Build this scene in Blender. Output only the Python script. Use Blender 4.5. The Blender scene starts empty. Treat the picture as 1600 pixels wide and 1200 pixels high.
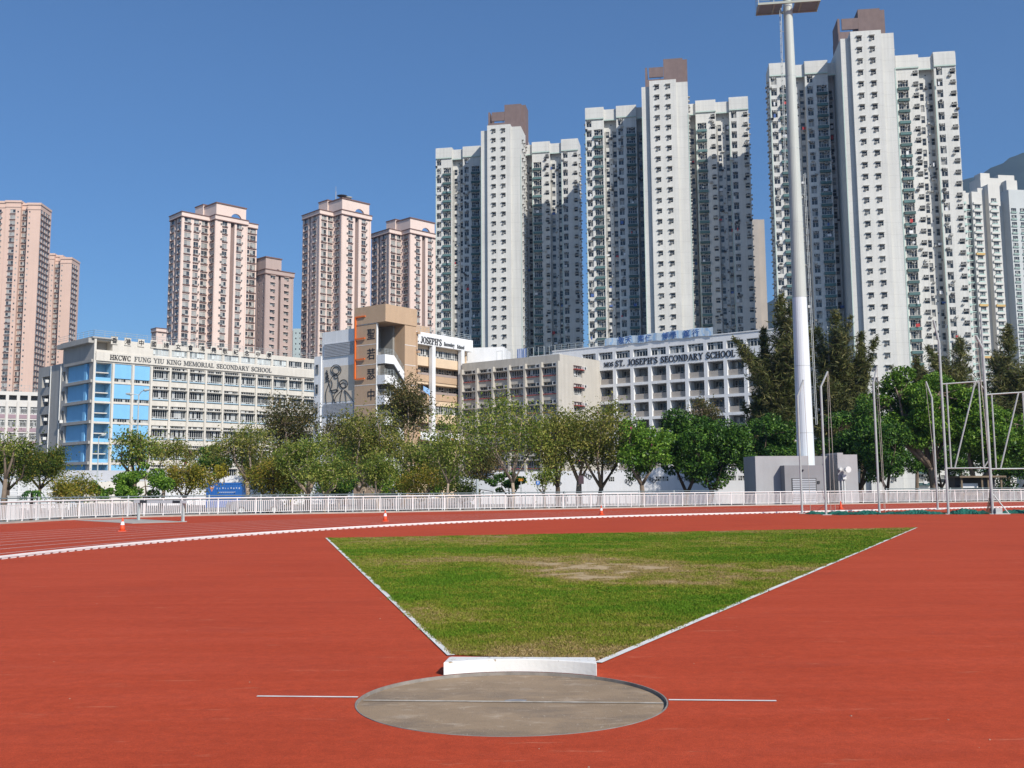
import bpy, bmesh, math, random
import numpy as np
from mathutils import Vector, Matrix
from mathutils.geometry import tessellate_polygon

SC = bpy.context.scene
COL = SC.collection
rad = math.radians

# ------------------------------------------------------------------ camera
F_PX, CAM_H, ROLL, PPY = 1629.0, 1.476, -0.0072, 566.0      # PPY: row of the optical axis (the picture is slightly cropped at the top)
PITCH = math.atan((759.0 - PPY) / F_PX)
_W = np.array([0, math.cos(PITCH), math.sin(PITCH)])
_r = np.array([1.0, 0, 0]); _u = np.cross(_r, _W)
_R = _r * math.cos(ROLL) + _u * math.sin(ROLL)
_U = -_r * math.sin(ROLL) + _u * math.cos(ROLL)
cd = bpy.data.cameras.new('camera'); cam = bpy.data.objects.new('camera', cd); COL.objects.link(cam)
cd.sensor_width = 36.0; cd.lens = 36.0 * F_PX / 1600.0; cd.shift_y = -(600.0 - PPY) / 1600.0; cd.clip_start = 0.1; cd.clip_end = 12000
cam.matrix_world = Matrix(((_R[0], _U[0], -_W[0], 0), (_R[1], _U[1], -_W[1], 0), (_R[2], _U[2], -_W[2], CAM_H), (0, 0, 0, 1)))
SC.camera = cam
SC.render.resolution_x, SC.render.resolution_y = 1024, 768

# ------------------------------------------------------------------ sky, sun, exposure
SUN_AZ, SUN_EL = 34.0, 37.0        # degrees to the right of straight behind the camera; above the horizon
wd = bpy.data.worlds.new('World'); SC.world = wd; wd.use_nodes = True
nt = wd.node_tree; bg = nt.nodes['Background']
sky = nt.nodes.new('ShaderNodeTexSky'); sky.sky_type = 'NISHITA'; sky.sun_disc = False
sky.sun_elevation = rad(SUN_EL); sky.sun_rotation = rad(180.0 - SUN_AZ)
sky.altitude = 0; sky.air_density = 1.0; sky.dust_density = 1.1; sky.ozone_density = 10.0
tint = nt.nodes.new('ShaderNodeMix'); tint.data_type = 'RGBA'; tint.blend_type = 'MULTIPLY'; tint.inputs[0].default_value = 1.0; tint.inputs[7].default_value = (0.95, 1.03, 1.02, 1)
nt.links.new(sky.outputs[0], tint.inputs[6]); nt.links.new(tint.outputs[2], bg.inputs[0]); bg.inputs[1].default_value = 0.110
sd = bpy.data.lights.new('sun', 'SUN'); sd.energy = 5.0; sd.angle = rad(0.53); sd.color = (1.0, 0.94, 0.85)
sun = bpy.data.objects.new('sun', sd); COL.objects.link(sun)
_sv = Vector((math.sin(rad(SUN_AZ)) * math.cos(rad(SUN_EL)), -math.cos(rad(SUN_AZ)) * math.cos(rad(SUN_EL)), math.sin(rad(SUN_EL))))
sun.rotation_euler = _sv.to_track_quat('Z', 'Y').to_euler(); sun.location = (40, -40, 60)
vs = SC.view_settings; vs.view_transform = 'Standard'; vs.look = 'None'; vs.exposure = 0.13; vs.gamma = 1.0; vs.use_curve_mapping = False
SC.cycles.max_bounces = 6; SC.cycles.diffuse_bounces = 3; SC.cycles.transparent_max_bounces = 6
SC.cycles.use_adaptive_sampling = True

# ------------------------------------------------------------------ layout helpers (photo geometry -> metres)
def ray(px, py): return _W * F_PX + _R * (px - 800) - _U * (py - PPY)
def at(px, py, Y):
    d = ray(px, py); return np.array([0, 0, CAM_H]) + d * (Y / d[1])
def gp(px, py, z=0.0):
    d = ray(px, py); return (np.array([0, 0, CAM_H]) + d * ((z - CAM_H) / d[2]))
def along(p0, dn, px, py):
    d = ray(px, py)[:2]
    return np.linalg.solve(np.array([[dn[0], -d[0]], [dn[1], -d[1]]]), -np.array(p0[:2]))[0]
def pz(p0, dn, px, py):
    s = along(p0, dn, px, py); return at(px, py, p0[1] + dn[1] * s)[2]

# ------------------------------------------------------------------ materials
MATS = {}
def mat(name, col, rough=0.75, var=0.10, scale=0.6, bump=0.0, bscale=30.0, metal=0.0, streak=0.0, island=0.0, spec=0.3, trans=0.0):
    if name in MATS: return MATS[name]
    m = bpy.data.materials.new(name); m.use_nodes = True; n = m.node_tree.nodes; l = m.node_tree.links
    b = n['Principled BSDF']; b.inputs['Roughness'].default_value = rough; b.inputs['Metallic'].default_value = metal
    b.inputs['Specular IOR Level'].default_value = spec
    geo = n.new('ShaderNodeNewGeometry')
    fac = None
    def vmul(out_fac, amount, prev):
        mp = n.new('ShaderNodeMapRange'); mp.inputs['From Min'].default_value = 0.25; mp.inputs['From Max'].default_value = 0.75
        mp.inputs['To Min'].default_value = 1 - amount; mp.inputs['To Max'].default_value = 1 + amount
        l.new(out_fac, mp.inputs['Value'])
        vm = n.new('ShaderNodeVectorMath'); vm.operation = 'SCALE'; l.new(prev, vm.inputs[0]); l.new(mp.outputs[0], vm.inputs['Scale'])
        return vm.outputs[0]
    rgb = n.new('ShaderNodeRGB'); rgb.outputs[0].default_value = (*[c * 0.9 for c in col], 1); cur = rgb.outputs[0]
    if var:
        ns = n.new('ShaderNodeTexNoise'); ns.inputs['Scale'].default_value = scale; ns.inputs['Detail'].default_value = 5
        ns.inputs['Roughness'].default_value = 0.62
        l.new(geo.outputs['Position'], ns.inputs['Vector']); cur = vmul(ns.outputs[0], var, cur)
    if streak:
        mp = n.new('ShaderNodeMapping'); mp.inputs['Scale'].default_value = (1.6, 1.6, 0.05); l.new(geo.outputs['Position'], mp.inputs['Vector'])
        ns = n.new('ShaderNodeTexNoise'); ns.inputs['Scale'].default_value = 1.0; ns.inputs['Detail'].default_value = 4; ns.inputs['Roughness'].default_value = 0.7
        l.new(mp.outputs[0], ns.inputs['Vector']); cur = vmul(ns.outputs[0], streak, cur)
    if island:
        oi = n.new('ShaderNodeObjectInfo'); ad = n.new('ShaderNodeMath'); ad.operation = 'ADD'
        l.new(oi.outputs['Random'], ad.inputs[0]); l.new(geo.outputs['Random Per Island'], ad.inputs[1])
        wn = n.new('ShaderNodeTexWhiteNoise'); wn.noise_dimensions = '1D'; l.new(ad.outputs[0], wn.inputs['W'])
        cur = vmul(wn.outputs['Value'], island, cur)
    l.new(cur, b.inputs['Base Color'])
    if bump:
        ns = n.new('ShaderNodeTexNoise'); ns.inputs['Scale'].default_value = bscale; ns.inputs['Detail'].default_value = 4
        l.new(geo.outputs['Position'], ns.inputs['Vector'])
        bp = n.new('ShaderNodeBump'); bp.inputs['Strength'].default_value = bump; bp.inputs['Distance'].default_value = 0.02
        l.new(ns.outputs[0], bp.inputs['Height']); l.new(bp.outputs[0], b.inputs['Normal'])
    MATS[name] = m; return m

def glass_mat(name, dark, light, p_light, rough=0.12):
    """window glass: each pane is dark inside or shows a pale curtain / lowered blind"""
    m = bpy.data.materials.new(name); m.use_nodes = True; n = m.node_tree.nodes; l = m.node_tree.links; b = n['Principled BSDF']
    geo = n.new('ShaderNodeNewGeometry'); oi = n.new('ShaderNodeObjectInfo')
    ad = n.new('ShaderNodeMath'); ad.operation = 'MULTIPLY_ADD'; ad.inputs[1].default_value = 37.7
    l.new(oi.outputs['Random'], ad.inputs[0]); l.new(geo.outputs['Random Per Island'], ad.inputs[2])
    wn = n.new('ShaderNodeTexWhiteNoise'); wn.noise_dimensions = '1D'; l.new(ad.outputs[0], wn.inputs['W'])
    cr = n.new('ShaderNodeValToRGB'); e = cr.color_ramp.elements
    e[0].position = 0.0; e[0].color = (*[c * 0.5 for c in dark], 1); e[1].position = 1.0; e[1].color = (*light, 1)
    k = e.new(max(0.02, 1 - p_light)); k.color = (*dark, 1); k2 = e.new(min(0.98, 1 - p_light + 0.08)); k2.color = (*[c * 0.7 for c in light], 1)
    l.new(wn.outputs['Value'], cr.inputs[0]); l.new(cr.outputs[0], b.inputs['Base Color'])
    b.inputs['Roughness'].default_value = rough; b.inputs['Specular IOR Level'].default_value = 0.5
    MATS[name] = m; return m

def leaf_mat(name, c1, c2, c3, p3=0.15, tl=0.38):
    m = bpy.data.materials.new(name); m.use_nodes = True; n = m.node_tree.nodes; l = m.node_tree.links; b = n['Principled BSDF']
    geo = n.new('ShaderNodeNewGeometry')
    cr = n.new('ShaderNodeValToRGB'); e = cr.color_ramp.elements
    e[0].position = 0.0; e[0].color = (*c1, 1); e[1].position = 1.0; e[1].color = (*c3, 1)
    k = e.new(1 - p3 - 0.15); k.color = (*c2, 1); k = e.new(1 - p3 + 0.02); k.color = (*[0.5 * (a + d) for a, d in zip(c2, c3)], 1)
    ns = n.new('ShaderNodeTexNoise'); ns.inputs['Scale'].default_value = 0.55; ns.inputs['Detail'].default_value = 3; l.new(geo.outputs['Position'], ns.inputs['Vector'])
    ad = n.new('ShaderNodeMath'); ad.operation = 'MULTIPLY_ADD'; ad.inputs[1].default_value = 0.9; ad.inputs[2].default_value = -0.45
    l.new(ns.outputs[0], ad.inputs[0])
    a2 = n.new('ShaderNodeMath'); a2.operation = 'ADD'; l.new(ad.outputs[0], a2.inputs[0]); l.new(geo.outputs['Random Per Island'], a2.inputs[1])
    l.new(a2.outputs[0], cr.inputs[0]); l.new(cr.outputs[0], b.inputs['Base Color'])
    b.inputs['Roughness'].default_value = 0.5; b.inputs['Specular IOR Level'].default_value = 0.25
    tr = n.new('ShaderNodeBsdfTranslucent'); mx = n.new('ShaderNodeMixShader'); mx.inputs[0].default_value = tl
    out = n['Material Output']; l.new(cr.outputs[0], tr.inputs[0]); l.new(b.outputs[0], mx.inputs[1]); l.new(tr.outputs[0], mx.inputs[2]); l.new(mx.outputs[0], out.inputs['Surface'])
    MATS[name] = m; return m

# ------------------------------------------------------------------ mesh builder
class MB:
    def __init__(s): s.v = []; s.f = []; s.m = []
    def poly(s, pts, mi=0):
        k = len(s.v); s.v += [tuple(map(float, p)) for p in pts]; s.f.append(tuple(range(k, k + len(pts)))); s.m.append(mi)
    def box(s, c, size, ang=0.0, mi=0, tilt=None):
        """c = centre, size = full sizes, ang = rotation about z"""
        hx, hy, hz = size[0] / 2, size[1] / 2, size[2] / 2; ca, sa = math.cos(ang), math.sin(ang); k = len(s.v)
        for dz in (-hz, hz):
            for dx, dy in ((-hx, -hy), (hx, -hy), (hx, hy), (-hx, hy)):
                s.v.append((c[0] + dx * ca - dy * sa, c[1] + dx * sa + dy * ca, c[2] + dz))
        for q in ((0, 3, 2, 1), (4, 5, 6, 7), (0, 1, 5, 4), (1, 2, 6, 5), (2, 3, 7, 6), (3, 0, 4, 7)):
            s.f.append(tuple(k + i for i in q)); s.m.append(mi)
    def fbox(s, fr, u0, u1, z0, z1, y0, y1, mi=0):
        """box in a facade frame: u along, y outward (+ = towards the viewer)"""
        (ox, oy), ang = fr; ca, sa = math.cos(ang), math.sin(ang)
        uc, yc = (u0 + u1) / 2, -(y0 + y1) / 2
        s.box((ox + uc * ca - yc * sa, oy + uc * sa + yc * ca, (z0 + z1) / 2), (abs(u1 - u0), abs(y1 - y0), z1 - z0), ang, mi)
    def tube(s, pts, radii, n=6, mi=0, cap=True):
        pts = [np.array(p, float) for p in pts]
        if np.isscalar(radii): radii = [radii] * len(pts)
        k0 = len(s.v)
        for i, p in enumerate(pts):
            t = pts[min(i + 1, len(pts) - 1)] - pts[max(i - 1, 0)]; t = t / (np.linalg.norm(t) + 1e-9)
            a = np.array([0, 0, 1.0]) if abs(t[2]) < 0.9 else np.array([1.0, 0, 0])
            e1 = np.cross(t, a); e1 /= np.linalg.norm(e1); e2 = np.cross(t, e1)
            for j in range(n):
                th = 2 * math.pi * j / n; q = p + radii[i] * (math.cos(th) * e1 + math.sin(th) * e2); s.v.append(tuple(q))
        for i in range(len(pts) - 1):
            for j in range(n):
                a, b = k0 + i * n + j, k0 + i * n + (j + 1) % n
                s.f.append((a, a + n, b + n, b)); s.m.append(mi)
        if cap:
            s.f.append(tuple(k0 + j for j in range(n))); s.m.append(mi)
            s.f.append(tuple(k0 + (len(pts) - 1) * n + j for j in reversed(range(n)))); s.m.append(mi)
    def lathe(s, c, prof, n=24, mi=0):
        k0 = len(s.v)
        for r, z in prof:
            for j in range(n):
                th = 2 * math.pi * j / n; s.v.append((c[0] + r * math.cos(th), c[1] + r * math.sin(th), c[2] + z))
        for i in range(len(prof) - 1):
            for j in range(n):
                a, b = k0 + i * n + j, k0 + i * n + (j + 1) % n
                s.f.append((a, b, b + n, a + n)); s.m.append(mi)
        s.f.append(tuple(k0 + j for j in reversed(range(n)))); s.m.append(mi)
        s.f.append(tuple(k0 + (len(prof) - 1) * n + j for j in range(n))); s.m.append(mi)
    def prism(s, pts2, z0, z1, mi=0, top=True, bottom=False):
        n = len(pts2); k = len(s.v)
        for z in (z0, z1):
            s.v += [(float(x), float(y), float(z)) for x, y in pts2]
        for i in range(n):
            j = (i + 1) % n; s.f.append((k + i, k + j, k + n + j, k + n + i)); s.m.append(mi)
        tris = tessellate_polygon([[Vector((x, y, 0)) for x, y in pts2]])
        for t in tris:
            if top: s.f.append(tuple(k + n + i for i in t)); s.m.append(mi)
            if bottom: s.f.append(tuple(k + i for i in reversed(t))); s.m.append(mi)
    def add(s, mesh_arr, loc, ang):
        """append a prebuilt (verts, faces, mats) at loc, rotated about z"""
        V, Fc, M = mesh_arr; ca, sa = math.cos(ang), math.sin(ang); k = len(s.v)
        for x, y, z in V: s.v.append((loc[0] + x * ca - y * sa, loc[1] + x * sa + y * ca, loc[2] + z))
        for q in Fc: s.f.append(tuple(k + i for i in q))
        s.m += M
    def mesh(s, name, mats, org=(0, 0, 0), smooth=False):
        me = bpy.data.meshes.new(name)
        V = [(x - org[0], y - org[1], z - org[2]) for x, y, z in s.v]
        me.from_pydata(V, [], s.f)
        for m in (mats if isinstance(mats, (list, tuple)) else [mats]): me.materials.append(m)
        if any(s.m): me.polygons.foreach_set('material_index', s.m)
        if smooth: me.polygons.foreach_set('use_smooth', [True] * len(s.f))
        me.update(); return me
    def build(s, name, mats, parent=None, org=None, smooth=False, fix=False):
        L = (0, 0, 0)
        if parent is not None: L = wloc(parent)
        O = L if org is None else org
        me = s.mesh(name, mats, O, smooth)
        if fix:
            bm = bmesh.new(); bm.from_mesh(me); bmesh.ops.recalc_face_normals(bm, faces=bm.faces); bm.to_mesh(me); bm.free()
        o = bpy.data.objects.new(name, me); COL.objects.link(o)
        if parent is not None:
            o.parent = parent; o.location = Vector(O) - Vector(L)
        else: o.location = O
        return o

_WL = {}
def wloc(o):
    v = Vector((0, 0, 0))
    while o is not None: v += o.location; o = o.parent
    return tuple(v)

def tag(o, label=None, cat=None, group=None, kind=None):
    if label: o['label'] = label
    if cat: o['category'] = cat
    if group: o['group'] = group
    if kind: o['kind'] = kind
    return o
def thing(name, label, cat, loc, group=None):
    o = bpy.data.objects.new(name, None); COL.objects.link(o); o.location = loc; o.empty_display_size = 0.5
    return tag(o, label, cat, group)
def inst(name, me, parent, loc, ang=0.0):
    o = bpy.data.objects.new(name, me); COL.objects.link(o); L = wloc(parent) if parent else (0, 0, 0); o.parent = parent
    o.location = (loc[0] - L[0], loc[1] - L[1], loc[2] - L[2]); o.rotation_euler = (0, 0, ang); return o
def sub(name, me, parent):
    o = bpy.data.objects.new(name, me); COL.objects.link(o); o.parent = parent; return o
def np_mesh(name, V, Fq, mats, smooth=False, mi=None):
    me = bpy.data.meshes.new(name); V = np.asarray(V, np.float32); Fq = np.asarray(Fq, np.int32); k = Fq.shape[1]
    me.vertices.add(len(V)); me.vertices.foreach_set('co', V.ravel())
    me.loops.add(Fq.size); me.loops.foreach_set('vertex_index', Fq.ravel())
    me.polygons.add(len(Fq)); me.polygons.foreach_set('loop_start', np.arange(0, Fq.size, k, dtype=np.int32)); me.polygons.foreach_set('loop_total', np.full(len(Fq), k, np.int32))
    for m in mats: me.materials.append(m)
    if mi is not None: me.polygons.foreach_set('material_index', np.asarray(mi, np.int32))
    me.update(calc_edges=True); return me

_SLAB = {}
def slab(t, name, m, fr, u0, u1, z0, z1, y0, y1):
    """one box-shaped part on a wall; alike ones share their mesh"""
    key = (name, m.name, round(u1 - u0, 3), round(z1 - z0, 3), round(y1 - y0, 3))
    if key not in _SLAB:
        b = MB(); b.box((0, 0, 0), (u1 - u0, abs(y1 - y0), z1 - z0)); _SLAB[key] = b.mesh(name, m)
    return inst(name, _SLAB[key], t, fpt(fr, (u0 + u1) / 2, (z0 + z1) / 2, (y0 + y1) / 2), fr[1])
def fpt(fr, u, z, y=0.0):
    (ox, oy), ang = fr; ca, sa = math.cos(ang), math.sin(ang); return (ox + u * ca + y * sa, oy + u * sa - y * ca, z)
def facade(mb, fr, L, z0, z1, cols, mi=0, rmi=None):
    """wall strip with real openings. cols = [(u0, u1, [(za, zb), ...], depth)] sorted along u"""
    if rmi is None: rmi = mi
    P = lambda u, z, y=0.0: fpt(fr, u, z, y)
    cur = 0.0
    for u0, u1, rows, dep in sorted(cols):
        if u0 > cur + 1e-6: mb.poly((P(cur, z0), P(u0, z0), P(u0, z1), P(cur, z1)), mi)
        zc = z0
        for za, zb in sorted(rows):
            if za > zc + 1e-6: mb.poly((P(u0, zc), P(u1, zc), P(u1, za), P(u0, za)), mi)
            d = -dep
            mb.poly((P(u0, za), P(u1, za), P(u1, za, d), P(u0, za, d)), rmi)
            mb.poly((P(u0, zb, d), P(u1, zb, d), P(u1, zb), P(u0, zb)), rmi)
            mb.poly((P(u0, za), P(u0, za, d), P(u0, zb, d), P(u0, zb)), rmi)
            mb.poly((P(u1, za, d), P(u1, za), P(u1, zb), P(u1, zb, d)), rmi)
            zc = zb
        if zc < z1 - 1e-6: mb.poly((P(u0, zc), P(u1, zc), P(u1, z1), P(u0, z1)), mi)
        cur = u1
    if cur < L - 1e-6: mb.poly((P(cur, z0), P(L, z0), P(L, z1), P(cur, z1)), mi)

# ------------------------------------------------------------------ lettering
def text_mesh(name, txt, size, mats, bold=0.0, depth=0.04):
    cu = bpy.data.curves.new(name, 'FONT'); cu.body = txt; cu.size = size; cu.extrude = depth; cu.offset = bold
    cu.resolution_u = 3; cu.align_x = 'CENTER'; cu.align_y = 'CENTER'
    o = bpy.data.objects.new(name, cu); COL.objects.link(o); dg = bpy.context.evaluated_depsgraph_get(); dg.update()
    me = bpy.data.meshes.new_from_object(o.evaluated_get(dg)); bpy.data.objects.remove(o); bpy.data.curves.remove(cu)
    me.name = name; me.transform(Matrix.Rotation(rad(90), 4, 'X'))
    if len(me.vertices):      # centre on its own outline
        co = np.empty(len(me.vertices) * 3); me.vertices.foreach_get('co', co); co = co.reshape(-1, 3); c = (co.max(0) + co.min(0)) / 2
        me.transform(Matrix.Translation((-c[0], 0, -c[2])))
    me.materials.clear()
    for m in mats: me.materials.append(m)
    return me
def _rect(x0, y0, x1, y1): return [[(x0, y0), (x1, y0), (x1, y1), (x0, y1)]]
def _arc(cx, cy, rx, ry, a0, a1, t0, t1, n=10):
    """ring sector of an ellipse; t0 = thickness at its sides, t1 = thickness at top and bottom"""
    out = []
    for i in range(n):
        q = []
        for a, inner in ((i, 0), (i + 1, 0), (i + 1, 1), (i, 1)):
            th = rad(a0 + (a1 - a0) * a / n); x, y = math.cos(th), math.sin(th)
            q.append((cx + x * (rx - (t0 if inner else 0)), cy + y * (ry - (t1 if inner else 0))))
        out.append(q)
    return out
TH, TN, SF = 0.20, 0.085, 0.085
def _stem(x): return _rect(x - TH / 2, 0, x + TH / 2, 1) + _rect(x - TH, 0, x + TH, SF) + _rect(x - TH, 1 - SF, x + TH, 1)
def _diag(x0, y0, x1, y1, t): return [[(x0 - t / 2, y0), (x0 + t / 2, y0), (x1 + t / 2, y1), (x1 - t / 2, y1)]]
def _ser(x, y): return _rect(x - 0.16, y, x + 0.16, y + SF)
GL = {
 'A': (0.86, _diag(0.13, 0, 0.40, 1, TN) + _diag(0.70, 0, 0.43, 1, TH) + _rect(0.22, 0.28, 0.62, 0.37) + _ser(0.12, 0) + _ser(0.72, 0)),
 'C': (0.80, _arc(0.42, 0.5, 0.40, 0.52, 45, 315, TH, TN, 14) + _rect(0.66, 0.68, 0.74, 1.0) + _rect(0.66, 0.04, 0.74, 0.3)),
 'D': (0.84, _stem(0.2) + _arc(0.36, 0.5, 0.44, 0.5, -90, 90, TH, TN, 12) + _rect(0.2, 0, 0.38, TN) + _rect(0.2, 1 - TN, 0.38, 1)),
 'E': (0.74, _stem(0.2) + _rect(0.2, 0, 0.66, TN) + _rect(0.2, 1 - TN, 0.64, 1) + _rect(0.2, 0.46, 0.52, 0.55) + _rect(0.6, 0, 0.68, 0.28) + _rect(0.58, 0.74, 0.66, 1) + _rect(0.46, 0.36, 0.53, 0.66)),
 'F': (0.70, _stem(0.2) + _rect(0.2, 1 - TN, 0.64, 1) + _rect(0.2, 0.46, 0.52, 0.55) + _rect(0.58, 0.74, 0.66, 1) + _rect(0.46, 0.36, 0.53, 0.66)),
 'G': (0.86, _arc(0.42, 0.5, 0.40, 0.52, 45, 320, TH, TN, 14) + _rect(0.66, 0.68, 0.74, 1.0) + _rect(0.58, 0.05, 0.76, 0.42) + _rect(0.48, 0.36, 0.84, 0.44)),
 'H': (0.92, _stem(0.2) + _stem(0.70) + _rect(0.2, 0.45, 0.70, 0.54)),
 'I': (0.44, _stem(0.22)),
 'J': (0.60, _rect(0.30, 0.2, 0.50, 1) + _rect(0.18, 1 - SF, 0.60, 1) + _arc(0.26, 0.22, 0.24, 0.24, 180, 360, 0.16, TN, 8)),
 'K': (0.88, _stem(0.2) + _diag(0.30, 0.42, 0.70, 1, TN) + _diag(0.72, 0, 0.40, 0.58, TH) + _ser(0.72, 0) + _ser(0.70, 1 - SF)),
 'L': (0.70, _stem(0.2) + _rect(0.2, 0, 0.64, TN) + _rect(0.58, 0, 0.66, 0.3)),
 'M': (1.06, _rect(0.13, 0, 0.21, 1) + _rect(0.78, 0, 0.98, 1) + _diag(0.52, 0.05, 0.22, 1, TH) + _diag(0.52, 0.05, 0.84, 1, TN) + _ser(0.17, 0) + _ser(0.88, 0) + _ser(0.14, 1 - SF) + _ser(0.90, 1 - SF)),
 'N': (0.92, _rect(0.15, 0, 0.23, 1) + _rect(0.70, 0, 0.78, 1) + _diag(0.74, 0, 0.20, 1, TH) + _ser(0.19, 0) + _ser(0.74, 1 - SF) + _ser(0.12, 1 - SF)),
 'O': (0.88, _arc(0.44, 0.5, 0.42, 0.52, 0, 360, TH, TN, 20)),
 'P': (0.76, _stem(0.2) + _arc(0.34, 0.73, 0.36, 0.27, -90, 90, 0.18, TN, 10) + _rect(0.2, 1 - TN, 0.36, 1) + _rect(0.2, 0.46, 0.36, 0.46 + TN)),
 'R': (0.88, _stem(0.2) + _arc(0.34, 0.74, 0.36, 0.26, -90, 90, 0.18, TN, 10) + _rect(0.2, 1 - TN, 0.36, 1) + _rect(0.2, 0.48, 0.36, 0.48 + TN) + _diag(0.74, 0, 0.42, 0.5, TH) + _ser(0.76, 0)),
 'S': (0.70, _arc(0.34, 0.75, 0.29, 0.27, 30, 255, 0.17, TN, 12) + _arc(0.34, 0.25, 0.32, 0.27, -150, 80, 0.18, TN, 12) + _rect(0.52, 0.72, 0.59, 1.0) + _rect(0.05, 0.0, 0.12, 0.3) + _diag(0.42, 0.38, 0.24, 0.62, 0.3)),
 'T': (0.80, _rect(0.30, 0, 0.50, 1) + _rect(0.18, 0, 0.62, SF) + _rect(0.04, 1 - TN, 0.76, 1) + _rect(0.04, 0.72, 0.11, 1) + _rect(0.69, 0.72, 0.76, 1)),
 'U': (0.90, _rect(0.12, 0.3, 0.32, 1) + _rect(0.69, 0.3, 0.77, 1) + _arc(0.445, 0.32, 0.325, 0.34, 180, 360, 0.14, TN, 10) + _ser(0.2, 1 - SF) + _ser(0.73, 1 - SF)),
 'W': (1.18, _diag(0.36, 0, 0.16, 1, TH) + _diag(0.40, 0, 0.58, 1, TN) + _diag(0.80, 0, 0.60, 1, TH) + _diag(0.84, 0, 1.03, 1, TN) + _ser(0.15, 1 - SF) + _ser(0.58, 1 - SF) + _ser(1.02, 1 - SF)),
 'Y': (0.84, _rect(0.32, 0, 0.52, 0.48) + _diag(0.42, 0.42, 0.14, 1, TH) + _diag(0.44, 0.42, 0.70, 1, TN) + _ser(0.42, 0) + _ser(0.14, 1 - SF) + _ser(0.70, 1 - SF)),
 '.': (0.34, _rect(0.07, 0, 0.27, 0.2)), "'": (0.30, _rect(0.08, 0.66, 0.22, 1)), ' ': (0.48, [])}
def serif_letter(ch, size, wide=1.0, depth=0.06):
    """one slab-serif capital, x right from its left edge, standing on z = 0, facing -y"""
    b = MB(); adv, polys = GL[ch]
    for k, q in enumerate(polys):
        y = -depth - 0.0012 * k; pts = [(x * size * wide, z * size) for x, z in q]
        ar = sum(pts[i][0] * pts[(i + 1) % 4][1] - pts[(i + 1) % 4][0] * pts[i][1] for i in range(4))
        if ar < 0: pts = pts[::-1]
        b.poly([(x, y, z) for x, z in pts])
        for i in range(4):
            (xa, za), (xb, zb) = pts[i], pts[(i + 1) % 4]; b.poly([(xa, y, za), (xa, 0, za), (xb, 0, zb), (xb, y, zb)])
    return b, adv * size * wide
_LC = {}
def sign_word(txt, fr, u0, u1, zb, size, m, parent, y=0.02, name='letter'):
    """spread a line of capitals between u0 and u1 on a wall frame; each letter is an object"""
    nat = sum(GL[c][0] for c in txt) * size; wide = (u1 - u0) / nat; u = u0
    for c in txt:
        key = (c, round(size, 3), round(wide, 3), m.name)
        if key not in _LC:
            b, a = serif_letter(c, size, wide); _LC[key] = (b.mesh('letter', m) if b.f else None, a)
        me, a = _LC[key]
        if me: inst(name, me, parent, fpt(fr, u, zb, y), fr[1])
        u += a

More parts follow.
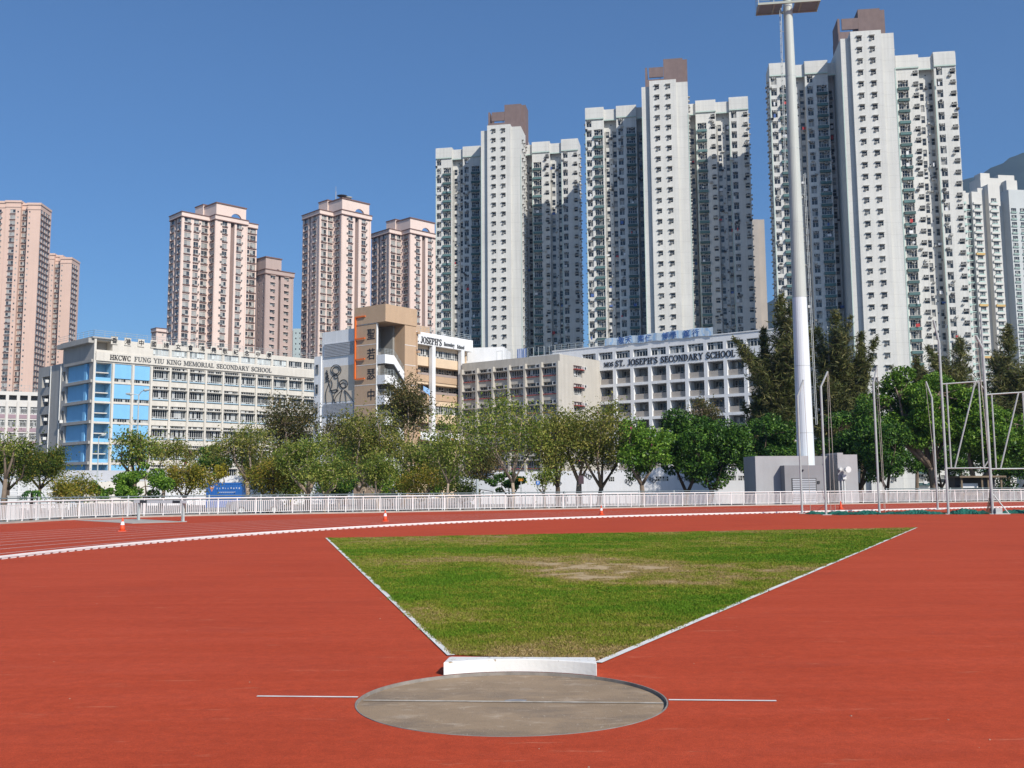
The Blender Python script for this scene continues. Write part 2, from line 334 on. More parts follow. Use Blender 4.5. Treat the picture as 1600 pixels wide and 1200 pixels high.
# ================================================================== GROUND AND FIELD
CIRC = (-0.02, 7.47); CR = 1.0675
GZ = -0.6                                   # street level behind the fence, lower than the sports ground
def track_mat():
    m = bpy.data.materials.new('red_running_surface'); m.use_nodes = True; n = m.node_tree.nodes; l = m.node_tree.links; b = n['Principled BSDF']
    geo = n.new('ShaderNodeNewGeometry'); pos = geo.outputs['Position']
    def noise(scale, detail=4, mapping=None, rough=0.6):
        v = pos
        if mapping:
            mp = n.new('ShaderNodeMapping'); mp.inputs['Scale'].default_value = mapping[0]; mp.inputs['Rotation'].default_value = (0, 0, mapping[1]); l.new(pos, mp.inputs['Vector']); v = mp.outputs[0]
        t = n.new('ShaderNodeTexNoise'); t.inputs['Scale'].default_value = scale; t.inputs['Detail'].default_value = detail; t.inputs['Roughness'].default_value = rough
        l.new(v, t.inputs['Vector']); return t.outputs[0]
    def ramp(src, p0, p1, c0, c1):
        r = n.new('ShaderNodeValToRGB'); e = r.color_ramp.elements; e[0].position = p0; e[1].position = p1; e[0].color = (*c0, 1); e[1].color = (*c1, 1); l.new(src, r.inputs[0]); return r.outputs[0]
    def mix(fac, a, c, fv=None):
        x = n.new('ShaderNodeMix'); x.data_type = 'RGBA'
        if fac is None: x.inputs[0].default_value = fv
        else: l.new(fac, x.inputs[0])
        l.new(a, x.inputs[6])
        if isinstance(c, tuple): x.inputs[7].default_value = (*c, 1)
        else: l.new(c, x.inputs[7])
        return x.outputs[2]
    base = ramp(noise(0.35, 5), 0.3, 0.7, (0.375, 0.050, 0.0185), (0.435, 0.061, 0.0225))
    lanes = ramp(noise(1.0, 3, ((0.25, 2.2, 1), 0.15)), 0.42, 0.72, (0, 0, 0), (0.5, 0.5, 0.5))
    base = mix(lanes, base, (0.48, 0.075, 0.034))
    for sc_, lo_, hi_, am in ((9, .84, 1.14, .5), (34, .80, 1.2, .4), (75, .74, 1.26, .35)):
        g_ = ramp(noise(sc_, 3), .36, .64, (lo_,) * 3, (hi_,) * 3); mu = n.new('ShaderNodeMix'); mu.data_type = 'RGBA'; mu.blend_type = 'MULTIPLY'; mu.inputs[0].default_value = am; l.new(base, mu.inputs[6]); l.new(g_, mu.inputs[7]); base = mu.outputs[2]
    wear = ramp(noise(2.6, 8, ((1.0, 2.6, 1), 0.35), .8), .60, .74, (0, 0, 0), (.55, .55, .55)); base = mix(wear, base, (0.53, 0.15, 0.085))
    smudge = ramp(noise(.8, 6, ((.5, 1.6, 1), -.25), .7), .54, .70, (0, 0, 0), (.42, .42, .42)); base = mix(smudge, base, (0.30, 0.045, 0.022))
    spk = ramp(noise(160, 2), 0.38, 0.62, (0.55, 0.55, 0.55), (1.4, 1.4, 1.4))
    mu = n.new('ShaderNodeMix'); mu.data_type = 'RGBA'; mu.blend_type = 'MULTIPLY'; mu.inputs[0].default_value = 0.55; l.new(base, mu.inputs[6]); l.new(spk, mu.inputs[7]); base = mu.outputs[2]
    sc = ramp(noise(1.4, 6, ((0.8, 4.5, 1), 0.2), 0.75), 0.61, 0.73, (0, 0, 0), (0.65, 0.65, 0.65)); base = mix(sc, base, (0.56, 0.22, 0.13))
    dk = ramp(noise(0.5, 5, ((0.7, 2.0, 1), -0.1)), 0.60, 0.75, (0, 0, 0), (0.35, 0.35, 0.35)); base = mix(dk, base, (0.24, 0.04, 0.026))
    l.new(base, b.inputs['Base Color']); b.inputs['Roughness'].default_value = 0.9; b.inputs['Specular IOR Level'].default_value = 0.15
    bp = n.new('ShaderNodeBump'); bp.inputs['Strength'].default_value = 0.5; bp.inputs['Distance'].default_value = 0.004; l.new(noise(260, 2), bp.inputs['Height']); l.new(bp.outputs[0], b.inputs['Normal'])
    return m
M_TRACK = track_mat()
M_WHITE_LINE = mat('white_line_paint', (0.72, 0.70, 0.66), 0.8, 0.22, 6.0)
M_SOIL = mat('street_ground', (0.22, 0.21, 0.19), 0.9, 0.2, 0.4)
M_CONC = mat('pale_concrete', (0.42, 0.39, 0.34), 0.85, 0.18, 1.5, 0.15, 60)
M_WHITE_METAL = mat('white_painted_metal', (0.78, 0.77, 0.75), 0.45, 0.06, 2.0)
M_STEEL = mat('galvanised_steel', (0.46, 0.50, 0.49), 0.5, 0.12, 4.0, metal=0.15)
M_DARK = mat('dark_metal', (0.05, 0.05, 0.055), 0.5, 0.1, 3)

b = MB(); b.poly([(-2500, -250, GZ), (2500, -250, GZ), (2500, 2600, GZ), (-2500, 2600, GZ)])
tag(b.build('ground', M_SOIL), kind='structure', label='street level ground beyond the sports field')

FENCE = [(-25, 20), (-23.4, 36), (-22.2, 45), (-21.3, 50.0), (-19.3, 54.0), (-16.2, 56.6), (-8.1, 60.0), (1.9, 65.0), (15.4, 71.6), (27, 76), (38.5, 79.5), (60, 85.5)]
def resample(pts, step):
    pts = [np.array(p, float) for p in pts]; out = []; carry = 0.0
    for a, c in zip(pts[:-1], pts[1:]):
        Ls = np.linalg.norm(c - a); t = carry
        while t < Ls: out.append((a + (c - a) * t / Ls, math.atan2(c[1] - a[1], c[0] - a[0]))); t += step
        carry = t - Ls
    return out
edge = [(x - 0.45 * math.sin(a) * 1.0, y + 0.45 * math.cos(a)) for (x, y), a in resample(FENCE, 1.0)]
bound = edge + [(90, 60), (90, -30), (-40, -30), (-40, 5)]
# radial sheet with a round hole for the throwing circle, straight skirt down to the street
NR = 240; hole = [(CIRC[0] + (CR + 0.012) * math.cos(2 * math.pi * k / NR), CIRC[1] + (CR + 0.012) * math.sin(2 * math.pi * k / NR)) for k in range(NR)]
def hit(th):
    d = (math.cos(th), math.sin(th)); best = 1e9
    for (ax, ay), (bx, by) in zip(bound, bound[1:] + bound[:1]):
        ex, ey = bx - ax, by - ay; den = d[0] * ey - d[1] * ex
        if abs(den) < 1e-9: continue
        t = ((ax - CIRC[0]) * ey - (ay - CIRC[1]) * ex) / den; s = ((ax - CIRC[0]) * d[1] - (ay - CIRC[1]) * d[0]) / den
        if t > 0 and -1e-6 <= s <= 1 + 1e-6: best = min(best, t)
    return best
b = MB(); outer = []
for k in range(NR):
    th = 2 * math.pi * k / NR; t = hit(th); outer.append((CIRC[0] + t * math.cos(th), CIRC[1] + t * math.sin(th)))
for k in range(NR):
    j = (k + 1) % NR; (hx, hy), (ix, iy), (ox, oy), (qx, qy) = hole[k], hole[j], outer[k], outer[j]
    b.poly([(hx, hy, 0), (ox, oy, 0), (qx, qy, 0), (ix, iy, 0)]); b.poly([(ox, oy, 0), (ox, oy, GZ - .05), (qx, qy, GZ - .05), (qx, qy, 0)])
tag(b.build('running_track', M_TRACK), kind='structure', label='red rubber running surface of the sports ground')

def strip(pts, w, z, name, m, kind='structure', closed=False, label=None):
    P = [np.array(p, float) for p in pts]; bb = MB(); L = []; Rr = []
    for i, p in enumerate(P):
        t = P[min(i + 1, len(P) - 1)] - P[max(i - 1, 0)]; t /= np.linalg.norm(t); nn = np.array([-t[1], t[0]])
        L.append(p + nn * w / 2); Rr.append(p - nn * w / 2)
    for i in range(len(P) - 1): bb.poly([(*Rr[i], z), (*Rr[i + 1], z), (*L[i + 1], z), (*L[i], z)])
    return tag(bb.build(name, m), kind=kind, label=label)
KC = (25.4, 18.6); KA = rad(117.5); TD = np.array([0.887, 0.462])
def lane_path(r, n=90):
    pts = [(KC[0] + r * math.cos(a), KC[1] + r * math.sin(a)) for a in np.linspace(rad(235), KA, n)]
    e = np.array(pts[-1]); return pts + [tuple(e + TD * t) for t in np.linspace(2, 75, 20)]
for k in range(1, 9): strip(lane_path(36.5 + 1.22 * k), 0.06, 0.004, 'lane_line', M_WHITE_LINE, label='thin white lane line painted on the red track')
# raised inner kerb on little feet
kp = lane_path(36.5); kp = kp[:90] + kp[90:99]
kerb = thing('track_kerb', 'raised white kerb curving round the inside of the running track', 'kerb', (*kp[60], 0))
bb = MB(); P = [np.array(p) for p in kp]; ring = []
for i, p in enumerate(P):
    t = P[min(i + 1, len(P) - 1)] - P[max(i - 1, 0)]; t /= np.linalg.norm(t); nn = np.array([-t[1], t[0]])
    ring.append([(*(p + nn * .03), .03), (*(p + nn * .03), .066), (*(p + nn * .02), .076), (*(p - nn * .02), .076), (*(p - nn * .03), .066), (*(p - nn * .03), .03)])
for a, c in zip(ring[:-1], ring[1:]):
    for j in range(6): bb.poly([a[j], c[j], c[(j + 1) % 6], a[(j + 1) % 6]])
bb.build('kerb_rail', M_WHITE_METAL, kerb, fix=True)
bb = MB()
for (x, y), a in resample(kp, 0.32): bb.box((x, y, 0.015), (0.21, 0.045, 0.03), a)
tag(bb.build('kerb_foot', M_WHITE_METAL, kerb), kind='stuff')

# throwing circle: sunken concrete floor, steel band, painted centre line
def circle_mat():
    m = mat('worn_concrete_floor', (0.33, 0.235, 0.147), 0.85, 0.16, 2.2, 0.3, 90); n = m.node_tree.nodes; l = m.node_tree.links; b = n['Principled BSDF']
    src = b.inputs['Base Color'].links[0].from_socket; geo = n.new('ShaderNodeNewGeometry')
    def patch(scale, mp, p0, p1, col, amt, prev):
        mm = n.new('ShaderNodeMapping'); mm.inputs['Scale'].default_value = mp; l.new(geo.outputs['Position'], mm.inputs['Vector'])
        t = n.new('ShaderNodeTexNoise'); t.inputs['Scale'].default_value = scale; t.inputs['Detail'].default_value = 6; t.inputs['Roughness'].default_value = 0.65; l.new(mm.outputs[0], t.inputs['Vector'])
        r = n.new('ShaderNodeMapRange'); r.inputs['From Min'].default_value = p0; r.inputs['From Max'].default_value = p1; r.inputs['To Max'].default_value = amt; l.new(t.outputs[0], r.inputs['Value'])
        x = n.new('ShaderNodeMix'); x.data_type = 'RGBA'; l.new(r.outputs[0], x.inputs[0]); l.new(prev, x.inputs[6]); x.inputs[7].default_value = (*col, 1); return x.outputs[2]
    src = patch(1.6, (0.8, 1.5, 1), 0.48, 0.66, (0.185, 0.14, 0.10), 0.85, src)
    src = patch(3.5, (1, 2.2, 1), 0.56, 0.75, (0.50, 0.40, 0.30), 0.75, src)
    src = patch(45, (1, 1, 1), 0.56, 0.72, (0.13, 0.105, 0.075), 0.6, src)
    src = patch(90, (1, 1, 1), 0.58, 0.70, (0.55, 0.47, 0.38), 0.5, src)
    src = patch(9, (1, 3.0, 1), 0.60, 0.70, (0.17, 0.14, 0.105), 0.55, src)
    src = patch(14, (3.0, .8, 1), 0.63, 0.70, (0.50, 0.43, 0.34), 0.5, src)
    l.new(src, b.inputs['Base Color']); return m
tc = thing('throwing_circle', 'round sunken concrete throwing circle with thin steel rim', 'throwing circle', (*CIRC, 0))
b = MB(); rings = [0, 0.35, 0.7, CR]
for k in range(96):
    a0, a1 = 2 * math.pi * k / 96, 2 * math.pi * (k + 1) / 96
    b.poly([(CIRC[0], CIRC[1], -.022), (CIRC[0] + CR * math.cos(a0), CIRC[1] + CR * math.sin(a0), -.022), (CIRC[0] + CR * math.cos(a1), CIRC[1] + CR * math.sin(a1), -.022)])
b.build('concrete_floor', circle_mat(), tc)
b = MB()
for k in range(96):
    a0, a1 = 2 * math.pi * k / 96, 2 * math.pi * (k + 1) / 96; q = lambda r, a, z: (CIRC[0] + r * math.cos(a), CIRC[1] + r * math.sin(a), z)
    for (ra, za), (rb, zb) in (((CR, -.03), (CR, .002)), ((CR, .002), (CR + .009, .002)), ((CR + .009, .002), (CR + .009, -.03))): b.poly([q(ra, a0, za), q(ra, a1, za), q(rb, a1, zb), q(rb, a0, zb)])
    b.poly([q(CR + .009, a0, -.004), q(CR + .009, a1, -.004), q(CR + .03, a1, -.004), q(CR + .03, a0, -.004)])
b.build('steel_rim', mat('weathered_rim', (0.27, 0.24, 0.21), 0.7, 0.3, 8), tc)
def worn_line_mat():
    m = bpy.data.materials.new('worn_white_paint'); m.use_nodes = True; n = m.node_tree.nodes; l = m.node_tree.links; b = n['Principled BSDF']
    geo = n.new('ShaderNodeNewGeometry'); t = n.new('ShaderNodeTexNoise'); t.inputs['Scale'].default_value = 5; t.inputs['Detail'].default_value = 8; t.inputs['Roughness'].default_value = 0.75; l.new(geo.outputs['Position'], t.inputs['Vector'])
    r = n.new('ShaderNodeValToRGB'); e = r.color_ramp.elements; e[0].position = .42; e[0].color = (.30, .25, .19, 1); e[1].position = .6; e[1].color = (.46, .41, .34, 1); l.new(t.outputs[0], r.inputs[0]); l.new(r.outputs[0], b.inputs['Base Color']); b.inputs['Roughness'].default_value = .85
    return m
sl = np.array([3.65, -0.29]); sl /= np.linalg.norm(sl); c0 = np.array(CIRC) + np.array([0.0, 0.03])
b = MB(); nn = np.array([-sl[1], sl[0]]) * .021
p0, p1 = c0 - sl * 1.05, c0 + sl * 1.05; b.poly([(*(p0 - nn), -.018), (*(p1 - nn), -.018), (*(p1 + nn), -.018), (*(p0 + nn), -.018)])
b.build('centre_line', worn_line_mat(), tc)
b = MB(); b.poly([(CIRC[0] + .03 + .075 * math.cos(a) * (1 + .15 * math.sin(3 * a)), CIRC[1] + .06 + .05 * math.sin(a), -.0185) for a in np.linspace(0, 2 * math.pi, 22)[:-1]])
b.build('centre_mark', mat('grey_patch', (.25, .25, .26), .8, .2, 20), tc)
for s in (-1, 1):
    a = c0 + sl * s * (CR + .02); e = c0 + sl * s * (CR + .02 + 0.73)
    strip([tuple(a), tuple(e)], 0.035, 0.004, 'circle_line', M_WHITE_LINE, label='short white line painted beside the throwing circle, ' + ('left' if s < 0 else 'right') + ' one')
# stop board: concave towards the circle, straight at the back
BO = rad(4.0); half = rad(33.5)
ang = lambda t: math.pi / 2 - BO + t
R0 = CR + 0.02
inn = [(CIRC[0] + R0 * math.cos(ang(t)), CIRC[1] + R0 * math.sin(ang(t))) for t in np.linspace(half, -half, 25)]
dv = np.array([math.cos(ang(0)), math.sin(ang(0))]); sv = np.array([dv[1], -dv[0]])
hw = R0 * math.sin(half); back = R0 + 0.105
o1 = np.array(CIRC) + dv * back - sv * hw * .985; o2 = np.array(CIRC) + dv * back + sv * hw * .985
pts = inn + [tuple(o2), tuple(o1)]
b = MB(); b.prism(pts[::-1], 0.004, 0.100)
sb = b.build('stop_board', [mat('chipped_white_paint', (0.80, 0.78, 0.74), 0.6, 0.07, 5, 0.10, 45)], org=(CIRC[0] + dv[0] * R0, CIRC[1] + dv[1] * R0, 0), fix=True)
bv = sb.modifiers.new('bevel', 'BEVEL'); bv.width = 0.006; bv.segments = 2; bv.limit_method = 'ANGLE'; bv.angle_limit = rad(40)
def chipped(m):
    n = m.node_tree.nodes; l = m.node_tree.links; bs = n['Principled BSDF']; src = bs.inputs['Base Color'].links[0].from_socket; geo = n.new('ShaderNodeNewGeometry')
    t = n.new('ShaderNodeTexNoise'); t.inputs['Scale'].default_value = 14; t.inputs['Detail'].default_value = 6; t.inputs['Roughness'].default_value = .7; l.new(geo.outputs['Position'], t.inputs['Vector'])
    sx = n.new('ShaderNodeSeparateXYZ'); l.new(geo.outputs['Position'], sx.inputs[0])
    band = n.new('ShaderNodeMapRange'); band.inputs['From Min'].default_value = .075; band.inputs['From Max'].default_value = .093; band.inputs['To Min'].default_value = 0; band.inputs['To Max'].default_value = .13; l.new(sx.outputs['Z'], band.inputs['Value'])
    ad = n.new('ShaderNodeMath'); ad.operation = 'ADD'; l.new(t.outputs[0], ad.inputs[0]); l.new(band.outputs[0], ad.inputs[1])
    r = n.new('ShaderNodeMapRange'); r.inputs['From Min'].default_value = .72; r.inputs['From Max'].default_value = .75; l.new(ad.outputs[0], r.inputs['Value'])
    x = n.new('ShaderNodeMix'); x.data_type = 'RGBA'; l.new(r.outputs[0], x.inputs[0]); l.new(src, x.inputs[6]); x.inputs[7].default_value = (.30, .22, .14, 1); l.new(x.outputs[2], bs.inputs['Base Color'])
chipped(MATS['chipped_white_paint'])
tag(sb, 'curved white painted stop board with chipped edge at the front of the circle', 'stop board')

# grass landing sector
SEC = [(-0.52, 9.40), (0.66, 8.98), (13.30, 34.95), (-5.36, 30.75)]
PATCH = gp(922, 893)[:2]; PRX, PRY = 75 * PATCH[1] / F_PX, 12.0 * PATCH[1] ** 2 / 2404
rng = np.random.default_rng(7)
def vnoise(x, y, s, seed=0):
    x = x * s + seed * 17.3; y = y * s + seed * 7.9; xi, yi = np.floor(x).astype(int), np.floor(y).astype(int); fx, fy = x - xi, y - yi
    fx = fx * fx * (3 - 2 * fx); fy = fy * fy * (3 - 2 * fy)
    h = lambda a, c: np.modf(np.abs(np.sin(a * 127.1 + c * 311.7 + seed) * 43758.5453))[0]
    return (h(xi, yi) * (1 - fx) + h(xi + 1, yi) * fx) * (1 - fy) + (h(xi, yi + 1) * (1 - fx) + h(xi + 1, yi + 1) * fx) * fy
def dryness(x, y):
    """0 = lush, 1 = bare earth: wear of the turf, patchy at several sizes"""
    d = .34 * vnoise(x, y, .33, 1) + .26 * vnoise(x, y, .95, 2) + .22 * vnoise(x, y, 2.6, 3) + .18 * vnoise(x, y, 7.0, 4)
    r = np.hypot((x - PATCH[0]) / PRX, (y - PATCH[1]) / PRY); d = d + .62 * np.exp(-(r * .85) ** 2.0) * (.12 + 1.15 * vnoise(x, y, 2.1, 6) * (.35 + 1.2 * vnoise(x, y, 6.5, 9))) + .14 * np.exp(-((r - 1.9) / 1.2) ** 2)
    r2 = np.hypot((x - PATCH[0] - 4.2) / 2.8, (y - PATCH[1] + .4) / 2.2); d = d + .20 * np.exp(-r2 ** 2) * vnoise(x, y, 2.2, 8) * 1.6
    d = d + .10 * np.clip((y - 25) / 9, 0, 1) + .26 * np.clip((10.6 - y) / 1.4, 0, 1); d = d - .10 * np.exp(-((x + .2 - y * .05) ** 2) / 9 - ((y - 15.5) / 4) ** 2)
    return d
def turf_colour(x, y, jit=0.0):
    d = dryness(x, y) + jit; st = lambda a, b: (lambda t: t * t * (3 - 2 * t))(np.clip((d - a) / (b - a), 0, 1))[:, None]
    g, yl, br, sd_ = np.array([.078, .158, .010]), np.array([.175, .19, .022]), np.array([.27, .195, .075]), np.array([.44, .325, .19])
    c = np.tile(g, (len(x), 1)); c = c + (yl - c) * st(.36, .56); c = c + (br - c) * st(.60, .76); c = c + (sd_ - c) * st(.84, 1.02); return c
def attr_mat(name, bump):
    m = bpy.data.materials.new(name); m.use_nodes = True; n = m.node_tree.nodes; l = m.node_tree.links; b = n['Principled BSDF']
    at_ = n.new('ShaderNodeAttribute'); at_.attribute_name = 'turf'; geo = n.new('ShaderNodeNewGeometry')
    t = n.new('ShaderNodeTexNoise'); t.inputs['Scale'].default_value = 40; t.inputs['Detail'].default_value = 4; l.new(geo.outputs['Position'], t.inputs['Vector'])
    mr = n.new('ShaderNodeMapRange'); mr.inputs['From Min'].default_value = .3; mr.inputs['From Max'].default_value = .7; mr.inputs['To Min'].default_value = .65; mr.inputs['To Max'].default_value = 1.25; l.new(t.outputs[0], mr.inputs['Value'])
    vm = n.new('ShaderNodeVectorMath'); vm.operation = 'SCALE'; l.new(at_.outputs['Color'], vm.inputs[0]); l.new(mr.outputs[0], vm.inputs['Scale']); l.new(vm.outputs[0], b.inputs['Base Color'])
    b.inputs['Roughness'].default_value = .9; b.inputs['Specular IOR Level'].default_value = .12
    if bump: bp = n.new('ShaderNodeBump'); bp.inputs['Strength'].default_value = .7; bp.inputs['Distance'].default_value = .02; l.new(t.outputs[0], bp.inputs['Height']); l.new(bp.outputs[0], b.inputs['Normal'])
    return m
def set_turf(me, col): a = me.color_attributes.new('turf', 'FLOAT_COLOR', 'POINT'); a.data.foreach_set('color', np.c_[col, np.ones(len(col))].astype(np.float32).ravel())
A0, A1, A2, A3 = [np.array(p) for p in SEC]
nt_, ns_ = 420, 170; T_ = (np.linspace(0, 1, nt_) ** 1.5)[:, None]; S_ = np.linspace(0, 1, ns_)[None, :]
lx = A0 + (A3 - A0) * T_; rx = A1 + (A2 - A1) * T_
lx = lx + np.c_[.030 * (vnoise(lx[:, 1], lx[:, 1] * 0, 3.0, 11) - .5) + .03 * (vnoise(lx[:, 1], lx[:, 1] * 0, 14.0, 12) - .5), np.zeros(nt_)]; rx = rx + np.c_[.030 * (vnoise(rx[:, 1], rx[:, 1] * 0, 3.0, 13) - .5) + .03 * (vnoise(rx[:, 1], rx[:, 1] * 0, 14.0, 14) - .5), np.zeros(nt_)]
XY = lx[:, None, :] + (rx - lx)[:, None, :] * S_[:, :, None]; XY = XY.reshape(-1, 2); V = np.c_[XY, np.full(len(XY), .006)]
k = (np.arange(nt_ - 1)[:, None] * ns_ + np.arange(ns_ - 1)[None, :]).ravel(); me = np_mesh('grass_sector', V, np.stack([k, k + 1, k + ns_ + 1, k + ns_], 1), [attr_mat('worn_turf', True)]); set_turf(me, turf_colour(XY[:, 0], XY[:, 1]))
go = bpy.data.objects.new('grass_sector', me); COL.objects.link(go); tag(go, kind='structure', label='worn grass landing sector inside the white lines')
strip([(-0.55, 9.36), (-5.44, 30.75)], .07, .0095, 'sector_line', M_WHITE_LINE, label='white line along the left edge of the grass sector')
strip([(0.70, 8.93), (13.36, 34.95)], .07, .0095, 'sector_line', M_WHITE_LINE, label='white line along the right edge of the grass sector')

N = 430000
t = rng.random(N) ** 1.25; q_ = rng.random(N)
lx = A0 + (A3 - A0) * t[:, None]; rx = A1 + (A2 - A1) * t[:, None]; G = lx + (rx - lx) * (q_ * 1.006 - .003)[:, None]
ek = rng.random(N) < .07; side_ = rng.random(ek.sum()) < .5; tuft = np.clip(vnoise(lx[ek][:, 1] * 1.0, lx[ek][:, 1] * 0, 5.0, 15) * 1.6 - .3, .1, 1.2)[:, None]
G[ek] = np.where(side_[:, None], lx[ek], rx[ek]) + rng.normal(0, .045, (ek.sum(), 2)) * tuft
dr = dryness(G[:, 0], G[:, 1]); keep = rng.random(N) < np.clip(1.15 - 1.25 * np.clip(dr - .40, 0, 1) * 1.6, .04, 1)
G = G[keep]; dr = dr[keep]; n = len(G); th = rng.random(n) * 2 * math.pi; d = G[:, 1]
wd_ = (.0022 + .00034 * d) * (.7 + .6 * rng.random(n)); hh = (.010 + .015 * rng.random(n)) * (1.3 - .6 * np.clip(dr, 0, 1)); ln_ = rng.normal(0, .014, (n, 2))
V = np.zeros((n, 3, 3)); V[:, 0, 0] = G[:, 0] - wd_ * np.cos(th); V[:, 0, 1] = G[:, 1] - wd_ * np.sin(th); V[:, 1, 0] = G[:, 0] + wd_ * np.cos(th); V[:, 1, 1] = G[:, 1] + wd_ * np.sin(th)
V[:, :2, 2] = .005; V[:, 2, :2] = G + ln_; V[:, 2, 2] = .006 + hh
me = np_mesh('grass', V.reshape(-1, 3), np.arange(n * 3).reshape(-1, 3), [attr_mat('grass_blade', False)]); cb = turf_colour(G[:, 0], G[:, 1], rng.normal(0, .085, n)) * (.98 + .5 * (rng.random((n, 1)) - .4)); set_turf(me, np.repeat(cb, 3, axis=0))
go = bpy.data.objects.new('grass', me); COL.objects.link(go); tag(go, 'short patchy grass blades growing in the landing sector', 'grass', kind='stuff')

# loose grit and chips on the red surface
bb = MB()
for i in range(55):
    Y = 5.2 + 22 * rng.random() ** 1.5; X = (rng.random() - .5) * Y * .98
    if math.hypot(X - CIRC[0], Y - CIRC[1]) < 1.2: continue
    r = .002 + .004 * rng.random(); bb.box((X, Y, r * .5), (r * 2, r * (1 + rng.random()), r), rng.random() * 3)
tag(bb.build('grit', mat('pale_grit', (.42, .30, .22), .9, .3, 3)), 'small pale bits of grit scattered on the red surface', 'grit', kind='stuff')

# ------------------------------------------------------------------ white perimeter fence
fence = thing('perimeter_fence', 'low white metal railing fence round the running track', 'fence', (1.9, 65.0, 0))
FP = FENCE[1:-1] + [(52, 83.3)]
posts = resample(FP, 1.0)
pm = MB(); pm.box((0, 0, .47), (.045, .045, .94)); pm.box((0, 0, .065), (.10, .10, .012)); pmesh = pm.mesh('post', M_WHITE_METAL)
for (x, y), a in posts: inst('post', pmesh, fence, (x, y, .0), a)
top, up, lo = MB(), MB(), MB()
FPts = [np.array(p) for p in FP]
path3 = lambda z: [(p[0], p[1], z) for p in FPts]
top.tube(path3(.93), .034, 8); top.build('top_rail', M_WHITE_METAL, fence, smooth=True)
up.tube(path3(.79), .016, 6); up.build('upper_bar', M_WHITE_METAL, fence); lo.tube(path3(.17), .016, 6); lo.build('lower_bar', M_WHITE_METAL, fence)
bm_ = MB(); bm_.box((0, 0, .48), (.034, .026, .60)); bmesh_ = bm_.mesh('baluster', M_WHITE_METAL)
bal = [q for q in resample([FENCE[2]] + FP[2:], .105)]
rest = MB()
for i, ((x, y), a) in enumerate(bal):
    if i < 300: inst('baluster', bmesh_, fence, (x, y, 0), a)
    else: rest.box((x, y, .48), (.034, .026, .60), a)
tag(rest.build('baluster_row', M_WHITE_METAL, fence), kind='stuff')
bb = MB()
for (p, q) in zip(FPts[:-1], FPts[1:]):
    m_ = (p + q) / 2; a = math.atan2(q[1] - p[1], q[0] - p[0]); bb.box((m_[0], m_[1], .02), (np.linalg.norm(q - p) + .12, .34, .11), a)
bb.build('concrete_base', M_CONC, fence)

# ------------------------------------------------------------------ cones
M_CONE = mat('orange_red_plastic', (.80, .10, .035), .45, .08, 3); M_BAND = mat('white_band', (.80, .80, .80), .5, .05, 3)
def cone(loc, label, band=True, h=.47):
    t = thing('traffic_cone', label, 'cone', loc, 'cones standing on the track')
    b = MB(); b.box((loc[0], loc[1], .014), (.26, .26, .028), .3); b.build('base', M_CONE, t)
    b = MB(); b.lathe(loc, [(.10, .028), (.085, .12), (.022, h - .02), (.016, h)], 18); b.build('cone_body', M_CONE, t, smooth=True)
    if band:
        b = MB(); b.lathe(loc, [(.0715, .22), (.0705, .221), (.0475, .334), (.0465, .335)], 18); b.build('white_band', M_BAND, t, smooth=True)
cone((-13.6, 36.7, 0), 'orange cone with a white band, leftmost, near the steeplechase barrier')
cone((-5.5, 45.3, 0), 'orange cone with a white band, second from the left')
cone((4.4, 52.5, 0), 'orange cone with a white band, beyond the middle of the grass')
cone((18.9, 60.7, 0), 'plain orange cone standing behind the green net', band=False)

# ------------------------------------------------------------------ steeplechase barrier and water pit
A, B = np.array([-14.7, 46.9]), np.array([-17.5, 49.2]); dd = (B - A) / np.linalg.norm(B - A); an = math.atan2(dd[1], dd[0])
t = thing('steeplechase_barrier', 'black and white striped beam barrier on two steel posts', 'barrier', (*((A + B) / 2), 0))
for p in (A, B):
    b = MB(); b.box((p[0], p[1], .40), (.10, .10, .80), an); b.box((p[0], p[1], .008), (.26, .26, .016), an); b.build('post', M_STEEL, t)
b = MB(); L0 = np.linalg.norm(B - A) + .7; c = (A + B) / 2; e0 = c - dd * L0 / 2
segs = [(0, .52, 0), (.52, 1.12, 1), (1.12, L0 - 1.12, 0), (L0 - 1.12, L0 - .52, 1), (L0 - .52, L0, 0)]
for s0, s1, mi in segs:
    q = e0 + dd * (s0 + s1) / 2; b2 = MB(); b2.box((q[0], q[1], .865), (s1 - s0, .127, .127), an); b2.build('black_beam_section' if mi else 'white_beam_section', M_DARK if mi else M_WHITE_METAL, t)
pit = [gp(x, y)[:2] for x, y in ((118, 813.2), (207, 818.2), (292, 815.6), (216, 811.2))]
b = MB(); b.prism([tuple(p) for p in pit], .001, .012); tag(b.build('water_pit_cover', M_CONC, org=(pit[1][0], pit[1][1], 0), fix=True), 'flat grey cover of the water jump pit by the barrier', 'pit cover')

# ------------------------------------------------------------------ hammer cage with its net lowered
cage = thing('throwing_cage', 'tall grey steel throwing cage with its green net lowered', 'throwing cage', (18, 50.5, 0))
def cage_post(x, y, knee, tip=None, r=.055, extra=None):
    b = MB(); b.tube([(x, y, 0), (x, y, knee)], r, 8)
    if tip: b.tube([(x, y, knee - .02), (x + tip[0], y + tip[2], knee + tip[1])], r * .85, 8)
    if extra: b.tube([(x, y, knee), (x, y, extra)], r * .7, 8)
    b.box((x, y, .012), (.42, .34, .024)); b.box((x, y + .05, .25), (.08, .03, .45)); b.build('post', M_STEEL, cage)
cage_post(14.3, 52.1, 5.85, (.32, .80, 0)); cage_post(14.8, 49.8, 6.1, (.36, .72, .0)); cage_post(17.5, 50.3, 6.3, (.22, .80, 0))
cage_post(23.4, 58.0, 6.2, (-.28, .9, 0)); cage_post(20.5, 49.6, 8.2, (-.20, 1.05, 0), .06); cage_post(22.4, 49.2, 7.8, (-.28, .62, 0), .07, 9.45); cage_post(24.35, 49.0, 8.7, None, .06)
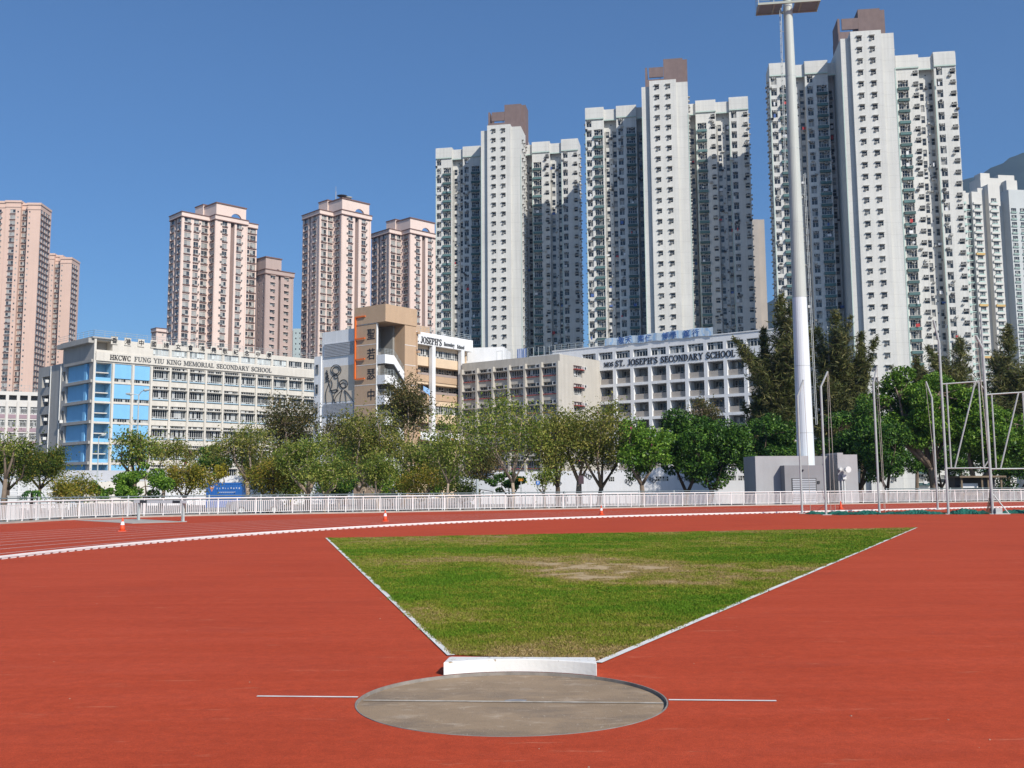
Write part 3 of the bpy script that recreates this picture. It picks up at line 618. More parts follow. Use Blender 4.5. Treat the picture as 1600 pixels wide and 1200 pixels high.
def gate(x0, y0, x1, y1, zt, zb, v1, v2, d0, d1):
    g = MB(); P = lambda s, z: (x0 + (x1 - x0) * s, y0 + (y1 - y0) * s, z); r = .035
    g.tube([P(.02, zt - .05), P(1, zt + .05)], r, 6); g.tube([P(.02, zb), P(1, zb)], r, 6)
    g.tube([P(v1, zb), P(v1, zt)], r, 6); g.tube([P(v2, zb), P(v2, zt)], r, 6); g.tube([P(d0, zb), P(d1, zt)], r, 6)
    g.tube([P(v2, zt), P(.98, zt - .35)], r * .8, 6); g.tube([P(v2, zb), P(.98, zb + .35)], r * .8, 6); g.build('gate_frame', M_STEEL, cage)
gate(20.5, 49.6, 22.4, 49.2, 6.2, 2.15, .12, .86, .2, .78); gate(22.4, 49.2, 24.35, 49.0, 5.65, 2.1, .14, .86, .24, .76)
b = MB()
for (x, y, z0, z1, dx) in ((14.62, 52.1, .1, 6.6, .1), (15.15, 49.8, .15, 6.8, -.12), (15.2, 49.82, .2, 6.75, .05), (17.72, 50.3, .1, 7.05, .06), (17.66, 50.4, .3, 6.6, .1), (23.1, 58, .3, 7.0, .3), (22.1, 49.2, .3, 8.3, .35), (22.15, 49.2, .3, 8.35, .25)):
    b.tube([(x + dx, y, z0), (x + dx * .6, y - .02, z1 * .5), (x, y, z1)], .012, 5)
b.tube([(14.9, 52.0, .02), (15.15, 51.0, .5), (14.7, 50, 1.2)], .01, 5)
b.build('rope', mat('pale_rope', (.45, .43, .38), .8), cage)
M_NET = mat('green_net', (.012, .115, .085), .8, .6, 7.0, 1.0, 18)
def net_heap(p, q, n, w, h, seed):
    r2 = np.random.default_rng(seed); p, q = np.array(p), np.array(q); d = q - p; L = np.linalg.norm(d); d = d / L; nn = np.array([-d[1], d[0]]); m = 13; V = []; Fq = []
    for i in range(n):
        s = i / (n - 1); hs = .62 * h * (.75 + .25 * r2.random() + .25 * math.sin(s * 9 + seed)); hs *= min(1, 8 * s, 8 * (1 - s)) + .02; off = .12 * math.sin(s * 14 + seed * 2)
        for j in range(m):
            a = j / (m - 1) * 2 - 1; z = max(0, hs * (1 - a * a) * (.8 + .3 * r2.random())) + .006
            pt = p + d * (s * L) + nn * (a * w * (.8 + .3 * r2.random()) + off); V.append((pt[0], pt[1], z))
    for i in range(n - 1):
        for j in range(m - 1): k = i * m + j; Fq.append((k, k + m, k + m + 1, k + 1))
    # loose strands standing out of the heap
    mb = MB(); mb.v = V; mb.f = [tuple(f) for f in Fq]; mb.m = [0] * len(Fq)
    for i in range(n):
        s = r2.random(); a = r2.random() * 2 - 1; c = p + d * s * L + nn * a * w * .8; e = c + r2.normal(0, .3, 2); z = h * (.2 + .3 * r2.random())
        mb.tube([(c[0], c[1], .03), ((c[0] + e[0]) / 2, (c[1] + e[1]) / 2, z), (e[0], e[1], .03)], .009, 3, cap=False)
    mb.build('net_heap', M_NET, cage)
net_heap((14.4, 51.6), (16.0, 49.9), 40, .35, .22, 1); net_heap((15.2, 49.8), (17.6, 50.2), 60, .42, .26, 2); net_heap((17.6, 50.3), (20.4, 49.7), 70, .45, .28, 3)
net_heap((20.5, 49.7), (22.3, 49.4), 50, .45, .36, 4); net_heap((22.9, 50.0), (25.8, 49.5), 50, .4, .25, 5)
b = MB(); b.tube([(22.4, 49.2, 1.0), (23.05, 49.0, .03)], .03, 6); b.box((22.75, 49.1, .02), (.7, .35, .04)); b.box((22.62, 49.12, .16), (.3, .22, .24)); b.build('brace_foot', M_STEEL, cage)
b = MB(); r3 = np.random.default_rng(3)
for i in range(60):
    z = 1.3 * i / 60; wz = .45 * (1 - i / 60) ** 1.3; b.tube([(22.35 - wz * r3.random(), 49.25 + .1 * r3.random(), max(.05, z - .3)), (22.38, 49.22, z + .1)], .007, 3, cap=False)
b.build('hanging_net', mat('dark_net', (.10, .11, .08), .8), cage)

# ================================================================== BUILDINGS
def add_joints(m, pitch, off, width, amt, hscale=None):
    """thin darker panel joints on a wall, every `pitch` metres of height"""
    n = m.node_tree.nodes; l = m.node_tree.links; b = n['Principled BSDF']; src = b.inputs['Base Color'].links[0].from_socket
    geo = n.new('ShaderNodeNewGeometry'); sx = n.new('ShaderNodeSeparateXYZ'); l.new(geo.outputs['Position'], sx.inputs[0])
    a = n.new('ShaderNodeMath'); a.operation = 'ADD'; a.inputs[1].default_value = off; l.new(sx.outputs['Z'], a.inputs[0])
    mo = n.new('ShaderNodeMath'); mo.operation = 'MODULO'; mo.inputs[1].default_value = pitch; l.new(a.outputs[0], mo.inputs[0])
    lt = n.new('ShaderNodeMath'); lt.operation = 'LESS_THAN'; lt.inputs[1].default_value = width; l.new(mo.outputs[0], lt.inputs[0])
    mr = n.new('ShaderNodeMath'); mr.operation = 'MULTIPLY_ADD'; mr.inputs[1].default_value = -amt; mr.inputs[2].default_value = 1; l.new(lt.outputs[0], mr.inputs[0])
    vm = n.new('ShaderNodeVectorMath'); vm.operation = 'SCALE'; l.new(src, vm.inputs[0]); l.new(mr.outputs[0], vm.inputs['Scale']); l.new(vm.outputs[0], b.inputs['Base Color'])
    return m
M_TW = add_joints(mat('tower_white_wall', (.64, .63, .59), .8, .07, .12, streak=.12), 2.7, .3, .10, .12)
M_TG = mat('tower_pale_green_trim', (.50, .60, .54), .8, .06, .3)
M_TB = mat('tower_brown_plant_room', (.20, .145, .135), .8, .12, .6, streak=.1)
M_TEAL = mat('teal_planter', (.085, .16, .16), .7, .15, .4, island=.25)
M_AC = mat('aircon_box', (.40, .39, .36), .6, .1, 1, island=.35)
M_FR = mat('window_frame_white', (.60, .60, .58), .5, .05, 1)
M_FRG = mat('window_frame_grey', (.34, .33, .32), .5, .08, 1)
M_GL = glass_mat('tower_glass', (.026, .030, .034), (.34, .33, .30), .30)
M_GLP = glass_mat('pink_tower_glass', (.06, .065, .07), (.42, .41, .38), .55)
M_GLS = glass_mat('school_glass', (.03, .035, .04), (.50, .51, .50), .30)
M_PINK = mat('pink_wall', (.78, .62, .54), .8, .05, .15, streak=.05)
M_ORG = mat('peach_wall', (.73, .52, .42), .8, .05, .12, streak=.05)
M_PTRIM = mat('dark_red_cornice', (.20, .12, .10), .8, .1, .5)
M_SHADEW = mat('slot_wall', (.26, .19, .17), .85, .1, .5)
M_PBROWN = mat('brown_wall', (.48, .37, .33), .8, .06, .2, streak=.05)
M_LAUND = [mat('laundry_red', (.5, .06, .06), .8), mat('laundry_blue', (.08, .14, .35), .8), mat('laundry_white', (.7, .7, .7), .8)]
WM = [M_FR, M_GL, M_TEAL, M_AC, M_DARK, M_TW]
WMP = [M_FR, M_GLP, M_PTRIM, M_AC, M_DARK, M_PINK]

def wtype(w, h, dep, nv=1, tr=None, ac=None, planter=None, hood=None, sill=None, fw=.07):
    b = MB(); y = dep - .04
    xs = np.linspace(-w / 2, w / 2, nv + 1); zs = [0] + (tr or []) + [h]
    for i in range(nv):
        for z0, z1 in zip(zs[:-1], zs[1:]): b.poly([(xs[i], y, z0), (xs[i + 1], y, z0), (xs[i + 1], y, z1), (xs[i], y, z1)], 1)
    for x in xs: b.box((max(-w / 2 + fw / 2, min(w / 2 - fw / 2, x)), y - .03, h / 2), (fw, .05, h - .01), 0, 0)
    for z in (tr or []): b.box((0, y - .032, z), (w - .01, .05, fw), 0, 0)
    b.box((0, y - .034, fw / 2), (w - .01, .05, fw), 0, 0); b.box((0, y - .034, h - fw / 2), (w - .01, .05, fw), 0, 0)
    if ac: x, z, aw, ah, ad = ac; b.box((x, -ad / 2 + .1, z), (aw, ad + .2, ah), 0, 3); b.box((x, -ad - .012, z), (aw * .7, .02, ah * .6), 0, 4)
    if planter: pw, ph, pd, pz_ = planter; b.box((0, -pd / 2 + .01, pz_ + ph / 2), (pw, pd, ph), 0, 2); b.box((0, -pd / 2, pz_ + ph + .04), (pw + .06, pd + .06, .07), 0, 5)
    if hood: hw_, hz, hd, ht = hood; b.box((0, -hd / 2 + .01, hz), (hw_, hd, ht), 0, 5)
    if sill: sw, sd_, sh, sz = sill; b.box((0, -sd_ / 2 + .01, sz), (sw, sd_, sh), 0, 2)
    return dict(w=w, h=h, dep=dep, arr=(b.v, b.f, b.m), mb=b)
WT = {
 'w2': wtype(1.35, 1.85, .25, 2, [1.15], ac=(.0, 1.55, .75, .42, .28)),
 'w1': wtype(1.05, 1.7, .25, 1, [.9]),
 'tiny': wtype(.42, .42, .2, 1),
 'bay': wtype(2.3, 1.75, .5, 4, [1.05], ac=(.3, 1.5, .7, .4, .3), planter=(2.45, .62, .6, -.78)),
 'hood': wtype(1.1, 1.1, .35, 1, [.55], ac=(-.2, .22, .5, .36, .32), hood=(1.3, 1.18, .5, .10)),
 'ac': wtype(1.1, 1.3, .3, 1, [.75], ac=(.1, .95, .85, .5, .6), hood=(1.35, .62, .5, .1)),
}
WP = {
 'pw': wtype(2.5, 2.0, .2, 2, [.55], sill=(2.7, .42, .3, -.16)),
 'pa': wtype(2.0, 1.95, .2, 2, [.55], ac=(-1.45, .75, .7, .5, .4), sill=(2.2, .42, .3, -.16)),
 'pb': wtype(2.0, 1.95, .2, 2, [.55], ac=(1.35, .6, .45, .5, .35), sill=(2.2, .42, .3, -.16)),
 'sm': wtype(.7, .9, .2, 1),
 'wide': wtype(2.2, 1.5, .3, 3, [.5], sill=(2.4, .5, .4, -.25)),
 'hd': wtype(1.9, 1.0, .35, 2, None, ac=(.5, .2, .7, .5, .4), hood=(2.2, 1.1, .4, .12)),
 'slot': None}
class Tower:
    def __init__(s, name, label, loc, wallm, wm, types, pitch, zf, nfl, group=None, cat='building', cap=300):
        s.t = thing(name, label, cat, loc, group); s.wall = MB(); s.win = []; s.wallm = wallm; s.wm = wm; s.ty = types; s.pitch = pitch; s.zf = zf; s.nfl = nfl; s.cap = cap; s.extra = {}
    def rows(s, ztop, zoff, h): return [(s.zf + k * s.pitch + zoff, s.zf + k * s.pitch + zoff + h) for k in range(s.nfl) if s.zf + k * s.pitch + zoff + h < ztop - .03]
    def face(s, fr, L, z0, zt, cols, wtop=None, mi=0, slotmi=2):
        out = []; wtop = wtop or zt
        for c in cols:
            x, ty = c[0], c[1]; zo = c[2] if len(c) > 2 else .7; pr = c[3] if len(c) > 3 else 1
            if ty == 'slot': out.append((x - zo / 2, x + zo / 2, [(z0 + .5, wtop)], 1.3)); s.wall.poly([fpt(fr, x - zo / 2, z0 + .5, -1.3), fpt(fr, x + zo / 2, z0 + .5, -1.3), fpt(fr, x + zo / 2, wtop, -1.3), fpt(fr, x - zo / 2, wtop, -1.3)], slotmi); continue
            T = s.ty[ty]; rr = s.rows(wtop, zo, T['h']); out.append((x - T['w'] / 2, x + T['w'] / 2, rr, T['dep']))
            for za, zb in rr: s.win.append((pr, fpt(fr, x, za), fr[1], ty))
        facade(s.wall, fr, L, z0, zt, out, mi)
    def fin(s, wallmats):
        s.wall.build('wall', wallmats, s.t)
        s.win.sort(key=lambda q: (q[0], -q[1][2])); ms = {}; rest = MB()
        for i, (pr, loc, ang, ty) in enumerate(s.win):
            if i < s.cap:
                if ty not in ms:
                    key = (ty, id(s.ty))
                    if key not in _WM: _WM[key] = s.ty[ty]['mb'].mesh('window', s.wm)
                    ms[ty] = _WM[key]
                inst('window', ms[ty], s.t, loc, ang)
            else: rest.add(s.ty[ty]['arr'], loc, ang)
        if rest.f: tag(rest.build('window_mass', s.wm, s.t), kind='stuff')
_WM = {}
def row_tower(T, fr, boxes, z0, back, Lc=(), Rc=(), sidec={}, wdrop=3.4):
    """terrace of boxes side by side: (x0, x1, y, top, cols)"""
    ang = fr[1]
    for i, (x0, x1, y, zt, cols) in enumerate(boxes):
        T.face((fpt(fr, x0, 0, y)[:2], ang), x1 - x0, z0, zt, [(c[0] - x0, *c[1:]) for c in cols], zt - (1.0 if 103 < zt < 105 else wdrop))
        T.wall.poly([fpt(fr, x0, zt, y), fpt(fr, x1, zt, y), fpt(fr, x1, zt, back), fpt(fr, x0, zt, back)])
        T.wall.poly([fpt(fr, x1, z0, back), fpt(fr, x0, z0, back), fpt(fr, x0, zt, back), fpt(fr, x1, zt, back)])
        if i + 1 < len(boxes):
            yn, zn = boxes[i + 1][2], boxes[i + 1][3]
            if y > yn: T.face((fpt(fr, x1, 0, y)[:2], ang + math.pi / 2), y - yn, z0, zt, sidec.get((i, 'R'), ()), zt - wdrop)
            elif yn > y: T.face((fpt(fr, x1, 0, y)[:2], ang - math.pi / 2), yn - y, z0, zn, sidec.get((i, 'L'), ()), zn - wdrop)
            m = min(y, yn)
            if zt > zn: T.wall.poly([fpt(fr, x1, zn, m), fpt(fr, x1, zn, back), fpt(fr, x1, zt, back), fpt(fr, x1, zt, m)])
            elif zn > zt: T.wall.poly([fpt(fr, x1, zt, back), fpt(fr, x1, zt, m), fpt(fr, x1, zn, m), fpt(fr, x1, zn, back)])
    x0, y, zt = boxes[0][0], boxes[0][2], boxes[0][3]
    T.face((fpt(fr, x0, 0, back)[:2], ang - math.pi / 2), y - back, z0, zt, Lc, zt - wdrop)
    x1, y, zt = boxes[-1][1], boxes[-1][2], boxes[-1][3]
    T.face((fpt(fr, x1, 0, y)[:2], ang + math.pi / 2), y - back, z0, zt, Rc, zt - wdrop)

# ------------------------------------------------------------------ three tall white towers
def white_tower(px, py, ang_deg, label, seed):
    z1 = at(px, py, 1.0)[2] - CAM_H; Y = (104.0 - CAM_H) / z1; c = at(px, py, Y); ang = rad(ang_deg)
    # the middle of the slab front stands at c; tower frame origin is the wing plane
    P = 9.0; fr0 = ((c[0], c[1]), ang); org = fpt(fr0, 0, 0, -P)[:2]; fr = (org, ang)
    T = Tower('apartment_tower', label, (c[0], c[1], GZ), M_TW, WM, WT, 2.7, .85, 38, 'tall white apartment towers')
    WT_, RT = 101.3, 100.5
    bx = [(-20.7, -15.8, 0, WT_, [(-19.75, 'w2', .6, 1), (-17.3, 'bay', .8, 1)]),
          (-15.8, -12.5, -1.8, RT, [(-15.05, 'w1', .6, 3), (-14.05, 'tiny', 1.2, 4), (-13.1, 'w1', .6, 4)]),
          (-12.5, -7.2, 0, WT_, [(-11.4, 'w2', .6, 2), (-8.7, 'bay', .8, 2)]),
          (-7.2, -5.4, -3.2, RT, [(-6.3, 'w1', .6, 5)]),
          (-5.4, -3.35, P - 1.1, 102.9, []),
          (-3.35, 3.4, P, 104, [(-1.45, 'hood', .9, 0), (1.35, 'hood', .9, 0)]),
          (3.4, 6.3, P - .7, 103.4, []),
          (6.3, 8.2, -3.2, RT, [(7.2, 'w1', .6, 5)]),
          (8.2, 13.4, 0, WT_, [(9.75, 'bay', .8, 1), (12.6, 'ac', .7, 3)]),
          (13.4, 16.8, -1.8, RT, [(14.2, 'w1', .6, 3), (15.3, 'tiny', 1.2, 4), (16.2, 'w1', .6, 4)]),
          (16.8, 21.7, 0, WT_ + .3, [(17.95, 'w2', .6, 2), (20.9, 'ac', .7, 3)])]
    side = {(6, 'R'): [(2.2, 'hood', .8, 5), (5.2, 'hood', .8, 5), (8.6, 'hood', .8, 5)], (3, 'L'): []}
    row_tower(T, fr, bx, GZ, -7, [(1.6, 'hood', .8, 5), (5, 'hood', .8, 5)], [(2.0, 'hood', .8, 5), (5.4, 'hood', .8, 5)], side)
    # solid parapets closing the recesses at the top, pale green below
    for x0, x1 in ((-15.8, -12.5), (-7.2, -5.4), (6.3, 8.2), (13.4, 16.8)): slab(T.t, 'recess_parapet', M_TW, fr, x0 + .003, x1 - .003, 97.9, 100.65, -.75, -.35); slab(T.t, 'parapet_soffit', M_TG, fr, x0 + .003, x1 - .003, 97.6, 97.897, -.75, -.33)
    for x0, x1 in ((-20.7, -15.8), (-12.5, -7.2), (8.2, 13.4), (16.8, 21.7)):
        slab(T.t, 'parapet_soffit', M_TG, fr, x0 + .002, x1 - .002, 97.95, 98.25, -.04, .35); slab(T.t, 'wing_parapet', M_TW, fr, x0 + .005, x1 - .005, 98.26, 101.1, -.04, .34)
    b = MB()      # vertical pipes and corner strips copying the lens's pale green edge fringe
    for x, y in ((-15.45, -1.7), (-13.6, -1.7), (13.75, -1.7), (15.75, -1.7), (-6.95, -3.1), (7.95, -3.1)): p = fpt(fr, x, 0, y + .12); b = MB(); b.tube([(p[0], p[1], 1), (p[0], p[1], 95)], .07, 6); b.build('drain_pipe', M_AC, T.t)
    b = MB()
    for x, y in ((-20.62, .06), (-5.33, P - 1.04), (16.87, .06), (8.27, .06), (6.22, P - .64)): slab(T.t, 'fringe_strip', M_TG, fr, x - .10, x + .10, 1, 95, y - .1, y)
    b = MB()      # rooftop lift and plant room
    b.fbox(fr, -4.6, 5.8, 98.0, 107.3, -6.5, 1.5, 0); b.fbox(fr, .2, 5.2, 107.3, 113.0, -6, .6, 0); b.fbox(fr, 5.2, 6.4, 98.0, 112.8, -5, 0, 0); b.fbox(fr, -4.6, -4.1, 107.3, 110.9, -6, .9, 0); b.fbox(fr, -3.6, .15, 108.2, 110.9, .3, .7, 0)
    b.fbox(fr, -4.0, .1, 107.302, 107.7, -6, -2, 1); b.build('plant_room', [M_TB, M_DARK], T.t)
    b = MB(); p = fpt(fr, -.6, 107.3, -2); b.tube([p, (p[0], p[1], 111.2)], .06, 5); p = fpt(fr, -1.0, 107.3, -3); b.tube([p, (p[0], p[1], 110.2)], .05, 5)
    p = fpt(fr, 3.4, 111.4, -3); b.tube([p, (p[0], p[1], 112)], .3, 6); b.build('rooftop_mast', M_AC, T.t)
    r = random.Random(seed); lb = MB()      # washing hung out on poles
    wl = [q for q in T.win if q[3] in ('bay', 'w1', 'w2')]
    for q in r.sample(wl, 60):
        ca, sa = math.cos(q[2]), math.sin(q[2]); dx = r.uniform(-.6, .6); y = -.8 - r.random() * .4
        lb.box((q[1][0] + dx * ca - y * sa, q[1][1] + dx * sa + y * ca, q[1][2] + r.uniform(-.1, .5)), (r.uniform(.3, .9), .05, r.uniform(.4, .9)), q[2] + r.uniform(-.2, .2), r.choice((0, 1, 2, 2, 2)))
    tag(lb.build('washing', M_LAUND, T.t), kind='stuff')
    lb = MB()      # odd air conditioners and brackets added by residents
    for q in r.sample([w_ for w_ in T.win if w_[3] != 'hood'], 240):
        ca, sa = math.cos(q[2]), math.sin(q[2]); dx = r.uniform(-.8, .8); y = -.24; lb.box((q[1][0] + dx * ca - y * sa, q[1][1] + dx * sa + y * ca, q[1][2] + r.choice((-.42, -.35, 1.9))), (r.uniform(.5, .8), .5, r.uniform(.3, .5)), q[2], r.choice((0, 0, 1)))
    tag(lb.build('odd_air_conditioner', [M_AC, M_DARK], T.t), kind='stuff')
    T.fin([M_TW, M_TG, M_SHADEW])
white_tower(779, 195, -10.0, 'white apartment tower with green planters, farthest left of the three tall white ones', 1)
white_tower(1035, 125, -9.5, 'white apartment tower with green planters, middle one of the three tall white ones', 2)
white_tower(1352, 48, -8.0, 'largest white apartment tower, rising behind the floodlight mast', 3)

# ------------------------------------------------------------------ pink towers set cornerwise
DL, DR, DB = np.array([.68, -.733]), np.array([.70, .714]), np.array([-.68, .733])
def arch_wall(b, fr, u0, u1, z0, z1, uc, r, th, mi=0):
    pts = [(uc + r * math.cos(a), z0 + r * math.sin(a)) for a in np.linspace(math.pi, 0, 15)]
    for y, fl in ((0, False), (-th, True)):
        def q(*p):
            p = [fpt(fr, u, z, y) for u, z in p]; b.poly(p[::-1] if fl else p, mi)
        q((u0, z0), (uc - r, z0), (uc - r, z1), (u0, z1)); q((uc + r, z0), (u1, z0), (u1, z1), (uc + r, z1))
        for (a, c), (d, e) in zip(pts[:-1], pts[1:]): q((a, c), (d, e), (d, z1), (a, z1))
    for (a, c), (d, e) in zip(pts[:-1], pts[1:]): b.poly([fpt(fr, d, e), fpt(fr, a, c), fpt(fr, a, c, -th), fpt(fr, d, e, -th)], mi)
    b.poly([fpt(fr, u0, z1), fpt(fr, u1, z1), fpt(fr, u1, z1, -th), fpt(fr, u0, z1, -th)], mi); b.poly([fpt(fr, u1, z0), fpt(fr, u1, z0, -th), fpt(fr, u1, z1, -th), fpt(fr, u1, z1)], mi); b.poly([fpt(fr, u0, z0, -th), fpt(fr, u0, z0), fpt(fr, u0, z1), fpt(fr, u0, z1, -th)], mi)
def pink_tower(label, px, Y, ztop, segs, pent=None, wallm=M_PINK, cap=300, nfl=33, pitch=2.8, dish=False, group='pink apartment towers'):
    p = at(px, 560, Y)[:2]; zf = ztop - .9 - nfl * pitch
    T = Tower('apartment_tower', label, (p[0], p[1], GZ), wallm, WMP, WP, pitch, zf, nfl, group, cap=cap)
    pts = [p.copy()]; frs = []
    for kind, L, cols in segs:
        d = {'L': DL, 'R': DR, 'B': DB}[kind]; a = math.atan2(d[1], d[0]); fr = (tuple(pts[-1]), a); frs.append((fr, L, kind))
        T.face(fr, L, GZ, ztop, cols, ztop - 1.0); pts.append(pts[-1] + d * L)
    back = [pts[-1] + DB * 13, pts[0] + DR * 9 + DB * 4]
    for a, c in ((pts[-1], back[0]), (back[0], back[1]), (back[1], pts[0])): T.wall.poly([(*a, GZ), (*c, GZ), (*c, ztop), (*a, ztop)])
    loop = pts + back
    for tri in tessellate_polygon([[Vector((*q, 0)) for q in loop]]): T.wall.poly([(*loop[i], ztop) for i in tri])
    b = MB(); pb = MB()
    for i, (fr, L, kind) in enumerate(frs):
        if kind == 'B': continue
        e = .004 * i; b.fbox(fr, -.3 - e, L + .3 + e, ztop - 1.0, ztop + .35 + e, -.3, .35 + e, 0); b.fbox(fr, -.45 - e, L + .45 + e, ztop + .35 + e, ztop + .68 + e, -.35, .55 + e, 1); b.fbox(fr, -.2, L + .2, ztop - 1.35 - e, ztop - 1.08, -.1, .5 + e, 1)
        for u in (.28, L - .28): pb.fbox(fr, u - .28, u + .28, GZ, ztop - 1.4, -.02, .16 + e, 0)
    b.build('cornice', [wallm, M_PTRIM], T.t); pb.build('pilaster', [wallm], T.t)
    if pent:
        k, u0, u1, uc, r = pent; fr, L, _ = frs[k]; b = MB(); h = 5.0
        b.fbox(fr, u0, u0 + 4.2, ztop + .2, ztop + h, -9, -.5, 0); b.fbox(fr, u0 - .25, u0 + 4.45, ztop + h, ztop + h + .45, -9.2, -.2, 1)
        fr2 = (fpt(fr, 0, 0, -.5)[:2], fr[1]); arch_wall(b, fr2, u0 + 4.2, u1, ztop + .2, ztop + h, uc, r, .8, 0); b.fbox(fr, u0 + 4.45, u1 + .2, ztop + h - .003, ztop + h + .447, -1.5, -.2, 1)
        b.fbox(fr, u0 + 4.3, uc - .6, ztop + .2, ztop + h - .8, -9, -4.5, 0); b.fbox(fr, u0 - .5, u0 + 5, ztop + .2, ztop + h + .9, -15, -9.2, 0); b.fbox(fr, u0 - .7, u0 + 5.2, ztop + h + .9, ztop + h + 1.3, -15.2, -9.0, 1)
        b.build('roof_house', [wallm, M_PTRIM], T.t)
        if dish:
            q = fpt(fr, u0 + 1, ztop + h + .45, -6); m = MB(); m.tube([q, (q[0], q[1], q[2] + 3.6)], .16, 6); m.tube([(q[0], q[1], q[2] + 3.6), (q[0], q[1], q[2] + 5.6)], .07, 5); m.build('antenna', mat('antenna_grey', (.4, .4, .4), .5), T.t)
            q2 = fpt(fr, u0 + 5.5, ztop + h + .45, -4); m = MB(); m.lathe((q2[0], q2[1], q2[2] + 1), [(.05, 0), (.9, .25), (1.5, .75), (1.48, .8), (.85, .35), (.04, .1)], 16); m.tube([q2, (q2[0], q2[1], q2[2] + 1.1)], .12, 6); m.build('satellite_dish', M_AC, T.t, smooth=True)
            q3 = fpt(fr, u0 + 3.2, ztop + h + .45, -5); m = MB(); m.lathe((q3[0], q3[1], q3[2] + 1.4), [(.05, 0), (1.1, .2), (2.0, .7), (1.98, .76), (1.05, .3), (.04, .08)], 16); m.tube([q3, (q3[0], q3[1], q3[2] + 1.5)], .15, 6); m.build('satellite_dish', M_DARK, T.t, smooth=True)
    T.fin([wallm, M_PTRIM, M_SHADEW]); return T
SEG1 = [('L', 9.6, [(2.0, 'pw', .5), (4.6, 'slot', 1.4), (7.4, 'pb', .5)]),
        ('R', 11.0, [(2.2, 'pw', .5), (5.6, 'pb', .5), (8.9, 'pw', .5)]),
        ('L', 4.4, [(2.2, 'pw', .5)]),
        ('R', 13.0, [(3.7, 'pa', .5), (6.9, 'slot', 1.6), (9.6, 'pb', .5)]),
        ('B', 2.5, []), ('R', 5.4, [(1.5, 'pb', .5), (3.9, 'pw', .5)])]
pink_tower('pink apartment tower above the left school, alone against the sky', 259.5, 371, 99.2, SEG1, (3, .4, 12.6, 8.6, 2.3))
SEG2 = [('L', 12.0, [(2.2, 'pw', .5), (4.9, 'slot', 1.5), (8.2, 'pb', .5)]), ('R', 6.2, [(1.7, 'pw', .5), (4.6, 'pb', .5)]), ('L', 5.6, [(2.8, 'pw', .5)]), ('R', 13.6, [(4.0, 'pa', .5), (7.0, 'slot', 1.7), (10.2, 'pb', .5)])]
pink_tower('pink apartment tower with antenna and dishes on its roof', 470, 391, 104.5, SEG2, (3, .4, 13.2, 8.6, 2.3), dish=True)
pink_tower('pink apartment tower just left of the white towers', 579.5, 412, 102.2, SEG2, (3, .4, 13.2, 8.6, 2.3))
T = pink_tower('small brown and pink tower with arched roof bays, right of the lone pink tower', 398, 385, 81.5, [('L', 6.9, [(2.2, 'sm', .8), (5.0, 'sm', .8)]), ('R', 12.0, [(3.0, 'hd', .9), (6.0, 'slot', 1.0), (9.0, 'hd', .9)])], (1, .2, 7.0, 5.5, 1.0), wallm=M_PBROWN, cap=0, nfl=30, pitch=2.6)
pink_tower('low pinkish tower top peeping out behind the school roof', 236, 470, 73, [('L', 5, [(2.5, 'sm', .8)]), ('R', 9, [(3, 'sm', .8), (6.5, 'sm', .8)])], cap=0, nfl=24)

def frontal_tower(name, label, px, Y, ang_deg, boxes, back, zf, nfl, pitch, wallm, wm, types, Lc=(), Rc=(), trim=None, group=None, wdrop=1.2, cap=0):
    p = at(px, 560, Y)[:2]; fr = (tuple(p), rad(ang_deg)); T = Tower(name, label, (p[0], p[1], GZ), wallm, wm, types, pitch, zf, nfl, group, cap=cap)
    row_tower(T, fr, boxes, GZ, back, Lc, Rc, {}, wdrop)
    if trim:
        b = MB(); e = 0
        for x0, x1, y, zt, _ in boxes: e += .004; b.fbox(fr, x0 - .3 - e, x1 + .3 + e, zt - .1, zt + .9 + e, back + .3, y + .4 + e, 0); b.fbox(fr, x0 - .15, x1 + .15, zt - 2.4, zt - 1.7 - e, y - .5, y + .25 + e, 0)
        b.build('cornice', [trim], T.t)
    T.fin([wallm, M_PTRIM, M_SHADEW]); return T, fr
def sidecols(n, d0, st, ty): return [(d0 + st * i, ty, .5) for i in range(n)]
frontal_tower('apartment_tower', 'tall peach apartment tower at the left edge of the view', 22, 490, 4.0,
   [(-24, -16, -3, 137, [(-20, 'pw', .5)]), (-16, -7.2, 0, 138.5, [(-13, 'pw', .5), (-10.2, 'pb', .5)]), (-7.2, -.2, .3, 138.8, [(-3.8, 'pw', .5), (-1.4, 'sm', .9)]), (-.2, 3.4, -1.8, 138.0, [(.9, 'pb', .5), (2.6, 'pb', .5)]), (3.4, 9.4, 1.0, 137.5, [(4.3, 'sm', .7)])],
   -13, 4, 47, 2.8, M_ORG, WMP, WP, Rc=sidecols(4, 1.8, 3.1, 'pw'), trim=M_ORG, group='peach apartment towers', cap=200)
frontal_tower('apartment_tower', 'peach apartment tower half hidden behind the taller one at the left edge', 75, 560, 4.0,
   [(-12, -5, -1.5, 128, []), (-5, 1.0, 0, 128.8, [(-2.6, 'pw', .5), (0, 'sm', .9)]), (1.0, 4.6, -1.8, 128.2, [(2.0, 'pb', .5), (3.6, 'pb', .5)]), (4.6, 10.6, .8, 126.5, [(5.5, 'sm', .7)])],
   -12, 4, 43, 2.8, M_ORG, WMP, WP, Rc=sidecols(3, 1.8, 3.1, 'pw'), trim=M_ORG, group='peach apartment towers')
M_TEALW = mat('pale_teal_wall', (.45, .52, .50), .8, .08, .3)
frontal_tower('apartment_tower', 'distant pale narrow tower between the pink towers', 461, 560, 0, [(-3.5, -1.2, 0, 86, [(-2.4, 'sm', .8)]), (-1.2, 3.5, .6, 87, [(.3, 'sm', .8), (2.4, 'sm', .8)])], -10, 2, 29, 2.9, M_TEALW, [M_FR, M_GL, M_TEAL, M_AC, M_DARK, M_TEALW], WP)
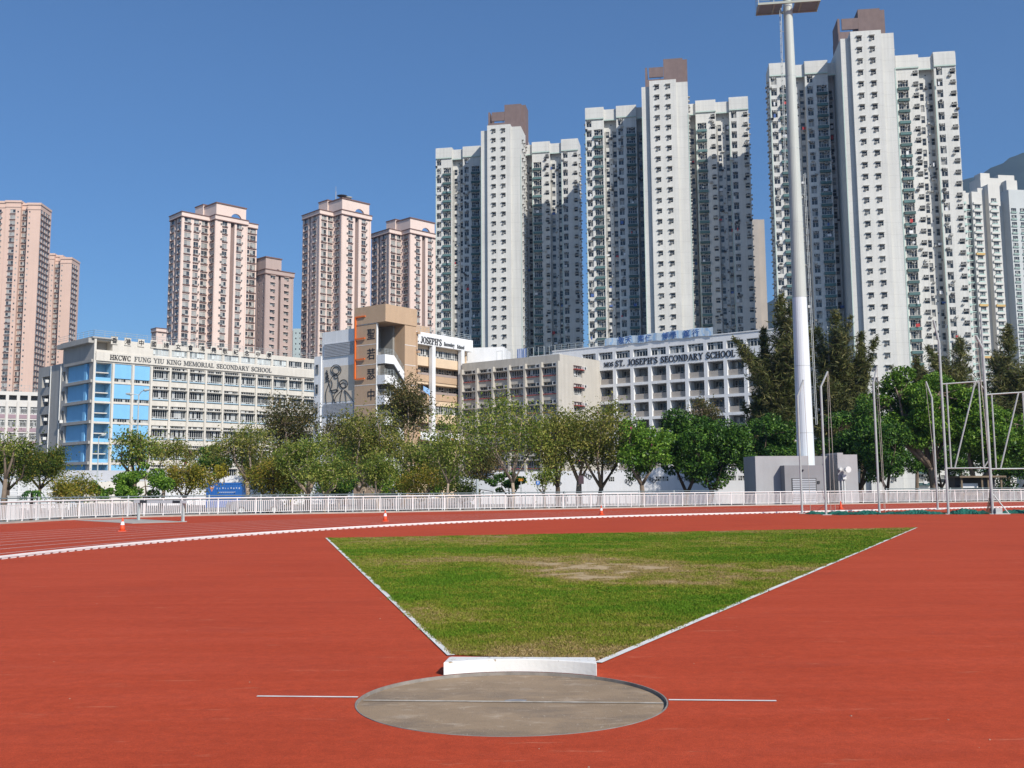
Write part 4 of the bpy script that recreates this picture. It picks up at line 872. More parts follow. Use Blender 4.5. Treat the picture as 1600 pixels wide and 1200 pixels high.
M_BEI = mat('beige_wall', (.46, .41, .36), .8, .08, .3)
frontal_tower('apartment_tower', 'beige grey tower slice seen between two white towers', 1186, 320, -9, [(-4, 1.2, 0, 84, [(-2, 'sm', .8)]), (1.2, 3.2, -1.2, 84.2, [])], -10, 2, 29, 2.8, M_BEI, WMP, WP, Rc=sidecols(2, 3, 4, 'sm'))
# balcony towers at the right edge
M_BALW = mat('balcony_tower_white', (.64, .62, .57), .8, .05, .2, streak=.05); M_BALG = mat('balcony_tower_mint', (.44, .58, .52), .8, .06, .3); M_BALY = mat('balcony_ochre', (.60, .40, .16), .8, .08, .3); M_BALGR = mat('balcony_recess_grey', (.55, .57, .56), .8, .06, .3)
T, fr = frontal_tower('apartment_tower', 'white balcony tower with mint and ochre bands behind the largest white tower', 1506, 385, 10,
   [(0, 4.6, .3, 111.4, [(2.3, 'wide', .9)]), (4.6, 7.0, -.8, 111.0, [(5.8, 'pw', .7)]), (7.0, 11.2, .4, 111.2, [(9.1, 'wide', .9)]), (11.2, 14.0, -2.0, 113.5, []), (14.0, 18.3, .4, 114.4, [(16.1, 'wide', .9)])],
   -14, 3, 38, 2.8, M_BALW, [M_FR, M_GL, M_BALG, M_AC, M_DARK, M_BALW], WP, group='white balcony towers', wdrop=3)
for k in range(38):
    z = 3 + 2.8 * k
    for u0, u1, y, m_ in ((.35, 4.25, .31, M_BALG), (7.3, 10.9, .41, M_BALY if k in (8, 9, 16, 23, 30) else M_BALW), (14.3, 18.0, .41, M_BALY if k in (8, 9, 16, 23) else M_BALW)): slab(T.t, 'balcony_front', m_, fr, u0, u1, z - .35, z + .45, y, .9)
slab(T.t, 'roof_house', M_BALW, fr, 15.5, 23.5, 108, 119.0, -13, -6); slab(T.t, 'roof_tank', M_BALW, fr, 17, 21, 119.002, 121.5, -12, -8)
b = MB(); b.fbox(fr, .1, 10.5, 111.3, 112.6, -8, -7.9, 0); b.build('roof_rail', [M_STEEL], T.t)
T, fr = frontal_tower('apartment_tower', 'white balcony tower with grey recess cut off by the right edge of the view', 1590, 402, 8,
   [(-2.2, .5, -4, 113, []), (.5, 9.5, .3, 116.5, [(2.2, 'wide', .9), (6.0, 'wide', .9)]), (9.5, 16, 0, 116, [(12.5, 'wide', .9)])], -14, 3, 38, 2.8, M_BALGR, [M_FR, M_GL, M_BALG, M_AC, M_DARK, M_BALW], WP, group='white balcony towers', wdrop=3)
slab(T.t, 'roof_house', M_BALW, fr, 0, 7, 116.2, 124.0, -12, -5); slab(T.t, 'roof_tank', M_BALW, fr, 1.4, 6, 116.2, 121.0, -4.9, -2)

# ================================================================== SCHOOLS
M_S1 = mat('school_cream_wall', (.66, .62, .55), .85, .07, .35, streak=.10); M_S1G = mat('school_shade_grey_wall', (.40, .385, .36), .85, .08, .4, streak=.10)  # grey copy of the cream wall, with the gable side's shade coloured in
M_BLUE = mat('school_blue_panel', (.22, .50, .78), .8, .05, .5, streak=.04); M_SILL = mat('blue_ledge', (.33, .50, .62), .8, .1, 1)
M_LET1 = mat('grey_lettering', (.11, .115, .12), .6, .05, 2); M_BLACK = mat('black_lettering', (.025, .025, .03), .5, .05, 2)
_SW = {}
def swin(w, h, nv, tr, gm=None, fm=None, dep=.3, fw=.075):
    key = (round(w, 2), round(h, 2), nv, tuple(tr), (gm or M_GLS).name, (fm or M_FR).name)
    if key in _SW: return _SW[key]
    fb, gb = MB(), MB(); y = dep - .05; xs = np.linspace(-w / 2, w / 2, nv + 1); zs = [0] + list(tr) + [h]
    for i in range(nv):
        for a, c in zip(zs[:-1], zs[1:]): gb.poly([(xs[i], y, a), (xs[i + 1], y, a), (xs[i + 1], y, c), (xs[i], y, c)])
    for x in xs: fb.box((max(-w / 2 + fw / 2, min(w / 2 - fw / 2, x)), y - .035, h / 2), (fw, .06, h - .01))
    for z in tr: fb.box((0, y - .037, z), (w - .01, .06, fw))
    fb.box((0, y - .039, fw / 2), (w - .01, .06, fw)); fb.box((0, y - .039, h - fw / 2), (w - .01, .06, fw))
    _SW[key] = (fb.mesh('window', fm or M_FR), gb.mesh('pane', gm or M_GLS)); return _SW[key]
def put_win(t, fr, u, z, w, h, nv, tr, **k):
    f, g = swin(w, h, nv, tr, **k); o = inst('window', f, t, fpt(fr, u, z), fr[1]); sub('pane', g, o); return o
M_ACW = mat('aircon_white', (.72, .72, .70), .5, .06, 2)
_acb = MB(); _acb.box((0, -.28, 0), (.85, .62, .55), 0, 0); _acb.lathe((0, 0, 0), [(.001, 0), (.001, .001)], 3); _acb.box((.0, -.598, 0), (.5, .02, .42), 0, 1); ACM = _acb.mesh('air_conditioner', [M_ACW, M_DARK])
def put_ac(t, fr, u, z, y=0.0): return inst('air_conditioner', ACM, t, fpt(fr, u, z, y), fr[1])
def rail_run(t, pts, h, m, name='roof_railing', step=2.0, bars=3, r=.03):
    b = MB()
    for k in range(bars): b.tube([(x, y, z + h * (k + 1) / bars) for x, y, z in pts], r, 5)
    for (xa, ya, za), (xb, yb, zb) in zip(pts[:-1], pts[1:]):
        L = math.hypot(xb - xa, yb - ya); n = max(1, int(L / step))
        for i in range(n + 1): s = i / n; x, y, z = xa + (xb - xa) * s, ya + (yb - ya) * s, za + (zb - za) * s; b.tube([(x, y, z), (x, y, z + h)], r, 5)
    return b.build(name, m, t)

# ---------------- left school with the blue stair bays
p0 = at(143, 640, 185)[:2]; d1 = np.array([.70, .714]); g1 = np.array([-.714, .70]); a1 = math.atan2(d1[1], d1[0]); F1 = (tuple(p0), a1)
S1 = thing('school_building', 'long cream school with blue stair bays at its left end', 'school', (p0[0], p0[1], GZ))
ZT, ST, LEN = 28.35, 3.65, 48.3; zk = [24.1 - ST * k for k in range(7)]
W1 = MB(); cols = []
bays = [(11.23 + 3.71 * i, 11.23 + 3.71 * i + 3.2) for i in range(10)]
for u0, u1 in bays: cols.append((u0, u1, [(26.1, 27.45)] + [(z - 2.45, z - .72) for z in zk if z - 2.5 > GZ] + [(z - .55, z - .05) for z in zk if z - 2.5 > GZ], .32))
for u0, u1 in ((3.95, 7.15), (7.64, 10.73)): cols.append((u0, u1, [(z - 3.4, z - .1) for z in zk if z > 3], .45))
cols.append((.45, 3.4, [(z - 3.4, z - .1) for z in zk if z > 3] + [(26.3, 28.0)], 2.6))
facade(W1, F1, LEN, GZ, ZT, cols)
Fg = (tuple(p0 + g1 * 13.3), math.atan2(-g1[1], -g1[0]))
facade(W1, Fg, 13.3, GZ, ZT, [(.15, 1.35, [(z - 2.6, z - .9) for z in zk if z > 3], .6), (1.7, 11.7, [(z - 3.3, z - .1) for z in zk if z > 3], .7)], 1)
W1.poly([fpt(F1, LEN, GZ), fpt(F1, LEN, GZ, -13.3), fpt(F1, LEN, ZT, -13.3), fpt(F1, LEN, ZT)]); W1.poly([fpt(F1, 0, ZT - .3), fpt(F1, LEN, ZT - .3), fpt(F1, LEN, ZT - .3, -13.3), fpt(F1, 0, ZT - .3, -13.3)])
W1.poly([fpt(F1, LEN, GZ, -13.3), fpt(F1, 0, GZ, -13.3), fpt(F1, 0, ZT, -13.3), fpt(F1, LEN, ZT, -13.3)])
W1.build('wall', [M_S1, M_S1G], S1)
for i, (u0, u1) in enumerate(bays):
    uc, w = (u0 + u1) / 2, u1 - u0; put_win(S1, F1, uc, 26.1, w, 1.35, 6, [.3], gm=None if i > 7 else glass_mat('blind_glass', (.30, .33, .33), (.62, .66, .65), .8) if 'blind_glass' not in MATS else MATS['blind_glass'])
    for z in zk:
        if z - 2.5 > GZ: put_win(S1, F1, uc, z - 2.45, w, 1.73, 7, [.32, 1.62]); put_win(S1, F1, uc, z - .55, w, .5, 8, [], fw=.05)
for i, (u0, u1) in enumerate(bays):
    for z in zk:
        if z - 2.5 > GZ: slab(S1, 'sun_shade', M_S1, F1, u0 - .05, u1 + .05, z - .70, z - .58, .0, .5); slab(S1, 'window_ledge', M_SILL, F1, u0 - .02, u1 + .02, z - 2.62, z - 2.47, 0, .22)
b = MB()
for u in [.14, 3.64, 7.4, 10.98] + [11.23 + 3.71 * i + 3.455 for i in range(10)]: slab(S1, 'pilaster', M_S1, F1, u - .2, u + .2, GZ, 24.0 if u > 3 else ZT, 0, .28)
bp, bv = MB(), MB()
for z in zk:
    if z <= 3: continue
    for u0, u1 in ((3.95, 7.15), (7.64, 10.73)):
        o = MB(); o.fbox(F1, u0 + .02, u1 - .02, z - 2.75, z - .12, -.44, -.12, 0); o.build('blue_panel', M_BLUE, S1)
        put_win(S1, F1, (u0 + u1) / 2, z - 3.38, u1 - u0 - .04, .58, 7, [], dep=.4, fw=.05)
    # open stair bay: blue walls and half landings
    o = MB(); o.fbox(F1, .5, 3.35, z - 3.38, z - .12, -2.58, -2.5, 0); o.fbox(F1, 3.28, 3.36, z - 3.38, z - .12, -2.5, -.1, 0); o.fbox(F1, .48, .55, z - 3.38, z - .12, -2.5, -.1, 0); o.fbox(F1, .56, 3.27, z - 3.38, z - 2.75, -.3, -.15, 0); o.build('stair_bay', M_BLUE, S1)
    o = MB(); o.fbox(F1, .6, 3.25, z - 1.9, z - 1.72, -2.48, -.9, 0); o.build('landing', M_S1, S1)
    o = MB(); o.fbox(Fg, 1.75, 11.65, z - 3.28, z - .14, -.68, -.4, 0); o.fbox(Fg, 9.4, 10.5, z - 3.27, z - .15, -.39, -.05, 0); o.build('blue_panel', M_BLUE, S1)
    put_win(S1, Fg, .75, z - 2.6, 1.1, 1.7, 2, [1.0], fm=M_FRG, dep=.5)
    o = MB(); o.fbox(Fg, 1.4, 13.25, z - .09, z + .42, 0, .35, 0); o.build('floor_beam', M_S1G, S1)
put_ac(S1, Fg, .7, zk[2] - 2.9)
b = MB(); e = .35; b.fbox(F1, -.5, 3.2, ZT - .05, ZT + .22, -13.5, .45, 0); b.fbox(Fg, -.6, 13.2, ZT - .9, ZT - .06, 0, 1.0, 0); b.build('roof_slab', M_S1G, S1)
rp = [fpt(Fg, -.4, ZT + .22, .7), fpt(F1, -.25, ZT + .22, .3), fpt(F1, LEN, ZT + .0, -.5)]; rail_run(S1, rp, 1.15, M_STEEL)
o = MB(); o.fbox(F1, .5, 3.35, 26.32, 27.98, -2.58, -2.5, 0); o.build('roof_recess', M_S1G, S1)
uu = lambda px, py: along(p0, d1, px, py)
sign_word('HKCWC', F1, uu(170.5, 560), uu(203, 563), 24.62, .92, M_BLACK, S1, .30)
sign_word('FUNG YIU KING MEMORIAL SECONDARY SCHOOL', F1, uu(208.5, 563), uu(423, 581), 24.68, .86, M_LET1, S1, .30)
b = MB(); b.fbox(F1, .2, LEN, 24.3, 25.9, .05, .28, 0); b.build('sign_band', M_S1, S1)
CH = '香港中國婦女會馮堯敬紀念中學'; CX = (178, 199, 220, 239.5, 259, 278, 297, 315.4, 333.5, 351, 368, 385, 402.5, 420)
for ch, x in zip(CH, CX):
    u = uu(x, 540); o = MB(); o.fbox(F1, u - .62, u + .62, 27.5, 28.95, .03, .16, 0); o.build('letter_board', M_S1, S1)
    inst('letter', text_mesh('letter', ch, 1.12, [M_BLACK], .0), S1, fpt(F1, u, 28.22, .22), a1)
# grey rear wing of the left school
FA = (tuple(p0 + g1 * 24.6), math.atan2(-g1[1], -g1[0]))
S1b = thing('school_wing', 'plain grey school wing with a column of air conditioners, beside the blue gable', 'school', (*(p0 + g1 * 20), GZ))
b = MB(); zt = 24.9; facade(b, FA, 11.25, GZ, zt, [(1.9, 5.9, [(z - 2.6 - .6, z - .5 - .6) for z in zk if z > 3], .9)])
b.poly([fpt(FA, 11.25, GZ), fpt(FA, 11.25, GZ, -8), fpt(FA, 11.25, zt, -8), fpt(FA, 11.25, zt)]); b.poly([fpt(FA, 0, GZ, -8), fpt(FA, 0, GZ), fpt(FA, 0, zt), fpt(FA, 0, zt, -8)]); b.poly([fpt(FA, 0, zt), fpt(FA, 11.25, zt), fpt(FA, 11.25, zt, -8), fpt(FA, 0, zt, -8)])
b.build('wall', [M_S1G], S1b)
for z in zk:
    if z > 3: put_win(S1b, FA, 3.9, z - 3.2, 4.0, 2.1, 4, [.8], dep=.85, fm=M_FRG); put_ac(S1b, FA, 4.6, z - 2.1)
b = MB(); b.tube([fpt(FA, 10.9, 0, .12), fpt(FA, 10.9, 24.8, .12)], .1, 6); b.tube([fpt(FA, 6.15, 0, .1), fpt(FA, 6.15, 24.8, .1)], .09, 6); b.build('drain_pipe', M_ACW, S1b)

# ---------------- far school with mauve spandrels at the left edge
M_MAUVE = mat('mauve_spandrel', (.36, .26, .29), .85, .06, .5)
q0 = at(-60, 640, 250)[:2]; d3 = np.array([.88, .475]); a3 = math.atan2(d3[1], d3[0]); F3 = (tuple(q0), a3); L3 = along(q0, d3, 62, 640); zt3 = pz(q0, d3, 30, 612)
S3 = thing('school_building', 'white school with mauve spandrels at the left edge behind the trees', 'school', (*q0, GZ))
b = MB(); n3 = 7; w3 = L3 / n3; st3 = 3.25; z3 = [zt3 - 3.6 - st3 * k for k in range(6)]
facade(b, F3, L3, GZ, zt3, [(w3 * i + .35, w3 * (i + 1) - .35, [(zt3 - 2.1, zt3 - .9)] + [(z - 1.9, z - .1) for z in z3 if z > 2], .4) for i in range(n3)])
b.poly([fpt(F3, 0, zt3), fpt(F3, L3, zt3), fpt(F3, L3, zt3, -12), fpt(F3, 0, zt3, -12)]); b.poly([fpt(F3, L3, GZ), fpt(F3, L3, GZ, -12), fpt(F3, L3, zt3, -12), fpt(F3, L3, zt3)]); b.poly([fpt(F3, L3, GZ, -12), fpt(F3, 0, GZ, -12), fpt(F3, 0, zt3, -12), fpt(F3, L3, zt3, -12)])
M_S3 = mat('far_school_white', (.66, .63, .58), .85, .06, .4); b.build('wall', [M_S3], S3)
b = MB()
for i in range(n3):
    u = w3 * (i + .5); o = MB(); o.fbox(F3, w3 * i + .4, w3 * (i + 1) - .4, zt3 - 2.05, zt3 - .95, -2.4, -2.3); o.build('roof_recess', M_S1G, S3)
    for z in z3:
        if z > 2: put_win(S3, F3, u, z - 1.9, w3 - .7, 1.8, 6, [.3, 1.3], dep=.38); o = MB(); o.fbox(F3, w3 * i + .36, w3 * (i + 1) - .36, z - 3.0, z - 2.02, 0, .1); o.build('spandrel', M_MAUVE, S3)
    slab(S3, 'pilaster', M_S3, F3, w3 * i - .25, w3 * i + .25, GZ, zt3 - 2.4, 0, .4)
rail_run(S3, [fpt(F3, 0, zt3, -.4), fpt(F3, L3, zt3, -.4)], 1.6, M_STEEL, step=1.2, bars=2)

# ---------------- right-hand school: stair tower, mural block, corridor block, beige block, white block
uL = np.array([.797, -.604]); vR = np.array([.604, .797]); aL, aR = math.atan2(uL[1], uL[0]), math.atan2(vR[1], vR[0])
M_TAN = mat('tan_render', (.52, .36, .235), .85, .05, .5, streak=.05); M_WSH = mat('white_render', (.80, .80, .80), .8, .05, .4, streak=.08); M_MUR = mat('mural_beige', (.66, .57, .46), .85, .06, .5)
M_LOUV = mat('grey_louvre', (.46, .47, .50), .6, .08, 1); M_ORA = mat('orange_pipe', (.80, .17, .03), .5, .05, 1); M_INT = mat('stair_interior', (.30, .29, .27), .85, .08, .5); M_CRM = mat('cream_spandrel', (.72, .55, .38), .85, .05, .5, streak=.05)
c2 = at(601.5, 600, 172)[:2]
FL = lambda s: (tuple(c2 - uL * s), aL)          # left-facing face, u runs towards the corner
sL = lambda px, py: -along(c2, uL, px, py)
zL = lambda px, py: pz(c2, uL, px, py); sR = lambda px, py: along(c2, vR, px, py); zR = lambda px, py: pz(c2, vR, px, py)
ZC = 31.85
ST2 = thing('stair_tower', 'tan stair tower with open white stairs and large black characters', 'stair tower', (*c2, GZ))
W = 7.15; fr = FL(W); frr = (tuple(c2), aR)
b = MB(); b.fbox(fr, 0, W - 2.0, GZ, 28.9, -.35, 0, 0); b.build('side_wall', M_TAN, ST2)
b = MB(); b.fbox(frr, 4.75, 7.55, GZ, 28.9, -2.4, 0, 0); b.build('corner_pier', M_TAN, ST2)
b = MB(); b.prism([fpt(frr, -.12, 0, .12)[:2], fpt(frr, 7.67, 0, .12)[:2], fpt(frr, 7.67, 0, -W - .1)[:2], fpt(frr, -.12, 0, -W - .1)[:2]], 28.9, ZC, 0, True, True); b.build('roof_cap', M_TAN, ST2, fix=True)
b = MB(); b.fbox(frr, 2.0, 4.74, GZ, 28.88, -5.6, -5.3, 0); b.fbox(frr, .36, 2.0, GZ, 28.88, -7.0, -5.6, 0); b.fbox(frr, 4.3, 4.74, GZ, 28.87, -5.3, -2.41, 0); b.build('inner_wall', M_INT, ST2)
b = MB()
for k in range(9): b.fbox(fr, 0, W - 2.0, 25.25 - 3.4 * k, 25.33 - 3.4 * k, 0, .03, 0); b.fbox(frr, 4.75, 7.55, 25.4 - 3.4 * k, 25.48 - 3.4 * k, 0, .03, 0)
b.fbox(fr, 0, W - 2.0, 28.80, 28.9, 0, .04, 0); b.fbox(fr, W - 2.06, W - 1.995, GZ, 28.88, -.36, .02, 0); b.build('white_joint', M_WSH, ST2)
zp = [zR(610, 552) - 3.42 * k for k in range(8)]        # tops of the white stair parapets
for z in zp:
    if z < 2: continue
    o = MB(); o.prism([fpt(fr, W - 1.97, 0, -.05)[:2], fpt(frr, 0, 0, -.05)[:2], fpt(frr, .25, 0, -.3)[:2], fpt(fr, W - 1.97, 0, -.3)[:2]], z - 1.75, z - .25, 0, True, True); o.build('balcony_parapet', M_WSH, ST2, fix=True)
    o = MB(); z0, z1 = z - .25, z - 1.75
    pr = [(0.02, z0), (2.2, z0), (4.7, z0 - 2.6), (4.7, z1 - 2.6), (2.2, z1), (0.02, z1)]
    F_, B_ = [fpt(frr, u, zz, -.05) for u, zz in pr], [fpt(frr, u, zz, -.3) for u, zz in pr]
    for P_, fl in ((F_, False), (B_, True)):
        for ix in ((0, 5, 4, 1), (1, 4, 3, 2)): o.poly([P_[i] for i in (ix if not fl else ix[::-1])])
    for i in range(6): j = (i + 1) % 6; o.poly([F_[i], F_[j], B_[j], B_[i]])
    o.build('flight_parapet', M_WSH, ST2, fix=True)
    o = MB()
    for h in (.25, .5, .75, .95): o.tube([fpt(fr, W - 1.95, z0 + h, -.15), fpt(frr, .05, z0 + h, -.15), fpt(frr, 2.2, z0 + h, -.15), fpt(frr, 4.7, z0 - 2.6 + h, -.15)], .025, 5)
    for u in (.1, .8, 1.5, 2.2): o.tube([fpt(frr, u, z0, -.15), fpt(frr, u, z0 + .95, -.15)], .03, 5)
    for u in (3, 3.8, 4.6): q = z0 - 2.6 * (u - 2.2) / 2.5; o.tube([fpt(frr, u, q, -.15), fpt(frr, u, q + .95, -.15)], .03, 5)
    o.build('stair_railing', M_STEEL, ST2)
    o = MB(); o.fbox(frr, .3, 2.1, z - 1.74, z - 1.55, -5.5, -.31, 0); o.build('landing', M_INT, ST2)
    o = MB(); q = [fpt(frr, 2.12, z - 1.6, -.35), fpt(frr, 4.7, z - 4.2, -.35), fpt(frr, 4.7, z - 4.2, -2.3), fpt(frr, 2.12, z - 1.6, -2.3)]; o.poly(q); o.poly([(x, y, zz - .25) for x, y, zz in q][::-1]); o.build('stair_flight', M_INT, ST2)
for ch, py in zip('聖若瑟中', (522, 553, 584.5, 616.5)):
    u = W - sL(580, py); inst('letter', text_mesh('letter', ch, 2.0, [M_BLACK], .01, .015), ST2, fpt(fr, u, zL(580, py), .03), aL)
b = MB(); us = [W - sL(557, 500), W - sL(572, 500)]; zz = [zL(557, y) for y in (496.5, 530.5, 562.5, 593)]
b.fbox(fr, us[0] - .12, us[0] + .12, zz[3], zz[0] + .1, .12, .36, 0)
for k, z in enumerate(zz): b.fbox(fr, us[0] + .12, us[1], z - .1, z + .12, .13, .34, 0)
b.build('orange_frame', M_ORA, ST2)
b = MB()
for k in range(8): b.fbox(frr, 7.56, 8.15, 27.6 - 3.3 * k, 28.0 - 3.3 * k, -1.2, .5, 0); b.fbox(frr, 7.56, 7.9, 24.9 - 3.3 * k, 27.6 - 3.3 * k, -1.2, .1, 0)
b.build('side_fin', M_TAN, ST2)

MU = thing('mural_block', 'pale grey school block with a wire line mural on its blank wall', 'school', (*(c2 - uL * 12), GZ))
s0, s1 = sL(500.5, 560), 7.2; fm = FL(s0); Lm = s0 - s1; zm = 28.5
b = MB(); b.prism([fpt(fm, 0, 0, -.4)[:2], fpt(fm, Lm, 0, -.4)[:2], fpt(fm, Lm, 0, -14)[:2], fpt(fm, 0, 0, -14)[:2]], GZ, zm); b.build('wall', M_WSH, MU, fix=True)
u5, u6 = s0 - sL(504, 560), s0 - sL(553.5, 560)
for za, zb, mm, nm in ((zL(530, 627), zL(530, 571), M_MUR, 'mural_panel'), (1.0, zL(530, 664), M_MUR, 'mural_panel')):
    b = MB(); b.fbox(fm, u5, u6, za, zb, -.4, -.36); b.build(nm, mm, MU)
for za, zb in ((zL(530, 555), zL(530, 534)), (zL(530, 647), zL(530, 629))):
    n = 9
    for k in range(n):
        b = MB(); z = za + (zb - za) * k / n; b.fbox(fm, u5 + .1, u6, z, z + (zb - za) / n * .62, -.4, -.2); b.build('louvre_slat', M_LOUV, MU)
b = MB(); b.prism([fpt(fm, -1.75, 0, -.2)[:2], fpt(fm, 0, 0, -.2)[:2], fpt(fm, 0, 0, -14)[:2], fpt(fm, -1.75, 0, -14)[:2]], GZ, zL(495, 557)); b.build('side_wing', M_WSH, MU, fix=True)
for py in (577, 608, 638.5, 669): put_win(MU, (fpt(fm, 0, 0, -.2)[:2], aL), -.95, zL(496, py) - .85, .75, 1.7, 1, [1.1], fm=M_FRG, dep=-.02)
b = MB()          # wire figures: adult with halo and lilies, child in front
def mw(pts, r=.058):
    n = 5; P = [np.array(p, float) for p in pts]; Q = []
    for i in range(len(P) - 1):
        p_, q_, r_, s_ = P[max(i - 1, 0)], P[i], P[i + 1], P[min(i + 2, len(P) - 1)]
        for k in range(n): t = k / n; Q.append(.5 * ((2 * q_) + (-p_ + r_) * t + (2 * p_ - 5 * q_ + 4 * r_ - s_) * t * t + (-p_ + 3 * q_ - 3 * r_ + s_) * t ** 3))
    Q.append(P[-1]); b.tube([fpt(fm, s0 - sL(x / 5 + 480, y / 5 + 460), zL(x / 5 + 480, y / 5 + 460), -.30) for x, y in Q], r, 5)
for cx, cy, rr in ((215, 590, 40), (215, 592, 26), (274, 698, 32), (272, 708, 20), (215, 640, 15)): mw([(cx + rr * math.cos(a), cy + rr * math.sin(a) * 1.02) for a in np.linspace(0, 2 * math.pi, 13)])
mw([(205, 625), (180, 650), (150, 720), (135, 780), (140, 860), (150, 960), (150, 1010), (145, 1070)]); mw([(232, 650), (232, 700), (225, 740), (195, 800), (185, 880), (170, 980), (145, 1070)])
mw([(165, 745), (195, 765), (232, 752), (215, 742), (180, 748), (165, 745)]); mw([(178, 670), (185, 700), (180, 730)]); mw([(240, 680), (255, 720), (262, 745), (220, 790), (205, 830), (215, 905)])
mw([(264, 748), (250, 800), (245, 890)]); mw([(280, 748), (292, 800), (296, 905)]); mw([(284, 748), (315, 780), (345, 830), (352, 850)]); mw([(205, 840), (240, 856), (270, 846), (300, 862), (345, 850)])
for k in range(9): mw([(140 + 8 * math.sin(k * 2.1), 590 + 9 * k), (148 + 14 * math.sin(k * 3.3), 600 + 9 * k), (138 - 8 * math.sin(k * 1.7), 612 + 9 * k)], .05)
mw([(145, 600), (158, 680), (180, 760), (200, 830)], .05)
b.build('wire_mural', M_BLACK, MU)

CB = thing('corridor_block', 'cream and tan school block with open corridors and white columns', 'school', (*(c2 + vR * 14), GZ))
fc = (fpt(frr, 7.6, 0, -1.2)[:2], aR); Lc = sR(737, 560) - 7.6; cz = lambda px, py: pz(np.array(fc[0]), vR, px, py); cu = lambda px, py: along(np.array(fc[0]), vR, px, py)
zt = cz(735, 533.5); Z = {k: cz(690, k) for k in (549, 561, 575, 589, 603, 617, 631, 635, 648, 662, 676, 690, 704)}
b = MB(); rws = [(Z[561], Z[549]), (Z[589], Z[575]), (Z[617], Z[603]), (Z[648], Z[635]), (Z[676], Z[662]), (Z[704], Z[690])]
facade(b, fc, Lc, GZ, zt, [(.3, Lc - .3, rws, 1.6)], 0); b.poly([fpt(fc, Lc, GZ), fpt(fc, Lc, GZ, -11), fpt(fc, Lc, zt, -11), fpt(fc, Lc, zt)]); b.poly([fpt(fc, 0, zt - .2), fpt(fc, Lc, zt - .2), fpt(fc, Lc, zt - .2, -11), fpt(fc, 0, zt - .2, -11)])
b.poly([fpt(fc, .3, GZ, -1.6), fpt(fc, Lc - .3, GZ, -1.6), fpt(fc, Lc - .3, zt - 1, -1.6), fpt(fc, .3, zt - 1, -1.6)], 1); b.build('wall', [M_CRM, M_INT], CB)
for (za, zb), big in ((rws[0], 1), (rws[3], 1)):
    for i in range(5): put_win(CB, fc, .3 + (Lc - .6) * (i + .5) / 5, za, (Lc - .6) / 5, zb - za, 6, [.35], dep=.35)
for za, zb in (rws[1], rws[2], rws[4]):
    o = MB(); o.fbox(fc, .2, Lc - .2, za - 1.15, za - .02, 0, .14, 0); o.fbox(fc, .2, Lc - .2, za + .0, za + .42, -.1, .12, 1); o.build('corridor_parapet', [M_TAN, mat('mauve_grey_band', (.36, .29, .26), .85, .06, .5)], CB)
    for i in range(7): put_win(CB, (fpt(fc, 0, 0, -1.25)[:2], aR), .3 + (Lc - .6) * (i + .5) / 7, za + .1, (Lc - .6) / 7 * .7, zb - za - .15, 2, [.9], dep=.3)
b = MB(); b.fbox(fc, -.4, Lc + .6, cz(735, 551), zt + .03, -1, 1.0, 0); b.build('sign_fascia', M_WSH, CB)
for x in (671.5, 717): u = cu(x, 600); o = MB(); o.fbox(fc, u - .42, u + .42, GZ, cz(735, 551), .2, .98, 0); o.build('column', M_WSH, CB)
fs = (fpt(fc, 0, 0, 1.0)[:2], aR); su = lambda px, py: along(np.array(fs[0]), vR, px, py)
sign_word('ST.', fs, su(646, 525), su(654, 527), pz(np.array(fs[0]), vR, 660, 535.5), 1.15, M_BLACK, CB, .03); sign_word("JOSEPH'S", fs, su(657, 527), su(690, 534), pz(np.array(fs[0]), vR, 660, 536), 1.15, M_BLACK, CB, .03)
for wd2, xa, xb in (('Secondary', 693.5, 710), ('School', 714, 725)):
    me = text_mesh('small_lettering', wd2, .95, [M_LET1], .03); co = np.array([v.co.x for v in me.vertices]); wt_ = su(xb, 540) - su(xa, 538); me.transform(Matrix.Diagonal((wt_ / (co.max() - co.min()), 1, 1, 1)))
    inst('small_lettering', me, CB, fpt(fs, (su(xa, 538) + su(xb, 540)) / 2, pz(np.array(fs[0]), vR, 712, 541), .06), aR)
rail_run(CB, [fpt(fc, 0, zt + .03, .6), fpt(fc, Lc + .5, zt + .03, .6)], 1.0, M_STEEL, step=1.6)
b = MB(); z5 = cz(680, 505); b.fbox(fc, 1.5, 8.2, zt - .1, z5 - .2, -9, -3, 0); b.build('roof_house', M_TAN, CB)
o = MB(); za = cz(690, 690); u0, u1 = cu(650, 680), cu(715, 680); nb = 12          # hand-painted cloth banner on the corridor rail
for i in range(nb):
    t0, t1 = i / nb, (i + 1) / nb; w = lambda t: 1.06 + .05 * math.sin(t * 21); P = lambda t, z: fpt(fc, u0 + (u1 - u0) * t, z, w(t))
    o.poly([P(t0, Z[690] + .2 - .25 * math.sin(math.pi * t0)), P(t1, Z[690] + .2 - .25 * math.sin(math.pi * t1)), P(t1, Z[690] + 1.45), P(t0, Z[690] + 1.45)], 0)
for i, (t, h, w_, mi) in enumerate(((.08, .8, .5, 2), (.17, .75, .45, 2), (.26, .8, .5, 2), (.48, .45, .9, 1), (.57, .6, .3, 3), (.66, .4, .8, 4), (.76, .45, .9, 1), (.86, .9, .5, 2), (.70, .95, .6, 2))):
    o.box(fpt(fc, u0 + (u1 - u0) * t, Z[690] + h, 1.13), (w_, .02, .35), aR, mi)
ban = o.build('cloth_banner', [M_WSH, mat('banner_red', (.7, .09, .04), .8), M_LET1, mat('banner_purple', (.3, .12, .35), .8), mat('banner_yellow', (.8, .5, .05), .8)])
tag(ban, 'white cloth banner with red and yellow painting hung on the corridor', 'banner')
